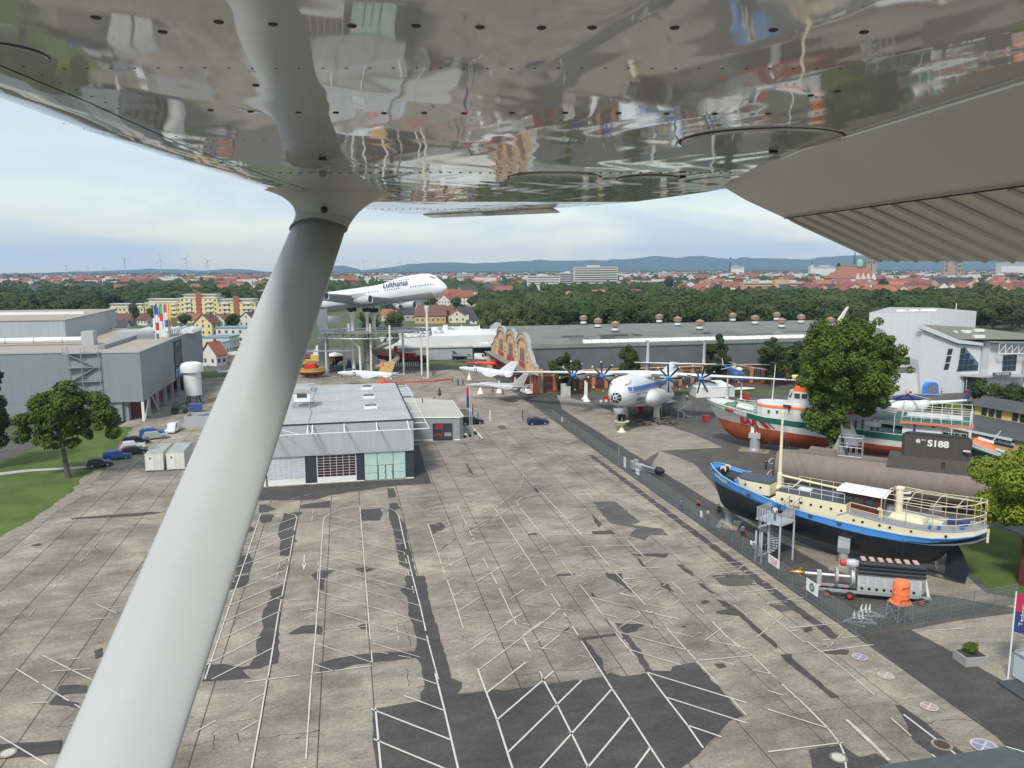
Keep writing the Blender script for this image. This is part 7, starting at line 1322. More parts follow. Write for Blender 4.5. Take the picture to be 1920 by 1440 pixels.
# left yard
for k, (x, lab) in enumerate(((-32.3, 'left'), (-29.1, 'right'))):
    T = thing('site_container', 'white site container with weathered grey roof, the %s one of the pair' % lab, 'container', (x, 130.6, 0), 0, 'pair of white containers')
    obj('body', MB().box(0, 2.75, 0, 7.5, .15, 2.9), mat('container_white', (.62, .61, .56), .6, streak=.1, var=.06), T); obj('roof', MB().box(.05, 2.7, .05, 7.45, 2.9, 3.0), mat('container_roof', (.36, .37, .35), .85, var=.3, vs=.7), T); obj('door', MB().box(.3, 1.35, -.05, 0, .2, 2.5), M_WP, T); obj('lamp', MB().cbox((.8, -.06, 2.2), (.25, .1, .25)), DGREY, T); obj('skid', MB().box(0, .3, 0, 7.5, 0, .15).box(2.4, 2.7, 0, 7.5, 0, .15), DGREY, T, kind='stuff')
T = thing('rocket_tank', 'white cylindrical tank with wide rounded cap on dark legs', 'tank', (-36.6, 196.5, 0))
obj('barrel', MB().lathe([(1.3, 2.2), (2.0, 2.4), (2.0, 8.0)], n=24), WHITE, T, ang=30); obj('cap', MB().lathe([(2.0, 7.9), (2.6, 8.0), (2.65, 9.3), (2.3, 10.0), (1.4, 10.35), (.05, 10.4)], n=24), WHITE, T, ang=30)
for a in range(4): obj('leg', MB().bar((1.3*math.cos(a*PI/2+.7), 1.3*math.sin(a*PI/2+.7), 2.4), (2.0*math.cos(a*PI/2+.7), 2.0*math.sin(a*PI/2+.7), 0), .25, .25), DGREY, T)
T = thing('tractor', 'green tractor with a blue load standing below the white tank', 'tractor', (-37.5, 184.5, 0), .2)
obj('body', MB().box(-1.2, 1.6, -.5, .5, .8, 1.7), mat('tractor_green', (.03, .12, .06), .5), T); obj('cab', MB().loft([[(-1.4, -.7, 1.5), (0, -.7, 1.5), (0, .7, 1.5), (-1.4, .7, 1.5)], [(-1.2, -.6, 2.8), (-.2, -.6, 2.8), (-.2, .6, 2.8), (-1.2, .6, 2.8)]]), DGREY, T)
for x, r_ in ((-1.0, .8), (1.2, .5)):
    for s in (-1, 1): obj('wheel', MB().lathe([(.2, -.2), (r_, -.2), (r_, .2), (.2, .2)], (x, s*.85, r_), 14, 'Y'), BLACK, T)
obj('load_crate', MB().box(2.0, 4.8, -1.1, 1.1, .5, 2.0), mat('load_blue', (.05, .09, .25), .6), T)
T = thing('storage_shed', 'low grey open topped skip beside the white van', 'skip', (-33.2, 167, 0)); obj('wall', MB().box(0, 9, 0, .2, 0, 2.3).box(0, 9, 4.8, 5, 0, 2.3).box(0, .2, .2, 4.8, 0, 2.3), M_CLAD2, T, kind='stuff'); obj('load', MB().ball((4, 2.5, 1.6), 1.2, 8, 5, 2, 1, .5), DGREY, T)
T = thing('tarpaulin_heap', 'pale green tarpaulin covered load against the left hall', 'cover', (-53, 175.4, 0)); obj('sheet', MB().loft([[(0, 0, 0), (4.2, 0, 0), (4.2, 1.4, 0), (0, 1.4, 0)], [(.1, .1, 1.2), (4, .1, 1.3), (4, 1.3, 1.6), (.1, 1.3, 1.5)], [(.5, .4, 1.6), (3.6, .4, 1.8), (3.6, 1.1, 1.9), (.5, 1.1, 1.8)]]), mat('tarp_mint', (.28, .42, .38), .6, var=.15, vs=.6), T)
T = thing('folding_barrier', 'grey steel barrier rail beside the white containers', 'barrier', (-30, 146, 0)); rail('rail', T, [(0, 0, 0), (6, 9, 0)], 1.1, STEEL, 2, 2.4, .04)
# tent, benches and bins under the transport plane
T = thing('party_tent', 'white party tent with peaked roof right of the propellers', 'tent', (91, 179.3, 0), -.12)
obj('side_walls', MB().box(-5, 5, -2.8, 2.8, 0, 2.5), WHITE, T); obj('roof', MB().loft([[(-5.1, -2.9, 2.5), (5.1, -2.9, 2.5), (5.1, 2.9, 2.5), (-5.1, 2.9, 2.5)], [(-3, -.8, 3.5), (3, -.8, 3.5), (3, .8, 3.5), (-3, .8, 3.5)], [(-2.4, -.1, 3.9), (2.4, -.1, 3.9), (2.4, .1, 3.9), (-2.4, .1, 3.9)]]), WHITE, T)
M_BEN = mat('bench_wood', (.17, .13, .09), .8)
bt = thing('picnic_bench', 'brown picnic table with benches in the shade under the transport plane', 'picnic table', (57, 152, 0), .3, 'picnic tables under the transport plane')
obj('table_top', MB().box(-1.1, 1.1, -.35, .35, .7, .76), M_BEN, bt)
for s in (-1, 1): obj('bench', MB().box(-1.1, 1.1, s*.75-.14, s*.75+.14, .42, .47), M_BEN, bt); obj('leg', MB().bar((s*.8, -.7, .05), (s*.8, .4, .7), .08, .08).bar((s*.8, .7, .05), (s*.8, -.4, .7), .08, .08), DGREY, bt, kind='stuff')
for k in range(11): dup(bt, (57.5+(k % 4)*2.9+rnd.uniform(-.4, .4), 147+(k//4)*4.0+rnd.uniform(-.4, .4), 0), .3+rnd.uniform(-.1, .1))
bt.location = (69.5, 158.5, 0)
for x, y, lab in ((64.2, 160.5, 'red waste bin among the picnic tables under the plane'), (73.8, 147.5, 'large red waste bin right of the grey spiral stair'), (62.0, 177, 'red waste bin behind the left wing pylon'), (96.5, 171.5, 'red waste bin under the blue helicopter'), (107, 161.2, 'red waste bin behind the bow of the rescue cruiser'), (137.8, 165.6, 'red waste bin left of the blue booth'), (153.5, 163.5, 'red waste bin right of the blue booth')):
    T = thing('waste_bin', lab, 'bin', (x, y, 0)); obj('body', MB().loft([[(-.45, -.4, .05), (.45, -.4, .05), (.45, .4, .05), (-.45, .4, .05)], [(-.55, -.5, 1.25), (.55, -.5, 1.25), (.55, .5, 1.25), (-.55, .5, 1.25)]]), RED, T); obj('lid', MB().box(-.6, .6, -.55, .55, 1.25, 1.4), RED, T)
for k, (u, v) in enumerate(((1044, 737), (1053, 737))):
    g0 = G(u, v); T = thing('info_panel', ['pale weathered slab by the hall wall, left of the two', 'pale weathered slab by the hall wall, right of the two'][k], 'panel', (g0.x, g0.y-6, 0)); obj('slab', MB().box(-.6, .6, -.2, .2, 0, 3.4-.7*k), mat('weathered_slab', (.45, .46, .42), .9, var=.3, vs=.8), T)
# ---- helicopters
def heli(lab, M, c1, c2, posts=True, L_=9):
    T = thing('helicopter', lab, 'helicopter', (0, 0, 0)); T.matrix_world = M
    obj('cabin', MB().loft([sect(x, ry, rz, cz, 16) for x, ry, rz, cz in ((5.2, .1, .1, 1.2), (4.7, .8, .8, 1.3), (3.2, 1.15, 1.25, 1.5), (0, 1.25, 1.4, 1.6), (-3, 1.1, 1.2, 1.8), (-4.2, .45, .5, 2.2))]), c1, T, smooth=True, fix=True)
    obj('tail_boom', MB().loft([sect(x, r_, r_, cz, 12) for x, r_, cz in ((-3.6, .5, 2.2), (-8, .3, 2.5), (-11, .2, 2.8))]), c1, T, fix=True); obj('engine_cowling', MB().loft([sect(x, ry, rz, 3.2, 12) for x, ry, rz in ((2.6, .2, .2), (2, .7, .45), (-2, .7, .5), (-3.5, .2, .2))]), c2, T, fix=True)
    obj('windscreen', MB().loft([sect(x, ry, rz, cz, 12) for x, ry, rz, cz in ((5.1, .3, .25, 1.55), (4.4, .88, .65, 1.75), (3.4, 1.12, .7, 2.0))]), GLASS, T, fix=True); obj('tail_fin', MB().loft(fin((-10, 0, 2.6), (-11.2, 0, 2.6), (-11.2, 0, 4.6), (-12, 0, 4.6), .2, .1)), c2, T, fix=True)
    hb_ = obj('rotor_hub', MB().lathe([(.35, 3.5), (.3, 4.1), (.1, 4.2)], n=10), DGREY, T)
    for k in range(5):
        a = k*1.2566+.5; obj('rotor_blade', MB().add([(r_*math.cos(a)+sw*math.sin(a)*.22, r_*math.sin(a)-sw*math.cos(a)*.22, 4.05-.0025*r_*r_+dz) for dz in (0, .06) for r_, sw in ((.3, -1), (.3, 1), (L_, 1), (L_, -1))], [(0, 1, 2, 3), (7, 6, 5, 4), (0, 1, 5, 4), (1, 2, 6, 5), (2, 3, 7, 6), (3, 0, 4, 7)]), LGREY, hb_, fix=True)
    return T
heli('blue grey patrol helicopter on white posts behind the transport plane wing', Matrix.Translation((95.3, 174.5, 4.2)) @ Matrix.Rotation(-PI/2-.15, 4, 'Z'), mat('heli_blue', (.04, .13, .42), .3), WHITE)
T = thing('helicopter_stand', 'three white posts carrying the blue helicopter', 'support', (95.3, 174.5, 0))
for x, y in ((-2.5, 0), (2.2, 1.5), (0, -2.5)): obj('post', MB().lathe([(.5, 0), (.2, .4), (.17, 4.9), (.4, 5.2)], (x, y, 0), 10), WHITE, T)
heli('white helicopter with navy and sky blue markings behind the rescue cruiser', Matrix.Translation((103, 124, 4.6)) @ Matrix.Rotation(2.9, 4, 'Z'), WHITE, M_NAVY, L_=6)
T = thing('helicopter_stand', 'dark post carrying the white helicopter behind the rescue cruiser', 'support', (103, 124, 0)); obj('post', MB().lathe([(.9, 0), (.5, .5), (.45, 4.6), (.8, 5.2)], n=10), DGREY, T)
# ---- fighter jets
def jet(lab, nose, tail, kind, c1, c2, bank=0):
    nose = Vector(nose); tail = Vector(tail); d = nose-tail; L_ = d.length; T = thing('fighter_jet', lab, 'fighter jet', (0, 0, 0)); T.matrix_world = local((tail.x, tail.y, tail.z, math.atan2(d.y, d.x), L_/18., math.asin(d.z/L_), bank))
    sh_ = {'twin': ((18, .05, .05, 0), (16.5, .4, .38, 0), (14, .75, .75, .15), (12, .95, .95, .25), (9, 1.6, .9, 0), (4, 1.8, .8, 0), (0, 1.5, .6, 0)), 'slim': ((18, .05, .05, 0), (16.8, .3, .3, 0), (14.5, .6, .65, 0), (12, .75, .85, .1), (8, .95, .9, 0), (3, .8, .8, 0), (0, .55, .55, .1))}[kind]
    obj('fuselage', MB().loft([sect(x, a, b, c, 16) for x, a, b, c in sh_]), c1, T, smooth=True, fix=True); fu_ = T.children[-1]
    obj('canopy', MB().loft([sect(x, a, b, c, 10) for x, a, b, c in ((14.8, .1, .1, .65), (14, .38, .45, .75), (12.6, .45, .6, .85), (11.2, .2, .2, .95))]), GLASS, T, smooth=True, fix=True); obj('nose_cone', MB().loft([sect(x, a, a, 0, 14) for x, a in ((18.02, .04), (16.9, .32))]), c2 if kind != 'slim' else BLACK, T, fix=True)
    for s in (-1, 1):
        w_ = wing((10.5, 1.0*s, .0), (3.2, 1.0*s, 0), (5.0, 6.2*s, .0), (3.0, 6.2*s, 0), .35, .1) if kind == 'twin' else wing((9.5, .7*s, -.3), (4.2, .7*s, -.3), (4.0, 5.6*s, -.1), (2.2, 5.6*s, -.1), .3, .1)
        obj('wing', MB().loft(w_), c1, T, ang=40, fix=True); obj('stabiliser', MB().loft(wing((2.2, .8*s, 0), (-.4, .9*s, 0), (-.4, 3.6*s, 0), (-1.6, 3.6*s, 0), .2, .08)), c1, T, fix=True)
        if kind == 'twin': obj('tail_fin', MB().loft(fin((4, 1.3*s, .5), (0.4, 1.3*s, .5), (.4, 1.7*s, 3.6), (-1, 1.7*s, 3.6), .2, .08)), c1, T, fix=True)
    if kind == 'slim': tf = obj('tail_fin', MB().loft(fin((4.5, 0, .6), (0, 0, .6), (.6, 0, 3.4), (-1.4, 0, 3.4), .22, .08)), c2, T, fix=True)
    for s in (-1, 1): st2 = obj('star_marking', MB().lathe([(.5, 0), (.5, .03)], (11, s*(.98 if kind == 'twin' else .80)-(.03 if s < 0 else 0), .1), 12, 'Y'), M_NAVY, fu_); obj('star_core', MB().lathe([(.3, -.02), (.3, .05)], (11, s*(.98 if kind == 'twin' else .80)-(.03 if s < 0 else 0), .1), 5, 'Y'), WHITE, st2)
    return T
F15 = mat('fighter_grey', (.42, .42, .41), .4); FWH = mat('fighter_white', (.62, .64, .66), .35)
n_, t_ = G(871, 722, 3.7), G(984, 724, 3.7); jet('pale grey twin tailed fighter jet on short pylons facing left', n_, t_, 'twin', F15, F15)
for u, v in ((901, 738), (936, 736), (966, 729)): g0 = G(u, v); T = thing('jet_pylon', ['white pylon under the nose of the twin tailed jet', 'white pylon under the wing of the twin tailed jet', 'white pylon under the tail of the twin tailed jet'][(901, 936, 966).index(u)], 'support', (g0.x, g0.y, 0)); obj('cone', MB().lathe([(.9, 0), (.25, 1.6), (.2, 3.2)], n=10), WHITE, T)
n_, t_ = G(856, 689, 4.2), G(962, 703, 3.6); jet('white fighter jet with black nose behind the twin tailed one', n_, t_, 'slim', FWH, FWH)
T = thing('jet_pylon', 'white pylon under the white fighter jet with black nose', 'support', (G(880, 712, 0).x, G(880, 712, 0).y, 0)); obj('cone', MB().lathe([(.8, 0), (.2, 1.6), (.2, 3.6)], n=10), WHITE, T)
n_, t_ = G(868, 680, 3.0), G(935, 682, 3.0); jet('bright red jet fighter parked left of the red museum doors', n_, t_, 'slim', RED, RED)
n_, t_ = G(628, 699, 3.2), G(735, 704, 3.8); jet('white and tan fighter jet seen over the shop roof', n_, t_, 'slim', FWH, mat('jet_tan', (.48, .33, .12), .5))
n_, t_ = G(890, 668, 2.4), G(850, 666, 2.4); jet('grey camouflaged jet before the dark garage', n_, t_, 'slim', mat('camo_grey', (.20, .21, .21), .6, var=.5, vs=1.5), DGREY)
T = thing('orange_fin', 'orange upright fin rising over the shop roof', 'sculpture', (9.8, 222, 0)); obj('fin_body', MB().loft(fin((1.0, 0, 0), (-1.2, 0, 0), (.6, 0, 6.2), (-.2, 0, 6.4), .5, .2)), mat('fin_orange', (.75, .2, .04), .5), T, fix=True)
for k, (x, y, m_, lab) in enumerate(((-34, 250, wt, 'white and blue biplane by the red roofed house on the left'), (-21, 205, sv, 'grey light aircraft parked behind the shop'))):
    T = thing('light_plane', lab, 'plane', (x, y, 1.2), .3); obj('fuselage', MB().loft([sect(a, b, c, 0, 10) for a, b, c in ((4, .3, .3), (3, .7, .8), (0, .7, .9), (-5, .15, .3))]), m_, T, fix=True); obj('wing', MB().loft(wing((2.2, -6, .7), (.6, -6, .7), (2.2, 6, .7), (.6, 6, .7), .2, .2)), M_NAVY if k == 0 else m_, T, fix=True); obj('tail_fin', MB().loft(fin((-4, 0, 0), (-5.2, 0, 0), (-4.9, 0, 1.6), (-5.4, 0, 1.6), .1, .1)), m_, T, fix=True)
    for s in (-1, 1): obj('wheel', MB().lathe([(.3, -.1), (.3, .1)], (1.5, s*1, -.9), 8, 'Y'), BLACK, T)
# ---- boats behind the jumbo stand
def boat(lab, a, b2, hm, dm, hh, W_, sup, z0=.6):
    a = Vector(a); b2 = Vector(b2); L_ = (b2-a).length; T = thing('exhibit_boat', lab, 'boat', (a.x, a.y, 0), math.atan2(b2.y-a.y, b2.x-a.x))
    rr2 = [((0, -L_*.05, -L_*.07), (z0+.5, z0+hh*.7, z0+hh*1.25), (.02, .1, .3)), ((L_*.15,)*3, (z0, z0+hh*.6, z0+hh*1.1), (.1, W_*.3, W_*.4)), ((L_*.4,)*3, (z0, z0+hh*.55, z0+hh), (.1, W_*.45, W_*.5)), ((L_*.85,)*3, (z0, z0+hh*.55, z0+hh), (.1, W_*.42, W_*.46)), ((L_,)*3, (z0+.6, z0+hh*.6, z0+hh*1.05), (.1, W_*.3, W_*.36))]
    c = hull(T, rr2, [hm, dm], ['hull_bottom', 'hull_side'], M_DK, .4); obj('gunwale', c, dm, T, kind='stuff')
    for x0, x1, w_, h_, m_ in sup: obj('deckhouse', MB().box(x0*L_, x1*L_, -w_, w_, z0+hh*.7, z0+hh+h_), m_, T)
    obj('keel_block', MB().box(L_*.3, L_*.36, -.6, .6, 0, z0+.2).box(L_*.65, L_*.7, -.6, .6, 0, z0+.2), DGREY, T, kind='stuff')
    return T
MR = mat('fireboat_red', (.30, .018, .022), .5)
b1 = boat('long dark red fire boat lying behind the cream pillars', G(712, 684), G(800, 686), BLACK, MR, 2.6, 5, [(.25, .45, 1.6, 1.6, MR), (.5, .75, 1.4, 1.2, MR), (.33, .38, .6, 3.4, MR)])
b3 = boat('white and red tug with black hull half hidden by the strut', G(640, 688), G(560, 688), BLACK, mat('tug_red', (.25, .02, .03), .5), 3.0, 6, [(.3, .6, 1.8, 2.2, WHITE), (.36, .55, 1.5, 3.6, WHITE)])
b4 = boat('yellow rescue vessel beside the left viewing pillars', G(622, 692), G(570, 692), mat('boat_yellow', (.60, .48, .12), .5), mat('boat_yellow'), 2.4, 5, [(.3, .7, 1.5, 1.8, mat('boat_yellow')), (.4, .6, 1.2, 3.0, WHITE)])
b5 = boat('red and yellow lifeboat behind the strut near the shop roof', G(608, 708), G(560, 708), MR, mat('boat_yellow'), 2.2, 4, [(.3, .7, 1.3, 1.6, RED)])
for k, (u, v) in enumerate(((655, 693), (705, 691))): g0 = G(u, v); T = thing('silver_pod', ['blue and silver streamlined pod behind the leftmost pillars', 'blue and silver streamlined pod right of the main pillars'][k], 'exhibit', (g0.x, g0.y, 0)); obj('shell', MB().lathe([(.05, -4), (1.1, -3), (1.5, 0), (1.1, 3), (.05, 4)], (0, 0, 1.7), 16, 'X'), mat('pod_silver', (.45, .5, .58), .25, metal=.3), T, smooth=True); obj('stripe', MB().lathe([(1.54, -.6), (1.56, .6)], (0, 0, 1.7), 16, 'X'), mat('load_blue'), T); obj('cradle', MB().box(-2, 2, -.6, .6, 0, .5), DGREY, T)
T = thing('parasol', 'wide white parasol near the black tug', 'parasol', (G(628, 690).x, G(628, 690).y, 0)); obj('canopy', MB().lathe([(3.3, 4.2), (1.6, 4.9), (.05, 5.3)], n=8), WHITE, T); obj('pole', MB().tube((0, 0, 0), (0, 0, 4.9), .1), WHITE, T)
T = thing('display_rack', 'row of short white display blades behind the jumbo stand', 'rack', (G(735, 690).x, G(735, 690).y, 0))
for k in range(13): obj('blade', MB().box(k*.7, k*.7+.3, -.1, .1, .3, 1.9), WHITE, T)
T = thing('white_barrier', 'white low boundary board before the camouflaged jet', 'wall', (G(836, 672).x, G(836, 672).y, 0)); obj('panel', MB().box(0, 8, 0, .2, .1, 1.7), WHITE, T)
# ---- flagpoles, banners, planters
def flagp(lab, u, v, h_, cols, side=1, w_=.9, fh=4):
    g0 = G(u, v); T = thing('banner_flag', lab, 'flag', (g0.x, g0.y, 0)); obj('pole', MB().tube((0, 0, 0), (0, 0, h_), .06, .045), WHITE, T); z = h_-.2
    for k, (m_, f_) in enumerate(cols): z1 = z-fh*f_; obj('cloth', MB().loft([[(.06*side+w_*side*t, .08*math.sin(4*t), zz) for t in (0, .33, .66, 1)] for zz in (z, z1)], closed=False, cap=False), m_, T); z = z1
    return T
MG = mat('banner_magenta', (.50, .03, .10), .6); MN = mat('banner_navy', (.03, .05, .20), .6)
flagp('magenta and navy banner flag by the annex entrance', 881, 798, 8.2, [(MG, .45), (MN, .55)], -1, .55, 4.2); flagp('slim red and blue banner flag just right of the first one', 885, 800, 5.0, [(MG, .3), (MN, .7)], 1, .25, 2.5)
g0 = G(1890, 1272); T = thing('banner_flag', 'large magenta and navy museum banner at the right edge', 'flag', (g0.x, g0.y, 0)); obj('pole', MB().tube((0, 0, 0), (0, 0, 7.2), .07, .05), WHITE, T); yb = 7.0
obj('cloth', MB().add([(.08, 0, 7.0), (2.6, .2, 6.8), (2.6, .2, 4.9), (.08, 0, 5.6)], [(0, 1, 2, 3)]), MG, T); obj('cloth', MB().add([(.08, 0, 5.6), (2.6, .2, 4.9), (2.6, .2, 3.1), (.08, 0, 3.9)], [(0, 1, 2, 3)]), MN, T); text('lettering', 'Technik', .55, basis((.75, -.03, 5.2), (0.1, 0, 1), (-1, 0, 0)), WHITE, T, .004); text('lettering', 'Museum Speyer', .28, basis((1.25, -.03, 5.2), (0.1, 0, 1), (-1, 0, 0)), WHITE, T, .004)
M_PL = mat('planter_concrete', (.30, .30, .28), .9, var=.1)
M_LF = {}
def leafmat(n, c, v=.28):
    m = mat(n, c, .75, var=v, vs=1.4, rand=.14, spec=.25); return m
LG1 = leafmat('leaf_fresh', (.070, .112, .014), .42); LG2 = leafmat('leaf_yellow_green', (.17, .215, .016)); LG3 = leafmat('leaf_deep', (.030, .055, .012)); LG4 = leafmat('leaf_mid', (.044, .070, .015)); LG5 = leafmat('leaf_olive', (.062, .078, .022)); BK = mat('bark', (.10, .085, .065), .95, var=.3, vs=.6)
def leaves(b, blobs, n, size, rs, inner=.35):
    tot = sum(r_**2 for *_, r_ in blobs)
    for x, y, z, r_ in blobs:
        k = int(n*r_*r_/tot)
        for _ in range(k):
            d = Vector((rs.gauss(0, 1), rs.gauss(0, 1), rs.gauss(0, 1))).normalized(); q = r_*(rs.uniform(inner, 1)**.45)*rs.uniform(.92, 1.06)
            c = Vector((x, y, z))+Vector((d.x*q, d.y*q, d.z*q*.86)); nn = (d+Vector((rs.uniform(-.9, .9), rs.uniform(-.9, .9), rs.uniform(-.2, 1.1)))).normalized()
            a = nn.orthogonal().normalized(); a = (Matrix.Rotation(rs.uniform(0, 6.28), 3, nn) @ a); e = nn.cross(a); s = size*rs.uniform(.6, 1.35)
            i = len(b.v); b.v += [c-a*s, c+e*s*.55, c+a*s, c-e*s*.55]; b.f.append((i, i+1, i+2, i+3))
def tree(name, lab, loc, trunk, blobs, n, size, lm, seed=1, group=None, cat='tree'):
    rs = random.Random(seed); T = thing(name, lab, cat, loc, 0, group); b = MB(); top = Vector(trunk[1])
    b.loft([[Vector(p)+Vector((r_*math.cos(t), r_*math.sin(t), 0)) for t in [i*2*PI/10 for i in range(10)]] for p, r_ in (((0, 0, -.1), trunk[2]*1.5), ((top.x*.1, top.y*.1, top.z*.12), trunk[2]), ((top.x*.6, top.y*.6, top.z*.6), trunk[2]*.75), (top, trunk[2]*.5))])
    tk = obj('trunk', b, BK, T, ang=60)
    for x, y, z, r_ in sorted(blobs, key=lambda q: -q[3])[:9]: st_ = top*rs.uniform(.55, .98); m_ = st_.lerp(Vector((x, y, z)), .5)+Vector((0, 0, -.3)); lb = MB().tube(st_, m_, trunk[2]*.35, trunk[2]*.22, 6).tube(m_, (x, y, z), trunk[2]*.22, .04, 6); obj('limb', lb, BK, tk)
    b = MB(); b.T = Matrix.Identity(4); leaves(b, blobs, n, size, rs); me = bpy.data.meshes.new('crown'); me.from_pydata([tuple(p) for p in b.v], [], b.f); me.materials.append(lm); obj('crown', me, parent=T)
    return T
def blobset(rs, c, rx, ry, rz, n, r0, r1, shell=.6):
    o = []
    for _ in range(n):
        d = Vector((rs.gauss(0, 1), rs.gauss(0, 1), rs.gauss(0, 1))).normalized()*(rs.uniform(shell, 1)); o.append((c[0]+d.x*rx, c[1]+d.y*ry, c[2]+d.z*rz, rs.uniform(r0, r1)))
    return o
rs = random.Random(21)
bb = blobset(rs, (1.6, 0, 16.6), 8.6, 8.0, 6.6, 120, .9, 2.2, .55)+blobset(rs, (1.6, 0, 16.4), 9.9, 9.0, 7.6, 34, .5, 1.0, .96)+blobset(rs, (1.8, 0, 11.2), 5.6, 5.6, 2.4, 26, .9, 1.8, .5)+blobset(rs, (1, 0, 14), 4, 4, 4, 10, 2.0, 2.8, .2)+blobset(rs, (-1.5, 0, 8.0), 3.4, 3.6, 2.8, 16, 1.0, 1.8)+blobset(rs, (0, -1, 5.0), 1.8, 2.2, 2.0, 9, .8, 1.4)+[(4.5, -1, 9.0, 1.8), (-6.0, 0, 14, 1.6), (7.4, 0, 12.4, 1.9), (0, 0, 22.4, 1.5), (-2, 0, 21.4, 1.5)]
tree('maple_tree', 'big round dark green tree in front of the rescue cruiser', (77.5, 109.0, .5), (None, (1.2, 0, 12), .55), bb, 72000, .25, LG1, 5)
rs = random.Random(9)
bb = blobset(rs, (1.0, 0, 11.2), 5.6, 5.6, 3.6, 40, .9, 1.7, .5)+blobset(rs, (4.8, 0, 8.6), 3.0, 3.0, 2.4, 14, .8, 1.4)+blobset(rs, (-4.8, 1, 8.6), 3.2, 3, 2.2, 14, .8, 1.4)+blobset(rs, (0, -1, 6.4), 3.8, 3, 1.2, 12, .7, 1.1)
tree('oak_tree', 'spreading dark green tree on the left lawn with bare trunk', (-43.3, 129.4, 0), (None, (-.6, 0, 8), .42), bb, 24000, .25, LG1, 6)
bb = blobset(rs, (-1, 0, 9.5), 4.6, 5, 5.4, 34, .9, 1.7, .4)+blobset(rs, (1.2, 0, 14.5), 1.5, 1.5, 1.6, 6, .7, 1.1)
tree('oak_tree', 'dark green tree cut by the left edge of the picture', (-57.5, 138, 0), (None, (0, 0, 9), .4), bb, 16000, .25, LG3, 7)
rs = random.Random(12)
bb = blobset(rs, (-.4, 0, 8.6), 7.8, 6.8, 5.0, 100, 1.0, 2.0)+blobset(rs, (-.6, -2.8, 4.0), 6.0, 3.6, 2.8, 34, .9, 1.5)
tree('acacia_tree', 'bright yellow green tree behind the stern of the sailing barge', (74.2, 65.2, 0), (None, (0, 0, 6), .35), bb, 70000, .20, LG2, 8)
for k, (u, v, vt, w_, lab, m_) in enumerate(((1062, 735, 652, 9.5, 'round green tree by the hall wall, left of the propellers', LG4), (1177, 737, 641, 5.5, 'slim green tree by the hall wall above the white fuselage', LG4), (1345, 737, 622, 8.5, 'dark conical tree by the hall wall beside the right tail fin', LG3), (1446, 737, 631, 9.0, 'dark green tree by the hall wall, nearest the big round tree', LG4), (1492, 735, 640, 8.0, 'green tree by the hall wall, half hidden by the big round tree', LG3))):
    g0 = G(u, v); y = 188.5; g0 = CAM+(g0-CAM)*(y/g0.y); Hh_ = ((v-vt)*(y)/1443.)*1.02; rs = random.Random(40+k)
    bb = blobset(rs, (0, 0, Hh_*.60), w_*.40, w_*.40, Hh_*.32, 26, .9, 1.5)+[(0, 0, Hh_*.92, 1.0), (0, 0, Hh_*.2, 1.0), (.4, 0, Hh_*.3, 1.2)]
    tree('hall_tree', lab, (g0.x, y, 0), (None, (0, 0, Hh_*.5), .25), bb, 7000, .30, m_, 50+k, 'trees along the hall wall')
def shrub(lab, x, y, h_, w_, m_=LG4, sz=.16, n=1400, seed=1, z=0, par=None):
    rs = random.Random(seed); T = thing('shrub', lab, 'shrub', (x, y, z)); b = MB(); leaves(b, blobset(rs, (0, 0, h_*.55), w_*.35, w_*.35, h_*.3, 9, w_*.16, w_*.28), n, sz, rs, .2); me = bpy.data.meshes.new('foliage'); me.from_pydata([tuple(p) for p in b.v], [], b.f); me.materials.append(m_); obj('foliage', me, parent=T); obj('stem', MB().tube((0, 0, 0), (0, 0, h_*.6), .05), BK, T); return T
T = thing('planter', 'grey concrete planter at the right edge holding a small shrub', 'planter', (49.3, 49.9, 0), -.1); obj('trough', MB().box(-1.1, .9, -.8, .8, 0, .75), M_PL, T); obj('soil', MB().box(-.95, .75, -.65, .65, .75, .78), mat('soil', (.05, .04, .03), .95), T); shrub('small green shrub growing in the grey planter', 49.2, 49.9, 1.1, 1.3, LG1, .08, 1500, 3, .76)
T = thing('glass_screen', 'white glass wind screen with dark platform by the right edge', 'screen', (50.2, 46.9, 0), -.05)
for k in range(3): obj('glass_pane', MB().box(.05, 2.0, 0, .05, .35, 2.3), mat('frosted_glass', (.48, .56, .56), .2), T) if k == 0 else obj('glass_pane', MB().box(0, .05, -2.4*k+.3, -2.4*(k-1)-.1, .35, 2.3), mat('frosted_glass'), T)
obj('frame', MB().box(-.08, 2.1, -.04, .1, 2.3, 2.4).box(-.08, .1, -5, .1, 2.3, 2.4).box(-.08, 0, -.05, .05, 0, 2.35), STEEL, T, kind='stuff'); obj('platform', MB().box(-1.6, 3, -6, -.4, 0, .22), DGREY, T); obj('dark_table', MB().box(.6, 2.4, -3.6, -2.2, 1.3, 1.4), DGREY, T)
T = thing('planter', 'small pale planter with shrub on the annex terrace', 'planter', (23.6, 141.6, .14)); obj('trough', MB().box(-.5, .5, -.5, .5, 0, .8), M_PL, T); shrub('small shrub in the planter on the annex terrace', 23.6, 141.6, .9, 1.1, LG3, .08, 600, 4, .9)
T = thing('parked_scooter', 'black and white scooter on the annex terrace', 'scooter', (22.2, 143.4, .14), .4)
for x in (-.6, .6): obj('wheel', MB().lathe([(.1, -.06), (.28, -.06), (.28, .06), (.1, .06)], (x, 0, .28), 12, 'Y'), BLACK, T)
obj('body', MB().loft([sect(x, .14, r_, z, 8) for x, r_, z in ((-.7, .12, .75), (-.2, .2, .65), (.1, .1, .4))]), WHITE, T, fix=True); obj('handlebar', MB().tube((.55, 0, .3), (.42, 0, 1.05), .04).tube((.42, -.3, 1.05), (.42, .3, 1.05), .03), DGREY, T)
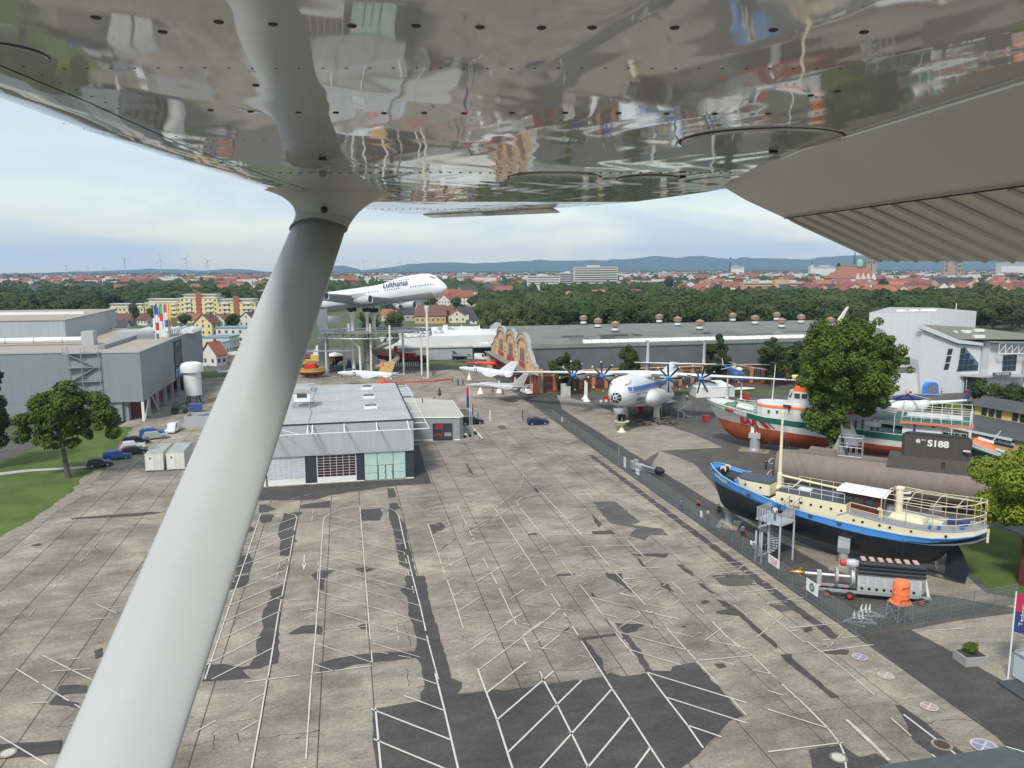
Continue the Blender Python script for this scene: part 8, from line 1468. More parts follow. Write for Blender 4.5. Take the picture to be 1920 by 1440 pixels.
T = thing('closed_parasol', 'closed dark green parasol behind the annex roof', 'parasol', (19.5, 164.6, 4.5)); obj('cloth', MB().lathe([(.05, 2.4), (.3, 1.6), (.36, .7), (.2, .5)], n=10), mat('parasol_green', (.02, .07, .05), .8), T); obj('pole', MB().tube((0, 0, -4.4), (0, 0, .6), .05), STEEL, T)
for k in range(9): a = k/8; shrub(['low dark shrub', 'round green bush', 'yellow green bush'][k % 3]+' in the garden before the white foyer, '+['first', 'second', 'third', 'fourth', 'fifth', 'sixth', 'seventh', 'eighth', 'ninth'][k]+' from the left', 120+a*22+rnd.uniform(-1, 1), 152-a*8+rnd.uniform(-2, 2), 1.6+rnd.random(), 3+rnd.random()*1.5, [LG3, LG4, LG2][k % 3], .2, 700, 60+k)
flatpoly('garden_bed', ragged([(114, 158), (136, 154), (150, 138), (138, 132), (118, 146)], 2, .4), .03, mat('garden_soil', (.13, .10, .06), .95, var=.5, vs=1.2), 'structure')
for k, (u, v, h_, w_) in enumerate(((1842, 762, 7, 7), (1885, 765, 5.5, 7.5), (1918, 768, 6.5, 6))): g0 = G(u, v); shrub('tall green bush beyond the marine museum roof, '+['left', 'middle', 'right'][k]+' of three', g0.x, g0.y, h_, w_, LG4, .28, 2400, 80+k)
T = thing('anchor', 'black ship anchor lying beside the submarine bow', 'anchor', (66, 101.5, 0), .6); obj('shank', MB().tube((-1.5, 0, .3), (1.5, 0, .9), .14), BLACK, T); obj('arms', MB().path([(1.2, -1.3, 1.3), (1.7, -.6, .7), (1.7, .6, .7), (1.2, 1.3, 1.3)], .16), BLACK, T)
T = thing('net_heap', 'pale net draped over a pointed frame behind the submarine', 'net', (72, 100.5, 4.4)); obj('net_cone', MB().lathe([(1.1, 0), (.5, 1.2), (.05, 2.2)], n=8), mat('net_beige', (.32, .29, .22), .9), T); obj('leg', MB().tube((0, 0, -4.4), (0, 0, .2), .1), STEEL, T)
for k, (x, y, r_) in enumerate(((60, 171.2, .4), (98, 179.5, 1.1))): T = thing('kerb_display', ['row of small white kerb stones beside the hall lawn', 'white boat hull lying on the grass by the hall'][k], ['kerb', 'boat'][k], (x, y+5, 0)); [obj('stone' if k == 0 else 'hull', MB().box(q*1.3, q*1.3+.6, 0, .3, 0, .5) if k == 0 else MB().loft([sect(xx, rr3, rr3*.5, .5, 8) for xx, rr3 in ((0, .1), (1.5, .8), (5, .9), (8, .3))]), WHITE, T) for q in range(7 if k == 0 else 1)]
# ---- people
def person(lab, x, y, rz, top, leg, hair, z=0, pose='walk', h_=1.72, extra=None, group=None):
    T = thing('person', lab, 'person', (x, y, z), rz, group); s = h_/1.75; sw = .16 if pose == 'walk' else .05; kn = 0
    if pose == 'squat': P = {'pel': (0, 0, .42), 'ch': (.12, 0, .85), 'nk': (.2, 0, 1.02), 'hd': (.24, 0, 1.14), 'kL': (.38, .12, .5), 'kR': (.36, -.12, .48), 'fL': (.2, .14, .06), 'fR': (.15, -.14, .06), 'eL': (.35, .24, .7), 'eR': (.35, -.24, .7), 'hL': (.5, .1, .6), 'hR': (.5, -.1, .6)}
    else: P = {'pel': (0, 0, .93), 'ch': (.01, 0, 1.32), 'nk': (.0, 0, 1.5), 'hd': (.02, 0, 1.63), 'kL': (sw*.7, .1, .5), 'kR': (-sw*.3, -.1, .5), 'fL': (sw, .1, .07), 'fR': (-sw*1.4, -.1, .09), 'eL': (-.06, .27, 1.14), 'eR': (.0, -.27, 1.14), 'hL': (.08, .26, .92), 'hR': (.12, -.25, .95)}
    P = {k_: Vector(v_)*s for k_, v_ in P.items()}; P['sL'] = P['ch']+Vector((0, .18, .08))*s; P['sR'] = P['ch']+Vector((0, -.18, .08))*s; P['pL'] = P['pel']+Vector((0, .09, -.05))*s; P['pR'] = P['pel']+Vector((0, -.09, -.05))*s; P['tL'] = P['fL']+Vector((.16, .02, -.03))*s; P['tR'] = P['fR']+Vector((.16, -.02, -.03))*s
    def skin_(nm, ed, rad, m):
        ns = []; [ns.append(q) for e in ed for q in e if q not in ns]; bm = bmesh.new(); lay = bm.verts.layers.skin.verify(); vm = {}
        for q in ns: vv = bm.verts.new(P[q]); vv[lay].radius = (rad[q]*s, rad[q]*s); vm[q] = vv
        vm[ns[0]][lay].use_root = True
        for a, b2 in ed: bm.edges.new((vm[a], vm[b2]))
        me = bpy.data.meshes.new(nm); bm.to_mesh(me); bm.free(); me.materials.append(m); o = obj(nm, me, parent=T); o.modifiers.new('Skin', 'SKIN').use_smooth_shade = True; o.modifiers.new('Sub', 'SUBSURF').levels = 1; return o
    rad = dict(pel=.13, ch=.15, nk=.055, hd=.095, kL=.065, kR=.065, fL=.045, fR=.045, eL=.045, eR=.045, hL=.035, hR=.035, sL=.06, sR=.06, pL=.1, pR=.1, tL=.035, tR=.035)
    skin_('body', [('pel', 'ch'), ('ch', 'nk'), ('nk', 'hd'), ('ch', 'sL'), ('ch', 'sR'), ('sL', 'eL'), ('sR', 'eR'), ('eL', 'hL'), ('eR', 'hR'), ('pel', 'pL'), ('pel', 'pR'), ('pL', 'kL'), ('pR', 'kR'), ('kL', 'fL'), ('kR', 'fR'), ('fL', 'tL'), ('fR', 'tR')], rad, mat('skin_tone', (.45, .28, .2), .6))
    r2 = {k_: v_+.022 for k_, v_ in rad.items()}; skin_('shirt', [('pel', 'ch'), ('ch', 'sL'), ('ch', 'sR'), ('sL', 'eL'), ('sR', 'eR')], r2, top); r3 = {k_: v_+.018 for k_, v_ in rad.items()}; skin_('trousers', [('pel', 'pL'), ('pel', 'pR'), ('pL', 'kL'), ('pR', 'kR'), ('kL', 'fL'), ('kR', 'fR')], r3, leg)
    hd = P['hd']; obj('hair', MB().ball((hd.x-.02, 0, hd.z+.04*s), .115*s, 10, 6, 1.05, .95, 1.0), hair, T, smooth=True)
    for q in ('L', 'R'): f0, f1 = P['f'+q], P['t'+q]; obj('shoe', MB().ball(((f0.x+f1.x)/2, f0.y, max(.05, f0.z-.02)), .1*s, 8, 5, 1.5, .6, .5), mat('shoe_dark', (.05, .05, .05), .7), T)
    if extra == 'bag': obj('bag', MB().cbox((P['hR'].x, P['hR'].y-.1, P['hR'].z-.2), (.3, .12, .32)), RED, T)
    if extra == 'hat': obj('hat', MB().lathe([(.2, hd.z+.03), (.2, hd.z+.05), (.11, hd.z+.08), (.10, hd.z+.16), (.02, hd.z+.17)], (hd.x, 0, 0), 12), mat('hat_pale', (.45, .68, .7), .7), T)
    return T
c_ = lambda n, r, g, b: mat('cloth_'+n, (r, g, b), .85)
K_, BL_, PK, WH_, RD_, JN, CY, GY = c_('black', .02, .02, .025), c_('denim_blue', .07, .14, .28), c_('pale_pink', .6, .42, .42), c_('white', .6, .6, .58), c_('red', .38, .06, .06), c_('jeans', .05, .07, .13), c_('cyan', .25, .5, .55), c_('grey', .2, .2, .2); HB, HD = mat('hair_dark', (.025, .018, .012), .7), mat('hair_light', (.25, .17, .09), .7)
def pxp(u, v, z=0): q = G(u, v, z); return q.x, q.y
person('visitor in denim blue jacket and black trousers holding a red bag', *pxp(1392, 1009), 1.4, BL_, K_, HB, extra='bag'); person('visitor in pale top and blue jeans walking left of the blue jacketed one', *pxp(1371, 1008), -1.4, PK, JN, HD)
person('visitor in pale pink shirt standing behind the mesh fence', *pxp(1327, 978), -1.2, PK, JN, HB, pose='stand'); person('person in dark clothes with red detail crouching behind the fence', *pxp(1307, 950), -1, RD_, K_, HB, pose='squat'); person('person in black bending down beside the barge pedestal', *pxp(1350, 962), 2.2, K_, K_, HB, pose='squat')
person('visitor in grey blue seen through the fence left of the crouching one', *pxp(1278, 958), .5, BL_, JN, HB); person('visitor in black standing at the submarine bow', *pxp(1436, 881), 1.0, K_, K_, HB, pose='stand'); person('visitor in red top beside the submarine bow behind the mast', *pxp(1450, 884), 2.0, RD_, GY, HB, pose='stand')
person('visitor in white top on the stair tower platform', 45.4, 73.6, .5, WH_, K_, HB, 4.61, 'stand'); person('person with pale hat at the foot of the stair tower', 44.0, 75.2, .5, GY, K_, HB, 0, 'stand', extra='hat')
q = sw_(8.6, .1, 6.12); person('person with cyan hat and shirt inside the gangway cage', q.x, q.y, 2.2, CY, JN, HB, q.z, 'stand', extra='hat')
for k, (dx, dy, m_, lab) in enumerate(((0, 0, K_, 'in black'), (.9, -.5, BL_, 'in blue'), (1.9, -1.4, K_, 'in dark jacket'), (2.7, -1.9, WH_, 'in white'))): person('visitor %s at the gangway landing on the rescue cruiser' % lab, 82.2+dx, 110.4+dy, 3.6, m_, JN, HB, 5.6, 'stand')
for k, (u, v, m_, lg, lab) in enumerate(((848, 716, GY, JN, 'left of the nose of the twin tailed jet, furthest left'), (857, 715, WH_, GY, 'in white just behind the nose of the twin tailed jet'), (859, 723, K_, K_, 'in black in front of the nose of the twin tailed jet'), (868, 722, K_, JN, 'small and dark right beside the nose of the twin tailed jet'), (812, 705, K_, K_, 'in black at the foot of the nose gear pillar'), (816, 701, RD_, K_, 'in red behind the nose gear pillar'), (770, 699, RD_, JN, 'in red sitting among the cream pillars'), (776, 700, K_, JN, 'in dark clothes among the cream pillars'), (790, 716, GY, BL_, 'in grey crossing by the red kerb'), (641, 708, K_, K_, 'by the nose of the white and tan jet'), (924, 741, K_, GY, 'under the twin tailed jet left of the middle pylon'), (943, 740, BL_, K_, 'under the twin tailed jet right of the middle pylon'), (1288, 752, CY, K_, 'at the spiral stair of the transport plane'), (1782, 735, K_, JN, 'before the white foyer'), (1765, 740, WH_, K_, 'in white before the white foyer'))): person('visitor '+lab, *pxp(u, v), rnd.uniform(0, 6), m_, lg, HB, pose='walk' if k % 2 else 'stand')
# ================================================================== town, woods, hills, turbines, air
def at(u, D, z=0): d = ray(u, 506); d = Vector((d.x, d.y, 0)); d = d/d.dot(Vector((math.sin(YAW), math.cos(YAW), 0))); return Vector((d.x*D, d.y*D, z))
wm_ = {'white': (.62, .61, .57), 'cream': (.64, .58, .42), 'yellow': (.64, .55, .28), 'grey': (.36, .36, .35), 'peach': (.55, .36, .20), 'mint': (.45, .56, .47), 'blue': (.35, .42, .48), 'pink': (.55, .38, .30), 'sandstone': (.34, .27, .21)}
rm_ = {'red': (.27, .095, .055), 'orange': (.35, .14, .075), 'brown': (.135, .065, .048), 'dark': (.055, .055, .06), 'pale': (.50, .49, .46), 'bluegrey': (.20, .30, .38), 'rust': (.24, .09, .06), 'copper': (.25, .50, .42)}
WM = {k: mat('render_'+k, c, .85, rand=.06, var=.05, vs=5) for k, c in wm_.items()}; RMt = {k: mat('tiles_'+k, c, .8, rand=.12, var=.12, vs=3) for k, c in rm_.items()}
HM = {}
def hmesh(kind, w_, d_, he, hr):
    key = (kind, w_, d_, he, hr)
    if key in HM: return HM[key]
    wl = MB(); rf_ = MB(); wn = MB(); x, y = w_/2, d_/2; o = .5
    wl.box(-x, x, -y, y, 0, he, False)
    if kind == 'gx':                                            # ridge along x (long side to the viewer)
        wl.add([(-x, -y, he), (-x, y, he), (-x, 0, he+hr), (x, -y, he), (x, y, he), (x, 0, he+hr)], [(0, 1, 2), (3, 5, 4)])
        for s in (-1, 1): rf_.add([(-x-o, s*(y+o), he-.25), (x+o, s*(y+o), he-.25), (x+o, 0, he+hr+.1), (-x-o, 0, he+hr+.1), (-x-o, s*(y+o), he-.45), (x+o, s*(y+o), he-.45), (x+o, 0, he+hr-.1), (-x-o, 0, he+hr-.1)], [(0, 1, 2, 3), (7, 6, 5, 4), (0, 4, 5, 1), (0, 3, 7, 4), (1, 5, 6, 2)])
    elif kind == 'gy':                                          # gable to the viewer
        wl.add([(-x, -y, he), (x, -y, he), (0, -y, he+hr), (-x, y, he), (x, y, he), (0, y, he+hr)], [(0, 1, 2), (3, 5, 4)])
        for s in (-1, 1): rf_.add([(s*(x+o), -y-o, he-.25), (s*(x+o), y+o, he-.25), (0, y+o, he+hr+.1), (0, -y-o, he+hr+.1), (s*(x+o), -y-o, he-.45), (s*(x+o), y+o, he-.45), (0, y+o, he+hr-.1), (0, -y-o, he+hr-.1)], [(0, 1, 2, 3), (7, 6, 5, 4), (0, 4, 5, 1), (0, 3, 7, 4), (1, 5, 6, 2)])
    elif kind == 'hip': rf_.add([(-x-o, -y-o, he-.2), (x+o, -y-o, he-.2), (x+o, y+o, he-.2), (-x-o, y+o, he-.2), (-x+y, 0, he+hr), (x-y, 0, he+hr)], [(0, 1, 5, 4), (1, 2, 5), (2, 3, 4, 5), (3, 0, 4)])
    else: rf_.box(-x-.25, x+.25, -y-.25, y+.25, he, he+.45)
    ch = None
    fl = max(1, int(he/2.9)); nx = max(2, int(w_/2.9)); ny = max(2, int(d_/3.2))
    for f in range(fl):
        z = he*(f+.32)/fl
        for i in range(nx): xx = -x+w_*(i+.5)/nx; wn.add([(xx-.55, -y-.04, z), (xx+.55, -y-.04, z), (xx+.55, -y-.04, z+1.35), (xx-.55, -y-.04, z+1.35)], [(0, 1, 2, 3)])
        for i in range(ny):
            yy = -y+d_*(i+.5)/ny
            for s in (-1, 1): wn.add([(s*(x+.04), yy-.5, z), (s*(x+.04), yy+.5, z), (s*(x+.04), yy+.5, z+1.35), (s*(x+.04), yy-.5, z+1.35)], [(0, 1, 2, 3)])
    if kind == 'gy' and hr > 2.5: wn.add([(-.5, -y-.04, he+.3), (.5, -y-.04, he+.3), (.5, -y-.04, he+1.5), (-.5, -y-.04, he+1.5)], [(0, 1, 2, 3)])
    if kind in ('gx', 'gy', 'hip'): ch = MB().box(x*.3-.35, x*.3+.35, -.35, .35, he+hr*.5, he+hr+.8)
    HM[key] = [b.mesh(n, GLASS) if b else None for n, b in (('wall', wl), ('roof', rf_), ('windows', wn), ('chimney', ch))]
    return HM[key]
def house(lab, loc, rz, kind, w_, d_, he, hr, wc, rc, group=None, cat='house', nm='house'):
    T = thing(nm, lab, cat, loc, rz, group); a, b, c, d = hmesh(kind, w_, d_, he, hr)
    def lk(me, m_, n, par=T, kd=None):
        key = (me.name, m_.name)
        if key not in HM: q = me.copy(); q.materials.clear(); q.materials.append(m_); q.name = n; HM[key] = q
        return obj(n, HM[key], parent=par, kind=kd)
    lk(a, WM[wc], 'wall'); r_ = lk(b, RMt[rc], 'roof'); lk(c, mat('far_window', (.07, .08, .09), .3), 'windows', T, 'stuff')
    if d: lk(d, RMt['rust'], 'chimney', r_)
    return T
def hpx(lab, u0, u1, vr, vb, kind, wc, rc, rf_=.45, rot=0, depth=None, cat='house', nm='house', D=None, z0=0, group=None):
    D = D or (H*1443/(vb-507)); w_ = round((u1-u0)*D/1443, 1); ht = (vb-vr)*D/1443; 
    if kind == 'flat': he, hr = ht-.45, 0
    else: hr = ht*rf_; he = ht-hr
    p = at((u0+u1)/2, D+ (depth or w_*.6)/2)
    return house(lab, (p.x, p.y, z0-.3), -YAW+rot, kind, w_, round(depth or max(7, min(14, w_*.6)), 1), round(he, 1), round(hr, 1), wc, rc, group, cat, nm)
HL = [ # label, u0, u1, v_ridge, v_base, kind, wall, roof, roof share, rot
 ('small chalet with orange roof and wooden balcony behind the jumbo nose pillar', 838, 872, 580, 604, 'gy', 'cream', 'orange', .45, .1), ('broad dark brown roofed block behind the jumbo nose pillar', 777, 835, 571, 605, 'gx', 'peach', 'brown', .55, .05),
 ('white house with brown roof left of the orange roofed chalet', 826, 850, 573, 603, 'gx', 'white', 'brown', .4, -.1), ('long house with dark roof right of the orange roofed chalet', 857, 895, 574, 598, 'gx', 'white', 'dark', .5, 0), ('white walled house with rust roof above the white vans', 895, 928, 566, 594, 'gx', 'white', 'rust', .4, -.3),
 ('low house with bright red roof at the edge of the big trees', 896, 930, 555, 573, 'hip', 'white', 'orange', .5, 0), ('cream house with small red roof under the jumbo belly', 715, 742, 578, 600, 'gx', 'cream', 'red', .4, 0), ('grey house with slate roof below the jumbo fuselage', 745, 778, 572, 600, 'gx', 'grey', 'dark', .5, .2),
 ('pale flat roofed house right below the jumbo nose', 818, 848, 551, 570, 'gx', 'grey', 'brown', .3, 0), ('house with steep dark roof in front of the vans beyond the pale roof', 880, 905, 588, 606, 'gx', 'white', 'dark', .5, .1),
 ('white house with black roof right of the upper grey hall', 207, 232, 596, 622, 'gx', 'white', 'dark', .45, .15), ('brown roofed house between the trees left of the flags', 215, 240, 584, 606, 'gx', 'pink', 'brown', .55, 0), ('white gabled house with brown roof left of the flags', 255, 282, 584, 606, 'gx', 'white', 'brown', .5, -.5),
 ('long red roofed house right behind the flags', 331, 372, 584, 602, 'gx', 'cream', 'rust', .6, 0), ('bright yellow gabled house right of the flags', 363, 404, 586, 626, 'gy', 'yellow', 'brown', .4, -.35), ('mint green house with red brown roof next to the yellow gable', 397, 429, 585, 614, 'gy', 'mint', 'rust', .35, -.5),
 ('white house with grey roof touching the strut in the middle distance', 447, 482, 582, 612, 'gy', 'white', 'dark', .4, -.4), ('white house with steep red roof beside the far corner of the grey hall', 379, 404, 637, 683, 'gx', 'white', 'red', .5, 1.1),
 ('low house with red roof behind the biplane', 428, 450, 664, 690, 'gx', 'grey', 'rust', .6, .2)]
for t_ in HL: hpx(*t_[:10])
hpx('white motel block with blue grey flat roof left of the strut', 405, 470, 610, 640, 'flat', 'white', 'bluegrey', depth=9, cat='building', nm='motel'); hpx('small white hut with blue trimmed roof below the motel', 382, 432, 628, 650, 'flat', 'white', 'bluegrey', depth=12, cat='building', nm='hut'); hpx('white shed with blue band roof beside the steep red roof', 398, 418, 638, 666, 'flat', 'white', 'bluegrey', depth=10, cat='building', nm='hut')
hpx('flat grey carport left of the strut', 400, 440, 660, 668, 'flat', 'grey', 'pale', depth=10, cat='building', nm='carport')
for lab, u0, u1, vr, vb, wc, rc, rot in (('long low yellow apartment block at the left end of the row', 200, 272, 567, 590, 'cream', 'pale', 0), ('yellow apartment block with roof terrace behind the flags', 275, 341, 558, 592, 'yellow', 'pale', 0), ('tallest yellow apartment block with red stair strip', 341, 411, 550, 597, 'yellow', 'pale', 0), ('yellow apartment block with red stair strip beside the strut', 411, 482, 559, 602, 'yellow', 'pale', 0)):
    T = hpx(lab, u0, u1, vr+5, vb, 'flat', wc, rc, rot=rot, depth=13, cat='apartment block', nm='apartment_block'); D = H*1443/(vb-507); w_ = (u1-u0)*D/1443; ht = (vb-vr-5)*D/1443
    obj('penthouse', MB().box(-w_*.42, w_*.42, -4.5, 5.5, ht, ht+5*D/1443), WM['cream'], T); obj('penthouse_roof', MB().box(-w_*.45, w_*.45, -5.6, 6, ht+5*D/1443, ht+5*D/1443+.4), RMt['pale'], T)
    if 'red stair' in lab: obj('stair_strip', MB().box(-1.6, 1.6, -6.9, -6.55, 0, ht+4), mat('stair_red', (.34, .10, .07), .8), T); 
    ba = MB(); 
    for f in range(int(ht/3)): ba.box(w_*.2, w_*.38, -7.4, -6.55, 3*f+2.7, 3*f+3.9).box(-w_*.38, -w_*.2, -7.4, -6.55, 3*f+2.7, 3*f+3.9)
    obj('balconies', ba, WM['white'], T, kind='stuff')
def slab(lab, u0, u1, vr, vb, D, wc, rows_, depth, band, cat='building', rot=0):
    w_ = (u1-u0)*D/1443; p = at((u0+u1)/2, D+depth/2); zb = max(-.3, H-(vb-507)*D/1443); zt = H-(vr-507)*D/1443; T = thing('office_block', lab, cat, (p.x, p.y, 0), -YAW+rot); obj('wall', MB().box(-w_/2, w_/2, -depth/2, depth/2, -.3, zt), WM[wc], T)
    st = MB(); fh_ = 3.3; z = zt-2.6
    for r_ in range(rows_): st.box(-w_/2+.8, w_/2-.8, -depth/2-.05, -depth/2-.02, z, z+1.5).box(w_/2+.02, w_/2+.05, -depth/2+1, depth/2-1, z, z+1.3); z -= fh_
    obj('window_bands', st, mat('far_window'), T, kind='stuff')
    if band:
        st = MB(); z = zt-3.3
        for r_ in range(rows_): st.box(-w_/2, w_/2, -depth/2-1.1, -depth/2-.06, z-.55, z+.8); z -= fh_
        obj('balcony_bands', st, WM['white'], T, kind='stuff')
    obj('roof', MB().box(-w_/2-.3, w_/2+.3, -depth/2-.3, depth/2+.3, zt, zt+.6).box(-w_*.2, w_*.1, -3, 3, zt+.6, zt+3), RMt['pale'], T, kind='stuff'); return T
slab('large cream hospital tower with balcony bands on every floor', 1076, 1156, 503, 545, 1150, 'cream', 8, 26, True); slab('white office block with dark window bands left of the hospital tower', 988, 1049, 519, 542, 1100, 'white', 4, 16, False); slab('grey framed block joining the hospital tower', 1049, 1082, 514, 545, 1180, 'grey', 6, 20, False)
slab('yellow tower block above the jumbo fuselage', 710, 741, 516, 536, 1500, 'yellow', 5, 16, True); slab('white block right behind the yellow tower block', 742, 760, 517, 532, 1600, 'white', 4, 14, False); slab('white flat topped block above the long red roof', 857, 887, 514, 527, 1700, 'white', 3, 14, True); slab('long low white school building with many windows', 1195, 1285, 529, 545, 1250, 'white', 2, 12, False)
slab('small white block near the skyline right of the hospital', 1235, 1257, 513, 526, 1900, 'white', 2, 14, False); slab('white factory block beside the tall brick chimney', 1370, 1393, 502, 514, 3200, 'white', 3, 30, False); slab('long peach coloured barracks building with corner turrets', 1391, 1500, 533, 556, 1020, 'peach', 4, 16, False)
slab('white block with terraces left of the cathedral', 1518, 1580, 503, 512, 2600, 'white', 2, 25, False); slab('white tower blocks at the right end of the skyline', 1872, 1925, 498, 512, 2600, 'white', 3, 30, False)
p = at(1463, 1012); T = thing('turret', 'square peach coloured turret on the barracks building', 'tower', (p.x, p.y, 0), -YAW); obj('wall', MB().box(-8, 8, -6, 6, 0, 17.5), WM['peach'], T); cr_ = MB(); [cr_.box(-8+k*3.2, -6.4+k*3.2, -6, -5.4, 17.5, 18.8) for k in range(6)]; obj('battlements', cr_, WM['peach'], T, kind='stuff')
for lab, u0, u1, vr, vb, rc, kind in (('long orange red tiled roof with white walls right of the jumbo nose', 866, 941, 524, 536, 'red', 'gx'), ('orange red terrace roof just above the big trees, left piece', 1053, 1088, 546, 562, 'orange', 'hip'), ('long orange red terrace roof just above the big trees below the hospital', 1102, 1160, 544, 560, 'orange', 'hip'), ('rust coloured terrace roof just above the big trees right of the hospital', 1161, 1204, 543, 556, 'rust', 'gx'),
   ('white walled row with dark mansard roof left of the jumbo fuselage', 617, 650, 529, 545, 'dark', 'gx'), ('white house with big dark roof far above the flags', 257, 289, 522, 540, 'brown', 'gx'), ('grey roofed long house below the peach barracks', 1500, 1577, 535, 556, 'dark', 'gx'), ('large steep red roof with tall gable above the big trees', 1575, 1622, 530, 554, 'red', 'gx'), ('long white row under dark grey roof in the old town', 1750, 1818, 524, 545, 'dark', 'gx'), ('big rust roofed house left of the right hand town edge', 1700, 1748, 536, 556, 'rust', 'gx'), ('white gable with purple red roof deep in the trees on the right', 1880, 1912, 552, 575, 'rust', 'gy')):
    hpx(lab, u0, u1, vr, vb, kind, 'white', rc, .6, rot=rnd.uniform(-.15, .15), D=max(560, min(1500, H*1443/(vb-507)+0)), depth=13)
# cathedral
def cth(u, D): return at(u, D)
D = 1700; k_ = D/1443; p = cth(1609, D); T = thing('cathedral_nave', 'long sandstone cathedral nave with grey green roof on the skyline', 'church', (p.x, p.y, 0), -YAW)
obj('wall', MB().box(-32*k_, 28*k_, 0, 28, 0, 37), WM['sandstone'], T); obj('roof', MB().add([(-32*k_, -1, 37), (28*k_, -1, 37), (28*k_, 14, 46), (-32*k_, 14, 46), (28*k_, 29, 37), (-32*k_, 29, 37)], [(0, 1, 2, 3), (3, 2, 4, 5)]), mat('cathedral_roof', (.12, .14, .11), .8), T)
dm = obj('dome', MB().lathe([(7, 36), (7, 44), (6, 48), (3, 51), (.5, 52), (.2, 56)], (2*k_, -2, 0), 12), RMt['copper'], T); obj('ridge_spire', MB().lathe([(2.5, 44), (1.8, 52), (.2, 74)], (-4*k_, 10, 0), 8), mat('spire_dark', (.05, .07, .07), .6), T)
for q, (u, h_, lab) in enumerate(((1627, 78, 'slender pair of sandstone cathedral towers touching the flap edge'), (1779, 60, 'broad sandstone tower pair under the right part of the flap'))):
    p = cth(u, D); T = thing('cathedral_tower', lab, 'tower', (p.x, p.y-8, 0), -YAW)
    for dx in ((-5.5, 5.5) if q == 0 else (-14, 14)):
        s_ = obj('shaft', MB().box(dx-4.6, dx+4.6, -5, 5, 0, h_), WM['sandstone'], T); ar_ = MB()
        for r_ in range(4): ar_.box(dx-2.4, dx-.4, -5.08, -5.02, h_-9-r_*9, h_-3-r_*9).box(dx+.4, dx+2.4, -5.08, -5.02, h_-9-r_*9, h_-3-r_*9)
        obj('belfry_openings', ar_, DGREY, s_, kind='stuff')
    if q: obj('gable', MB().ext([(-18, 0, 0), (18, 0, 0), (18, 0, 28), (0, 0, 44), (-18, 0, 28)], (0, 10, 0)), WM['sandstone'], T, fix=True)
p = cth(1597, 1500); T = thing('seminary', 'huge red tiled hipped roof with row of white gables below the cathedral', 'building', (p.x, p.y, 0), -YAW); w_ = 80*1500/1443/2
obj('wall', MB().box(-w_, w_, -10, 10, 0, 15), WM['white'], T); obj('roof', MB().add([(-w_-8, -12, 14), (w_, -12, 14), (w_, 12, 14), (-w_-8, 12, 14), (-w_+20, 0, 33), (w_-8, 0, 33)], [(0, 1, 5, 4), (1, 2, 5), (2, 3, 4, 5), (3, 0, 4)]), RMt['red'], T)
for x in (8, 18, 28, 38): obj('white_gable', MB().ext([(x-4, -12.4, 10), (x+4, -12.4, 10), (x+4, -12.4, 14), (x, -12.4, 23), (x-4, -12.4, 14)], (0, 4, 0)), WM['white'], T, fix=True)
p = at(1368.5, 3000); T = thing('factory_chimney', 'tall brown brick chimney on the skyline', 'chimney', (p.x, p.y, 0)); obj('shaft', MB().lathe([(3.6, 0), (2.9, 76)], n=10), mat('chimney_brick', (.12, .06, .045), .9), T); obj('pale_band', MB().lathe([(3.2, 62), (3.1, 66)], n=10), WM['white'], T)
p = at(1522, 2400); T = thing('church_tower', 'thin white church tower left of the cathedral', 'tower', (p.x, p.y, 0)); obj('shaft', MB().box(-3.5, 3.5, -3.5, 3.5, 0, 44), WM['white'], T); obj('spire', MB().lathe([(4, 44), (.2, 56)], n=4), RMt['dark'], T)
# scattered town houses
rt_ = random.Random(11); TW = [(1540, 1935, 700, 1600, 125, ('red', 'orange', 'rust', 'brown'), 'in the old town'), (1290, 1545, 780, 1700, 42, ('red', 'rust', 'orange', 'dark'), 'near the peach barracks'), (980, 1290, 1000, 2000, 16, ('red', 'rust', 'brown'), 'near the hospital tower'), (760, 975, 520, 1500, 16, ('red', 'rust', 'dark', 'brown'), 'beyond the jumbo nose'), (330, 620, 800, 1500, 40, ('red', 'rust', 'orange'), 'left of the jumbo tail'), (0, 330, 900, 1900, 26, ('red', 'brown', 'dark'), 'among the far left trees')]
spots = []
for u0, u1, d0, d1, n, rcs, where in TW:
    for k in range(n):
        for _ in range(20):
            u = rt_.uniform(u0, u1); D = d0*(d1/d0)**(rt_.random()**.8); p = at(u, D)
            if all((p-q).length > 13 for q in spots): break
        spots.append(p); kd = rt_.choice(['gx', 'gx', 'gy', 'hip']); rc = rt_.choice(rcs); wc = rt_.choice(['white', 'white', 'cream', 'pink'])
        w_, d_, he, hr = rt_.choice([(12, 10, 7, 5), (16, 10, 7.5, 5), (20, 11, 9, 5.5), (10, 9, 6.5, 4.5), (26, 11, 9, 6)]); T_n = {'gx': 'long side', 'gy': 'gable', 'hip': 'hipped roof'}[kd]
        house('%s house with %s roof, %s to the viewer, %s' % (wc, rc, T_n, where), (p.x, p.y, -.3), -YAW+rt_.choice([-.5, -.2, 0, .15, .4, 1.2]), kd, w_, d_, he, hr, wc, rc, 'town houses '+where)
ft = {}
for k in range(2100):
    D = rt_.uniform(1500, 4800); u = rt_.uniform(-60, 1980); p = at(u, D); key = rt_.choice(['w', 'w', 'w', 'r', 'r'])
    b = ft.setdefault(key, MB()); s = rt_.uniform(6, 18); h_ = rt_.uniform(10, 18)
    if key == 'w': b.box(p.x-s, p.x+s, p.y-5, p.y+5, 0, h_, False)
    else: b.box(p.x-s, p.x+s, p.y-5, p.y+5, 0, h_*.7, False).add([(p.x-s, p.y-6, h_*.68), (p.x+s, p.y-6, h_*.68), (p.x+s, p.y, h_*1.15), (p.x-s, p.y, h_*1.15)], [(0, 1, 2, 3)])
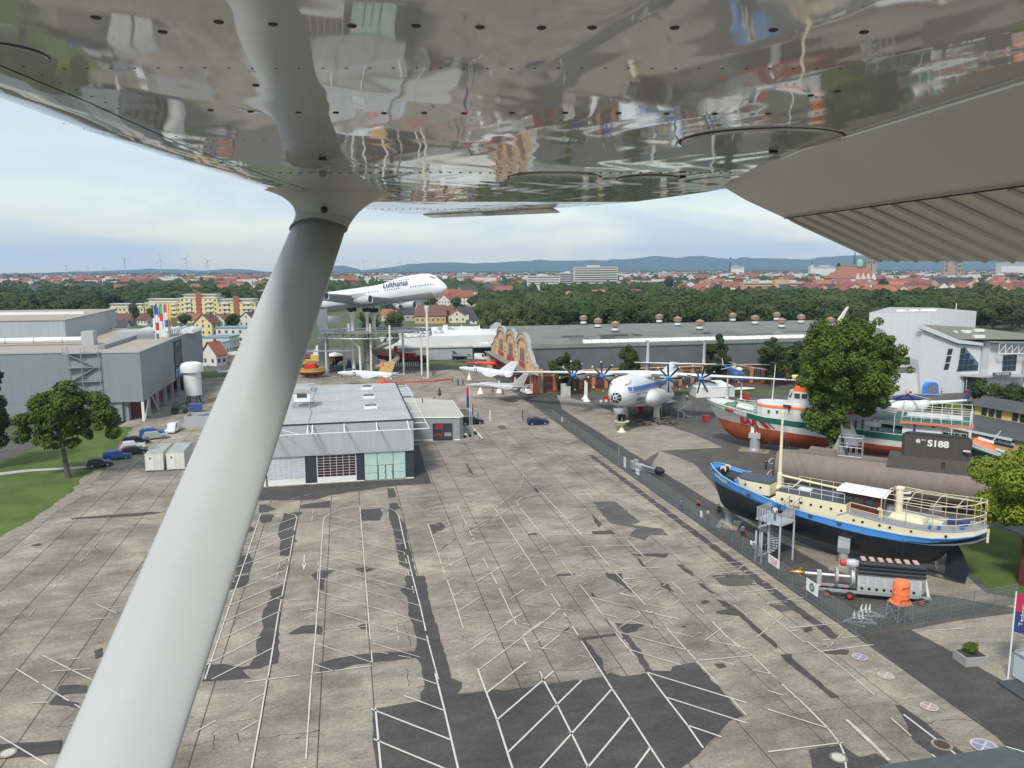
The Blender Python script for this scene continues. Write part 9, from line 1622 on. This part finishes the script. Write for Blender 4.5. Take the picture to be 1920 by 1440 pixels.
tag(obj('far_white_town', ft['w'], WM['white'], kind='stuff'), 'pale specks of distant villages among the far woods', 'town'); tag(obj('far_red_town', ft['r'], RMt['rust'], kind='stuff'), 'reddish specks of distant village roofs among the far woods', 'town')
# ---- trees of the belts
crowns = []
for k in range(6):
    rs = random.Random(100+k); b = MB(); R_ = 1.0; bl_ = blobset(rs, (0, 0, .62), .34, .34, .24, 15, .17, .27)+[(0, 0, .85, .18), (.2, .1, .35, .16), (-.2, .1, .38, .17)]
    leaves(b, bl_, 1300, .042, rs, .55)
    for x, y, z, r_ in bl_: b.ball((x, y, z), r_*.66, 6, 4)
    me = bpy.data.meshes.new('crown'); me.from_pydata([tuple(p) for p in b.v], [], b.f); me.materials.append([LG3, LG4, LG5][k % 3]); crowns.append(me)
tkm = MB().loft([[(r_*math.cos(t), r_*math.sin(t), z) for t in [i*PI/3 for i in range(6)]] for r_, z in ((.04, 0), (.025, .3), (.015, .6))]).mesh('trunk', BK)
rf2 = random.Random(17); cnt = [0]
hq = [(o.location.x, o.location.y, 9) for o in bpy.data.objects if o.get('category') in ('house', 'apartment block', 'building')]
def ftree(u, D, h_, lab, grp, wd=1.0, col=None):
    p = at(u, D); q3 = lambda a, l: l[min(len(l)-1, max(0, int(a*len(l))))]; ci = rf2.randrange(6)
    if grp: lab = '%s %s tree, %s, %s' % (q3((h_-12)/7, ['small', 'middling', 'tall']), ['deep green', 'mid green', 'olive'][ci % 3], lab[0] % q3((u-lab[1])/(lab[2]-lab[1]), ['left', 'middle left', 'middle', 'middle right', 'right']), q3(((D-lab[3])/(lab[4]-lab[3]))**.6, ['front row', 'second row', 'third row', 'back row']))
    h_ = h_*.62 if grp and 'jumbo' in grp else h_; T = thing('deciduous_tree', lab, 'tree', (p.x, p.y, -.35), rf2.uniform(0, 6.28), grp); c = obj('crown', crowns[ci], parent=T); t = obj('trunk', tkm, parent=T); s = (h_*wd, h_*wd, h_); c.scale = s; t.scale = s; cnt[0] += 1; return p
def clear(p, r_=8): return all((p.x-x)**2+(p.y-y)**2 > (r_+q)**2 for x, y, q in hq)
ZN = [(905, 1935, 345, 640, 172, ('%s part of the belt behind the brick hall', 905, 1935, 345, 640), 'trees of the belt behind the brick hall'), (-20, 620, 420, 900, 92, ('%s part of the woods behind the grey hall', -20, 620, 420, 900), 'trees behind the grey hall'), (640, 905, 520, 900, 9, ('%s among the houses behind the jumbo', 640, 905, 520, 900), 'trees among the houses behind the jumbo')]
placed = []
for u0, u1, d0, d1, n, lab, grp in ZN:
    k = 0; tries = 0
    while k < n and tries < 4000:
        tries += 1; u = rf2.uniform(u0, u1); D = d0*(d1/d0)**(rf2.random()**1.25); p = at(u, D)
        if u0 > 900:
            if u > 1660 and D < 390: continue
            if u < 1140 and D < 520 and abs(u-1040) < 120 and D < 430: continue
        if u0 < 0 and u > 200 and D < 610: continue
        if not clear(p, 6) or any((p-q).length < 6.5 for q in placed): continue
        placed.append(p); ftree(u, D, rf2.uniform(12, 19), lab, grp, rf2.uniform(.85, 1.2)); k += 1
for u, D, h_, w_, lab in ((970, 330, 19, 1.1, 'large rounded tree behind the barrel shaped tent'), (1000, 345, 15, 1.0, 'dark tree right of the large rounded tree behind the tent'), (1042, 400, 9, 1.1, 'small dark bush tree by the road sign gantry'), (1280, 420, 21, 1.1, 'pale green willow shaped tree above the hall vents'), (1255, 1100, 24, .8, 'dark round tree before the long white school'), (246, 480, 14, .55, 'narrow pale tree left of the flags'), (284, 470, 12, .8, 'dark conical tree just left of the flags'), (340, 455, 8, 1.2, 'dark bush tree between the flags and the yellow gable'), (432, 430, 9, 1.0, 'dark round tree below the mint green house'), (1658, 900, 22, .6, 'dark conifer shaped tree amid the red roofs'), (1842, 760, 20, 1.2, 'large dark tree amid the roofs at the right'), (690, 395, 13, 1.1, 'bright green tree left of the cream pillars'), (735, 400, 12, 1.1, 'olive tree below the jumbo belly')): ftree(u, D, h_, lab, None, w_)
# woodland mass beyond the individual trees
b = MB(); rb = random.Random(31); bw = MB()
def crownball(b, p, h_, w_):
    n, m = 6, 4; s0 = len(b.v); ph = rb.uniform(0, 6)
    for j in range(m+1):
        t = PI*j/m; r_ = math.sin(t)*w_*.5
        for i in range(n): a = ph+2*PI*i/n; q = r_*rb.uniform(.75, 1.2); b.v.append(Vector((p.x+q*math.cos(a), p.y+q*math.sin(a), h_*.58-math.cos(t)*h_*.42*rb.uniform(.85, 1.15))))
    for j in range(m):
        for i in range(n): b.f.append((s0+j*n+i, s0+j*n+(i+1) % n, s0+(j+1)*n+(i+1) % n, s0+(j+1)*n+i))
def leafy(b, p, h_, w_):
    for _ in range(55):
        d = Vector((rb.gauss(0, 1), rb.gauss(0, 1), abs(rb.gauss(.2, 1)))).normalized(); c = Vector((p.x+d.x*w_*.52, p.y+d.y*w_*.52, h_*.55+d.z*h_*.45)); nn = (d+Vector((rb.uniform(-.8, .8), rb.uniform(-.8, .8), rb.uniform(0, .8)))).normalized(); a = nn.orthogonal().normalized()*rb.uniform(.5, 1.1); e = nn.cross(a)
        i = len(b.v); b.v += [c-a, c+e*.6, c+a, c-e*.6]; b.f.append((i, i+1, i+2, i+3))
mats3 = [LG3, LG4, LG5]; gs = [MB(), MB(), MB()]
def wood(u0, u1, d0, d1, n, hr=(11, 18), r_=8, leafd=0):
    k = 0
    for _ in range(n*4):
        if k >= n: break
        u = rb.uniform(u0, u1); D = d0*(d1/d0)**rb.random(); p = at(u, D)
        if r_ and not clear(p, r_): continue
        h_ = rb.uniform(*hr); w_ = h_*rb.uniform(.7, 1.05); g_ = gs[rb.randrange(3)]; crownball(g_, p, h_, w_)
        if leafd and D < leafd: leafy(g_, p, h_, w_)
        k += 1
wood(905, 1940, 430, 690, 520, (11, 17), 4, 800); wood(-30, 620, 600, 880, 330, (11, 17), 5, 900); wood(640, 1000, 620, 1100, 70, (8, 12), 9, 1000)
wood(-40, 1300, 900, 1500, 620, (10, 17), 7, 0); wood(1300, 1960, 800, 1700, 110, (8, 13), 8, 0); wood(-60, 1980, 1500, 2600, 1500, (11, 18), 8, 0); wood(-60, 1980, 2600, 5000, 3400, (12, 20), 0); wood(-60, 1980, 5000, 8900, 3000, (14, 24), 0)
for k in range(3): tag(obj('woodland', gs[k], mats3[k], kind='stuff'), ['deep green woodland merging into the horizon', 'mid green woodland merging into the horizon', 'olive green woodland merging into the horizon'][k], 'woodland')
# road, gantry and lamps right of the jumbo
def rpoly(nm, l, z, m): flatpoly(nm, [tuple(G(u, v))[:2] for u, v in l], z, m, 'structure')
rpoly('road', [(985, 625), (1000, 605), (1040, 594), (1085, 588), (1130, 586), (1130, 590), (1085, 594), (1050, 600), (1020, 612), (1010, 628)], -.1, M_ASPH2); rpoly('verge', [(930, 640), (985, 625), (1000, 604), (1045, 592), (1130, 584), (1180, 590), (1150, 615), (1020, 640)], -.2, M_GRASS)
g0 = G(1038, 604); T = thing('sign_gantry', 'grey road sign gantry over the curved road beyond the hall roof', 'sign', (g0.x, g0.y, 0)); obj('post', MB().box(-.2, .2, -.2, .2, 0, 8.5), STEEL, T); obj('arm', MB().box(-.2, 7, -.15, .15, 8.2, 8.5), STEEL, T); obj('panel', MB().box(2.6, 6.8, -.3, -.16, 7.3, 9.6), LGREY, T)
g0 = G(1082, 612); T = thing('white_screen_wall', 'white curved sided screen wall on the verge beyond the hall roof', 'wall', (g0.x, g0.y, 0)); obj('panel', MB().box(-5, 5, 0, .3, 0, 3.2), WHITE, T)
for s in (-1, 1): obj('end_fin', MB().ext([(s*5, 0, 0), (s*6, 0, 4.6), (s*5.6, 0, 4.6), (s*4.4, 0, 2.8)], (0, .4, 0)), WHITE, T, fix=True)
for u, v in ((1034, 598), (1112, 590), (912, 640)): g0 = G(u, v); car({1034: 'white car driving on the curved road by the sign gantry', 1112: 'dark car on the road beyond the white screen wall', 912: 'silver car on the ramp left of the curved road'}[u], g0.x, g0.y, -.3, {1034: wt, 1112: bk, 912: sv}[u])
for u, v, vt in ((1017, 612, 593), (1520, 575, 545)): 
    g0 = G(u, v); T = thing('street_lamp', 'street lamp above the hall roof, '+('left by the road' if u < 1100 else 'right by the big tree'), 'lamp', (g0.x, g0.y, 0)); obj('pole', MB().tube((0, 0, 0), (0, 0, 9.5), .1, .07), STEEL, T); obj('lamp_head', MB().cbox((0, 0, 9.6), (1.6, .4, .2)), STEEL, T)
T = thing('white_wing_tip', 'white slanting wing tip rising above the big round tree', 'wing', (150, 215, 0), .3); obj('panel', MB().loft([[(-2, 0, 12), (1.2, 0, 12), (1.2, .5, 12), (-2, .5, 12)], [(6, 0, 20), (6.9, 0, 20), (6.9, .3, 20), (6, .3, 20)]]), WHITE, T); obj('post', MB().tube((0, .3, 0), (0, .3, 12.4), .4), STEEL, T)
# ---- wind turbines
M_TUR = mat('turbine_grey', (.42, .44, .46), .5)
for k, (u, vh, a) in enumerate(((235, 485, .4), (302, 487, 1.57), (349, 485, .9), (390, 488, .15), (125, 497, .5), (165, 499, 1.2), (195, 500, .2), (147, 503, 1.5), (683, 490, 2.1), (750, 493, 1.3))):
    D = 4200 if k < 4 else 6000; z = H+(507-vh)*D/1443; p = at(u, D); T = thing('wind_turbine', ['slim grey wind turbine, first large one from the left', 'slim grey wind turbine, second large one', 'slim grey wind turbine, third large one', 'slim grey wind turbine, fourth large one', 'tiny wind turbine furthest left', 'tiny wind turbine, third small one', 'tiny wind turbine, fourth small one', 'tiny wind turbine, second small one', 'wind turbine just right of the strut', 'wind turbine above the jumbo fuselage'][k], 'wind turbine', (p.x, p.y, 0), -YAW, 'wind turbines on the horizon')
    obj('tower', MB().tube((0, 0, 0), (0, 0, z), 2.2, 1.3, 8), M_TUR, T); obj('nacelle', MB().box(-2, 2, -4, 6, z-1.5, z+2), M_TUR, T); Lb = 42 if k < 4 else 30
    for j in range(3): t = a+j*2*PI/3; obj('blade', MB().loft([[(math.cos(t)*r_-math.sin(t)*w_, -5, z+math.sin(t)*r_+math.cos(t)*w_), (math.cos(t)*r_+math.sin(t)*w_, -5, z+math.sin(t)*r_-math.cos(t)*w_), (math.cos(t)*r_, -5.6, z+math.sin(t)*r_)] for r_, w_ in ((1, 1.0), (10, 2.2), (Lb, .5))]), M_TUR, T)
# ---- hills: two wooded ridges
def hills(nm, prof_, D, dep, sd):
    rh = random.Random(sd); b = MB(); rows2 = []; us = [i*12-400 for i in range(232)]
    def hz(u):
        for (a, za), (c, zc) in zip(prof_[:-1], prof_[1:]):
            if a <= u <= c: return za+(zc-za)*(u-a)/(c-a)
        return prof_[0][1] if u < prof_[0][0] else prof_[-1][1]
    for j, (t, f) in enumerate(((0, 0), (.25, .35), (.5, .7), (.75, .93), (1, 1), (1.2, .8))):
        row = []
        for u in us: v = hz(u); top = H+(507.5-v)*(D+dep)/1443; row.append(at(u, D+dep*t, max(-20, -15+(top+15)*f*(1+(.10*math.sin(u*.05+j*2+sd)+.06*math.sin(u*.13+j*3) if 0 < j < 4 else 0)+rh.uniform(-.008, .008)))))
        rows2.append(row)
    b.loft(rows2, cap=False, closed=False); return struct(nm, b, mat('wooded_hill', (.05, .08, .04), .95, var=.2, vs=500))
hills('hills', [(-400, 512), (60, 511), (110, 508), (200, 506), (285, 503), (335, 504), (380, 507), (430, 503), (470, 505), (500, 509), (560, 508), (610, 503), (640, 497), (655, 501), (680, 507), (720, 503), (760, 498), (800, 494), (850, 493), (900, 496), (960, 492), (1015, 490), (1045, 491), (1080, 491), (1112, 490), (1135, 491), (1165, 490), (1195, 487), (1215, 484), (1232, 483), (1262, 487), (1295, 485), (1312, 483), (1335, 486), (1365, 489), (1400, 488), (1440, 488), (1490, 490), (1515, 491), (1545, 487), (1580, 484), (1620, 483), (1670, 480), (1740, 484), (1830, 492), (1960, 495), (2400, 500)], 8950, 700, 1)
hills('foothills', [(-400, 512), (500, 511), (700, 507), (760, 504), (860, 502), (960, 500), (1040, 501), (1140, 499), (1260, 497), (1380, 499), (1480, 501), (1620, 497), (1700, 494), (1800, 498), (2000, 501), (2400, 505)], 8600, 300, 2)
# ---- the air between here and the hills
hz = MB().box(-9800, 9800, -1000, 9950, -24, 300); hm = bpy.data.materials.new('haze_air'); hm.use_nodes = True; ht_ = hm.node_tree; ht_.nodes.clear(); ho = ht_.nodes.new('ShaderNodeOutputMaterial'); pv = ht_.nodes.new('ShaderNodeVolumePrincipled')
pv.inputs['Color'].default_value = (.44, .66, 1.0, 1); pv.inputs['Density'].default_value = 7.5e-5; pv.inputs['Anisotropy'].default_value = .0; ht_.links.new(pv.outputs[0], ho.inputs['Volume']); hm.cycles.homogeneous_volume = True if hasattr(hm.cycles, 'homogeneous_volume') else None
o = obj('haze', hz, hm, kind='stuff'); tag(o, 'thin bluish haze filling the air out to the hills', 'haze')
